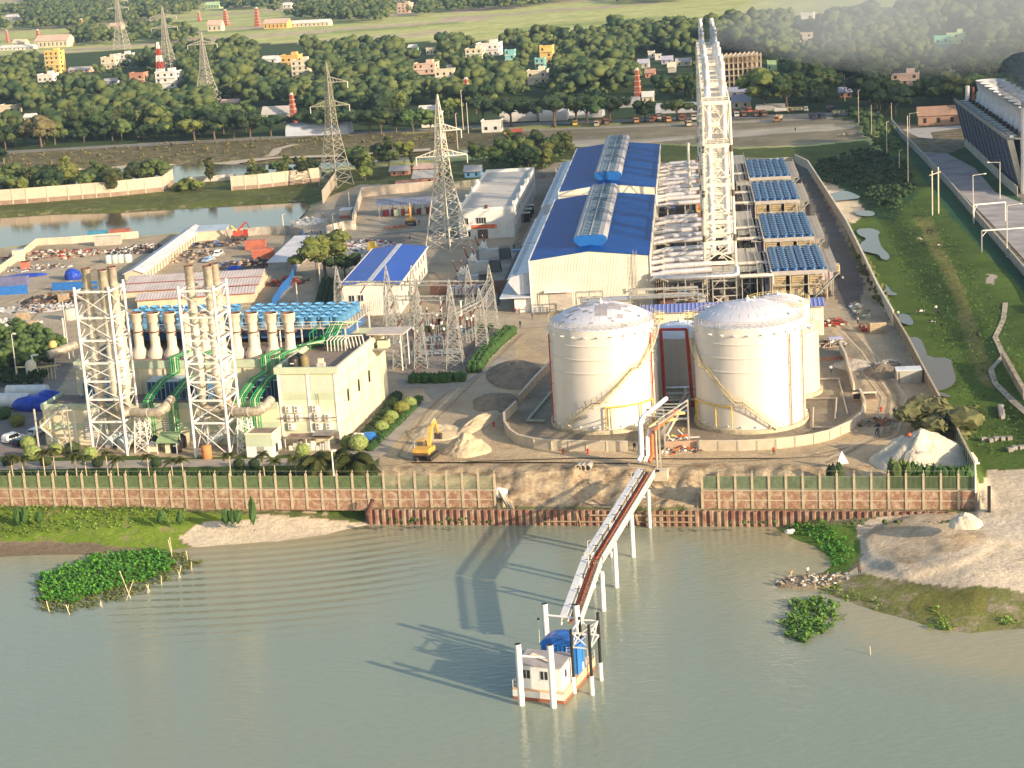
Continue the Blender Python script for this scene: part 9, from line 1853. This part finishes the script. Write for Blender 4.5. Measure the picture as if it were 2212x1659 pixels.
stakes('crossed tall bamboo stakes at the front of the floating plant island',[((285,1292),(258,1233)),((268,1297),(288,1252))]);stakes('pair of leaning bamboo stakes at the island front, right of the tall cross',[((327,1278),(315,1262)),((318,1282),(320,1262))]);stakes('single bamboo stake at the island, right part',[((348,1263),(348,1244))]);stakes('crossed bamboo stakes at the east tip of the island',[((393,1248),(382,1230)),((383,1250),(391,1222))]);stakes('bamboo stake at the far east tip of the island',[((414,1232),(413,1214))]);stakes('tall leaning bamboo stakes at the mud behind the island',[((374,1205),(363,1166)),((372,1195),(366,1160))]);stakes('leaning bamboo stake between mud and sand spit',[((406,1212),(402,1190))]);stakes('short bamboo stakes at the west tip of the island',[((108,1322),(100,1298))]);stakes('second pair of short bamboo stakes at the island front, west',[((153,1327),(142,1306)),((142,1320),(148,1306))]);stakes('small bamboo tripod at the island front',[((212,1310),(218,1298)),((222,1312),(217,1298))]);stakes('lone pale stake in the open water off the east shallows',[((1881,1414),(1879,1396))])
scrap('white rubbish and rags at the tip of the east beach',(1765,1252,-4.9),6,2.6,.25,60,[wht,tan,greyconc],.5,long=.05,name='litter',base=MATS['brown_spoil'])
m=MB();m.blob((0,0,.3),(.7,.5,.4),wht,2,.2,seed=2);m.blob((.6,.9,.2),(.5,.4,.25),wht,2,.2,seed=8);one(m,'white_sack','white sack heap at the waterline left of the east marsh plants','sacks',P(1704,1153,-4.8))
m=MB();m.add([(0,0,0),(1.8,.2,.1),(2.2,1.6,.3),(.4,1.3,.2)],[(0,1,2,3)],white);one(m,'plastic_sheet','crumpled white plastic sheet on the earth beside the hedge','sheet',P(1082,818,.3));
m=MB();m.blob((0,0,.2),(3.0,1.5,.5),mat('pale_plastic',(.62,.66,.74),.5),2,.3,seed=3);one(m,'plastic_heap','pale plastic heaped on the dug earth left of the tanks','sheet',P(1090,806))
for lab_,px,n,seed in(('row of grey concrete blocks at the edge of the lower meadow, east',(2175,975),9,1),('loose grey concrete blocks above the row on the lower meadow',(2120,955),5,2),('stack of concrete blocks on the meadow below the footpath',(2160,905),8,3)):
 m=MB();rr=random.Random(seed)
 for i in range(n):x=i*1.1*(1 if seed!=3 else .2);y=(i*1.0 if seed==3 else rr.uniform(-.5,.5)+.3*i*(seed==1));q=rr.uniform(.7,1.0);m.bar((x,y,.3),(x+q,y+.3*q,.35),.8,greyconc,.7)
 p=G(*px);one(m,'concrete_blocks',lab_,'concrete blocks',p,0,None,'stuff')
panel_wall('broken low wall above the lower meadow at the east edge',[(2168,778),(2192,822),(2215,862)],1.6,.8,m=mat('mossy_stone',(.36,.30,.22),.95,var=.3,scale=.6),cap=None,name='ruined_wall',postw=None)
scrap('pallets and green rolls stacked along the compound wall',(1858,672),1.8,9,1.2,60,[mat('pale_green_roll',(.52,.54,.34),.7),tan,wht],1.0,long=.2,name='stacked_goods');scrap('red and brown goods below the green rolls by the wall',(1875,712),2.4,3,1.2,50,[red,dk,rust,tan],.8);scrap('red pump sets and pipes behind the tanks, beside the shed end',(1797,700),3.4,2.8,1.4,50,[red,rust,steel,dk],.9);scrap('black machinery jumble under the near blue fan bank',(1735,632),6.0,3.0,1.8,90,[dk,black,steel,offwhite,rust],.8);scrap('building debris at the back of the right tank yard',(1785,745),5,3,1.0,70,[tan,greyconc,wht,rust],.8);scrap('reddish pit rubble between the wall and the heap',(1888,915),4,2.6,.7,50,[tan,dk,MATS['red_soil'],greyconc],.8);scrap('broken pale slabs beside the tin shed',(1912,790),3,2.4,.9,40,[greyconc,wht,tan],.9);scrap('timber and pipes at the foot of the brick wall between the tanks',(1452,976),6,1.8,.9,70,[tan,dk,wht,rust,orange],.7)
m=MB();m.box(0,0,0,3.4,.2,2.4,tan);
for i in range(6):m.box(-.05,-.06,.1+i*.4,3.45,-.01,.3+i*.4,mat('plank_tan',(.46,.38,.26),.9))
m.box(0,.2,0,.2,3,2.2,tan);one(m,'timber_bin','timber retaining bin beside the wall below the stacked rolls','bin',P(1880,722))
m=MB();m.box(0,0,1.8,2.8,2.2,1.9,mat('lilac_sheet',(.50,.48,.72),.7));
for x in(.1,2.7):
 for y in(.1,2.1):m.bar((x,y,0),(x,y,1.8),.08,steel)
one(m,'sun_shade','small lilac sheet shade behind the right tank yard','shade',P(1793,752));m=MB();m.box(0,0,0,2.4,1.6,.6,MATS['pale_blue_sheet']);one(m,'blue_sheet','pale blue sheet on the ground by the drain trench','sheet',P(1105,545))
m=MB();m.box(0,0,2.6,2.6,.2,4.8,mat('banner_blue_pink',(.46,.5,.75),.7,col2=(.6,.3,.35),scale=1));m.bar((0,.1,0),(0,.1,4.8),.1,steel);m.bar((2.6,.1,0),(2.6,.1,4.8),.1,steel);one(m,'hanging_banner','crumpled blue and pink banner below the near blue fan bank','banner',P(1776,628),HS)
m=MB();m.box(0,0,0,4.6,3.0,.3,tan);m.box(0,0,1.5,4.4,.3,1.8,bundc);m.box(.3,.8,.3,1.6,2.4,1.6,dk);m.box(2.2,.8,.3,4.2,2.4,1.0,mat('pit_dark',(.12,.09,.07),.9));one(m,'concrete_sump','square concrete sump at the gap in the right tank yard wall','sump',P(1842,868),HS)
m=MB();m.blob((0,0,.9),(1.6,1.2,1.0),blue,2,.15,seed=4);m.blob((-1.8,-.6,.9),(1.4,1.2,1.1),white,2,.15,seed=5);m.blob((-3.2,.2,.8),(1.0,.8,.9),black,2,.15,seed=6);one(m,'bags','blue, white and black bags in the bed by the control building','bags',P(797,954))
for lab_,px in(('red hydrant post left of the curved bund wall',(1067,922)),('red hydrant on the sand left of the jetty head',(1217,981)),('second red hydrant beside the pipe frame',(1270,981)),('red extinguisher stand near the reddish pit',(1903,890))):
 m=MB();m.cyl((0,0,0),(0,0,1.0),.16,red,n=8);m.cyl((-.3,0,.7),(.3,0,.7),.1,red,n=6);one(m,'hydrant',lab_,'hydrant',P(*px))
m=MB();m.cyl((0,0,0),(0,0,2.2),.1,white,n=6);m.add([(-1,-.6,1.0),(1,-.6,1.0),(0,0,3.0),(0,1,1.0)],[(0,1,2),(1,3,2),(3,0,2),(0,3,1)],white);one(m,'white_marker','small white cone marker on top of the east bank','marker',P(1819,1012))
b=MB();b.box(-1500,60,-14,1500,4200,125,white);hz=b.build('haze',None,None,None,None,'stuff');m=bpy.data.materials.new('hazy_air');m.use_nodes=True;n=m.node_tree;n.nodes.clear();o_=n.nodes.new('ShaderNodeOutputMaterial');v=n.nodes.new('ShaderNodeVolumePrincipled');v.inputs['Density'].default_value=.00008;v.inputs['Color'].default_value=(.5,.7,1,1);v.inputs['Anisotropy'].default_value=.2;n.links.new(v.outputs[0],o_.inputs['Volume']);hz.data.materials.clear();hz.data.materials.append(m);hz['label']='thin bluish haze in the air over the plain'
def smoke(label,A_,B_,rads,dens,sc=.03,seed=0):
 A_=Vector(A_);B_=Vector(B_);ax=B_-A_;Lx=ax.length;ax.normalize();m=MB();k_=len(rads);m.tube([A_+ax*Lx*i/(k_-1)for i in range(k_)],rads,white,n=16);o=m.build('smoke',None,label,'smoke',None,'stuff')
 mt=bpy.data.materials.new('stack_smoke');mt.use_nodes=True;n=mt.node_tree;n.nodes.clear();k=n.links.new;out=n.nodes.new('ShaderNodeOutputMaterial');v=n.nodes.new('ShaderNodeVolumePrincipled');v.inputs['Color'].default_value=(.78,.88,1,1);v.inputs['Anisotropy'].default_value=.1
 geo=n.nodes.new('ShaderNodeNewGeometry');mp=n.nodes.new('ShaderNodeMapping');mp.inputs['Scale'].default_value=(.6,.6,1.3);mp.inputs['Location'].default_value=(seed*31,0,0);k(geo.outputs['Position'],mp.inputs[0]);nz=n.nodes.new('ShaderNodeTexNoise');nz.inputs['Scale'].default_value=sc;nz.inputs['Detail'].default_value=4;k(mp.outputs[0],nz.inputs['Vector'])
 mr=n.nodes.new('ShaderNodeMapRange');mr.inputs['From Min'].default_value=.36;mr.inputs['From Max'].default_value=.70;k(nz.outputs[0],mr.inputs[0])
 def vm(op,a,b=None):
  q=n.nodes.new('ShaderNodeVectorMath');q.operation=op
  for i,x in enumerate((a,b)):
   if x is None:continue
   if isinstance(x,Vector):q.inputs[i].default_value=x
   else:k(x,q.inputs[i])
  return q
 def mm(op,a,b=None,c=None):
  q=n.nodes.new('ShaderNodeMath');q.operation=op
  for i,x in enumerate((a,b,c)):
   if x is None:continue
   if isinstance(x,(int,float)):q.inputs[i].default_value=x
   else:k(x,q.inputs[i])
  return q.outputs[0]
 d=vm('SUBTRACT',geo.outputs['Position'],A_);tt=vm('DOT_PRODUCT',d.outputs[0],ax).outputs['Value'];dl=vm('LENGTH',d.outputs[0]).outputs['Value'];r=mm('SQRT',mm('MAXIMUM',mm('SUBTRACT',mm('MULTIPLY',dl,dl),mm('MULTIPLY',tt,tt)),0))
 R_t=mm('MULTIPLY_ADD',mm('POWER',mm('DIVIDE',tt,Lx),.6),rads[-1]-rads[0],rads[0]);f=mm('SUBTRACT',1,mm('DIVIDE',r,R_t));f=mm('MAXIMUM',f,0);f=mm('MULTIPLY',f,1.6);f=mm('MINIMUM',f,1)
 k(mm('MULTIPLY',mm('MULTIPLY',mr.outputs[0],f),dens),v.inputs['Density']);k(v.outputs[0],out.inputs['Volume']);o.data.materials.clear();o.data.materials.append(mt)
 bq=bmesh.new();bq.from_mesh(o.data);bmesh.ops.remove_doubles(bq,verts=bq.verts,dist=.01);bmesh.ops.recalc_face_normals(bq,faces=bq.faces);bq.to_mesh(o.data);bq.free();return o
def rr_(a,b,n=7):return[a+(b-a)*(i/(n-1))**.6+.01 for i in range(n)]
smoke('blue-white smoke drifting east from the twin silver stacks',S(5,500,58),S(330,860,66),rr_(3,58),.03,.022)
smoke('thin grey smoke over the cooling towers',S(95,560,36),S(230,820,50),rr_(8,34),.02,.03,2)
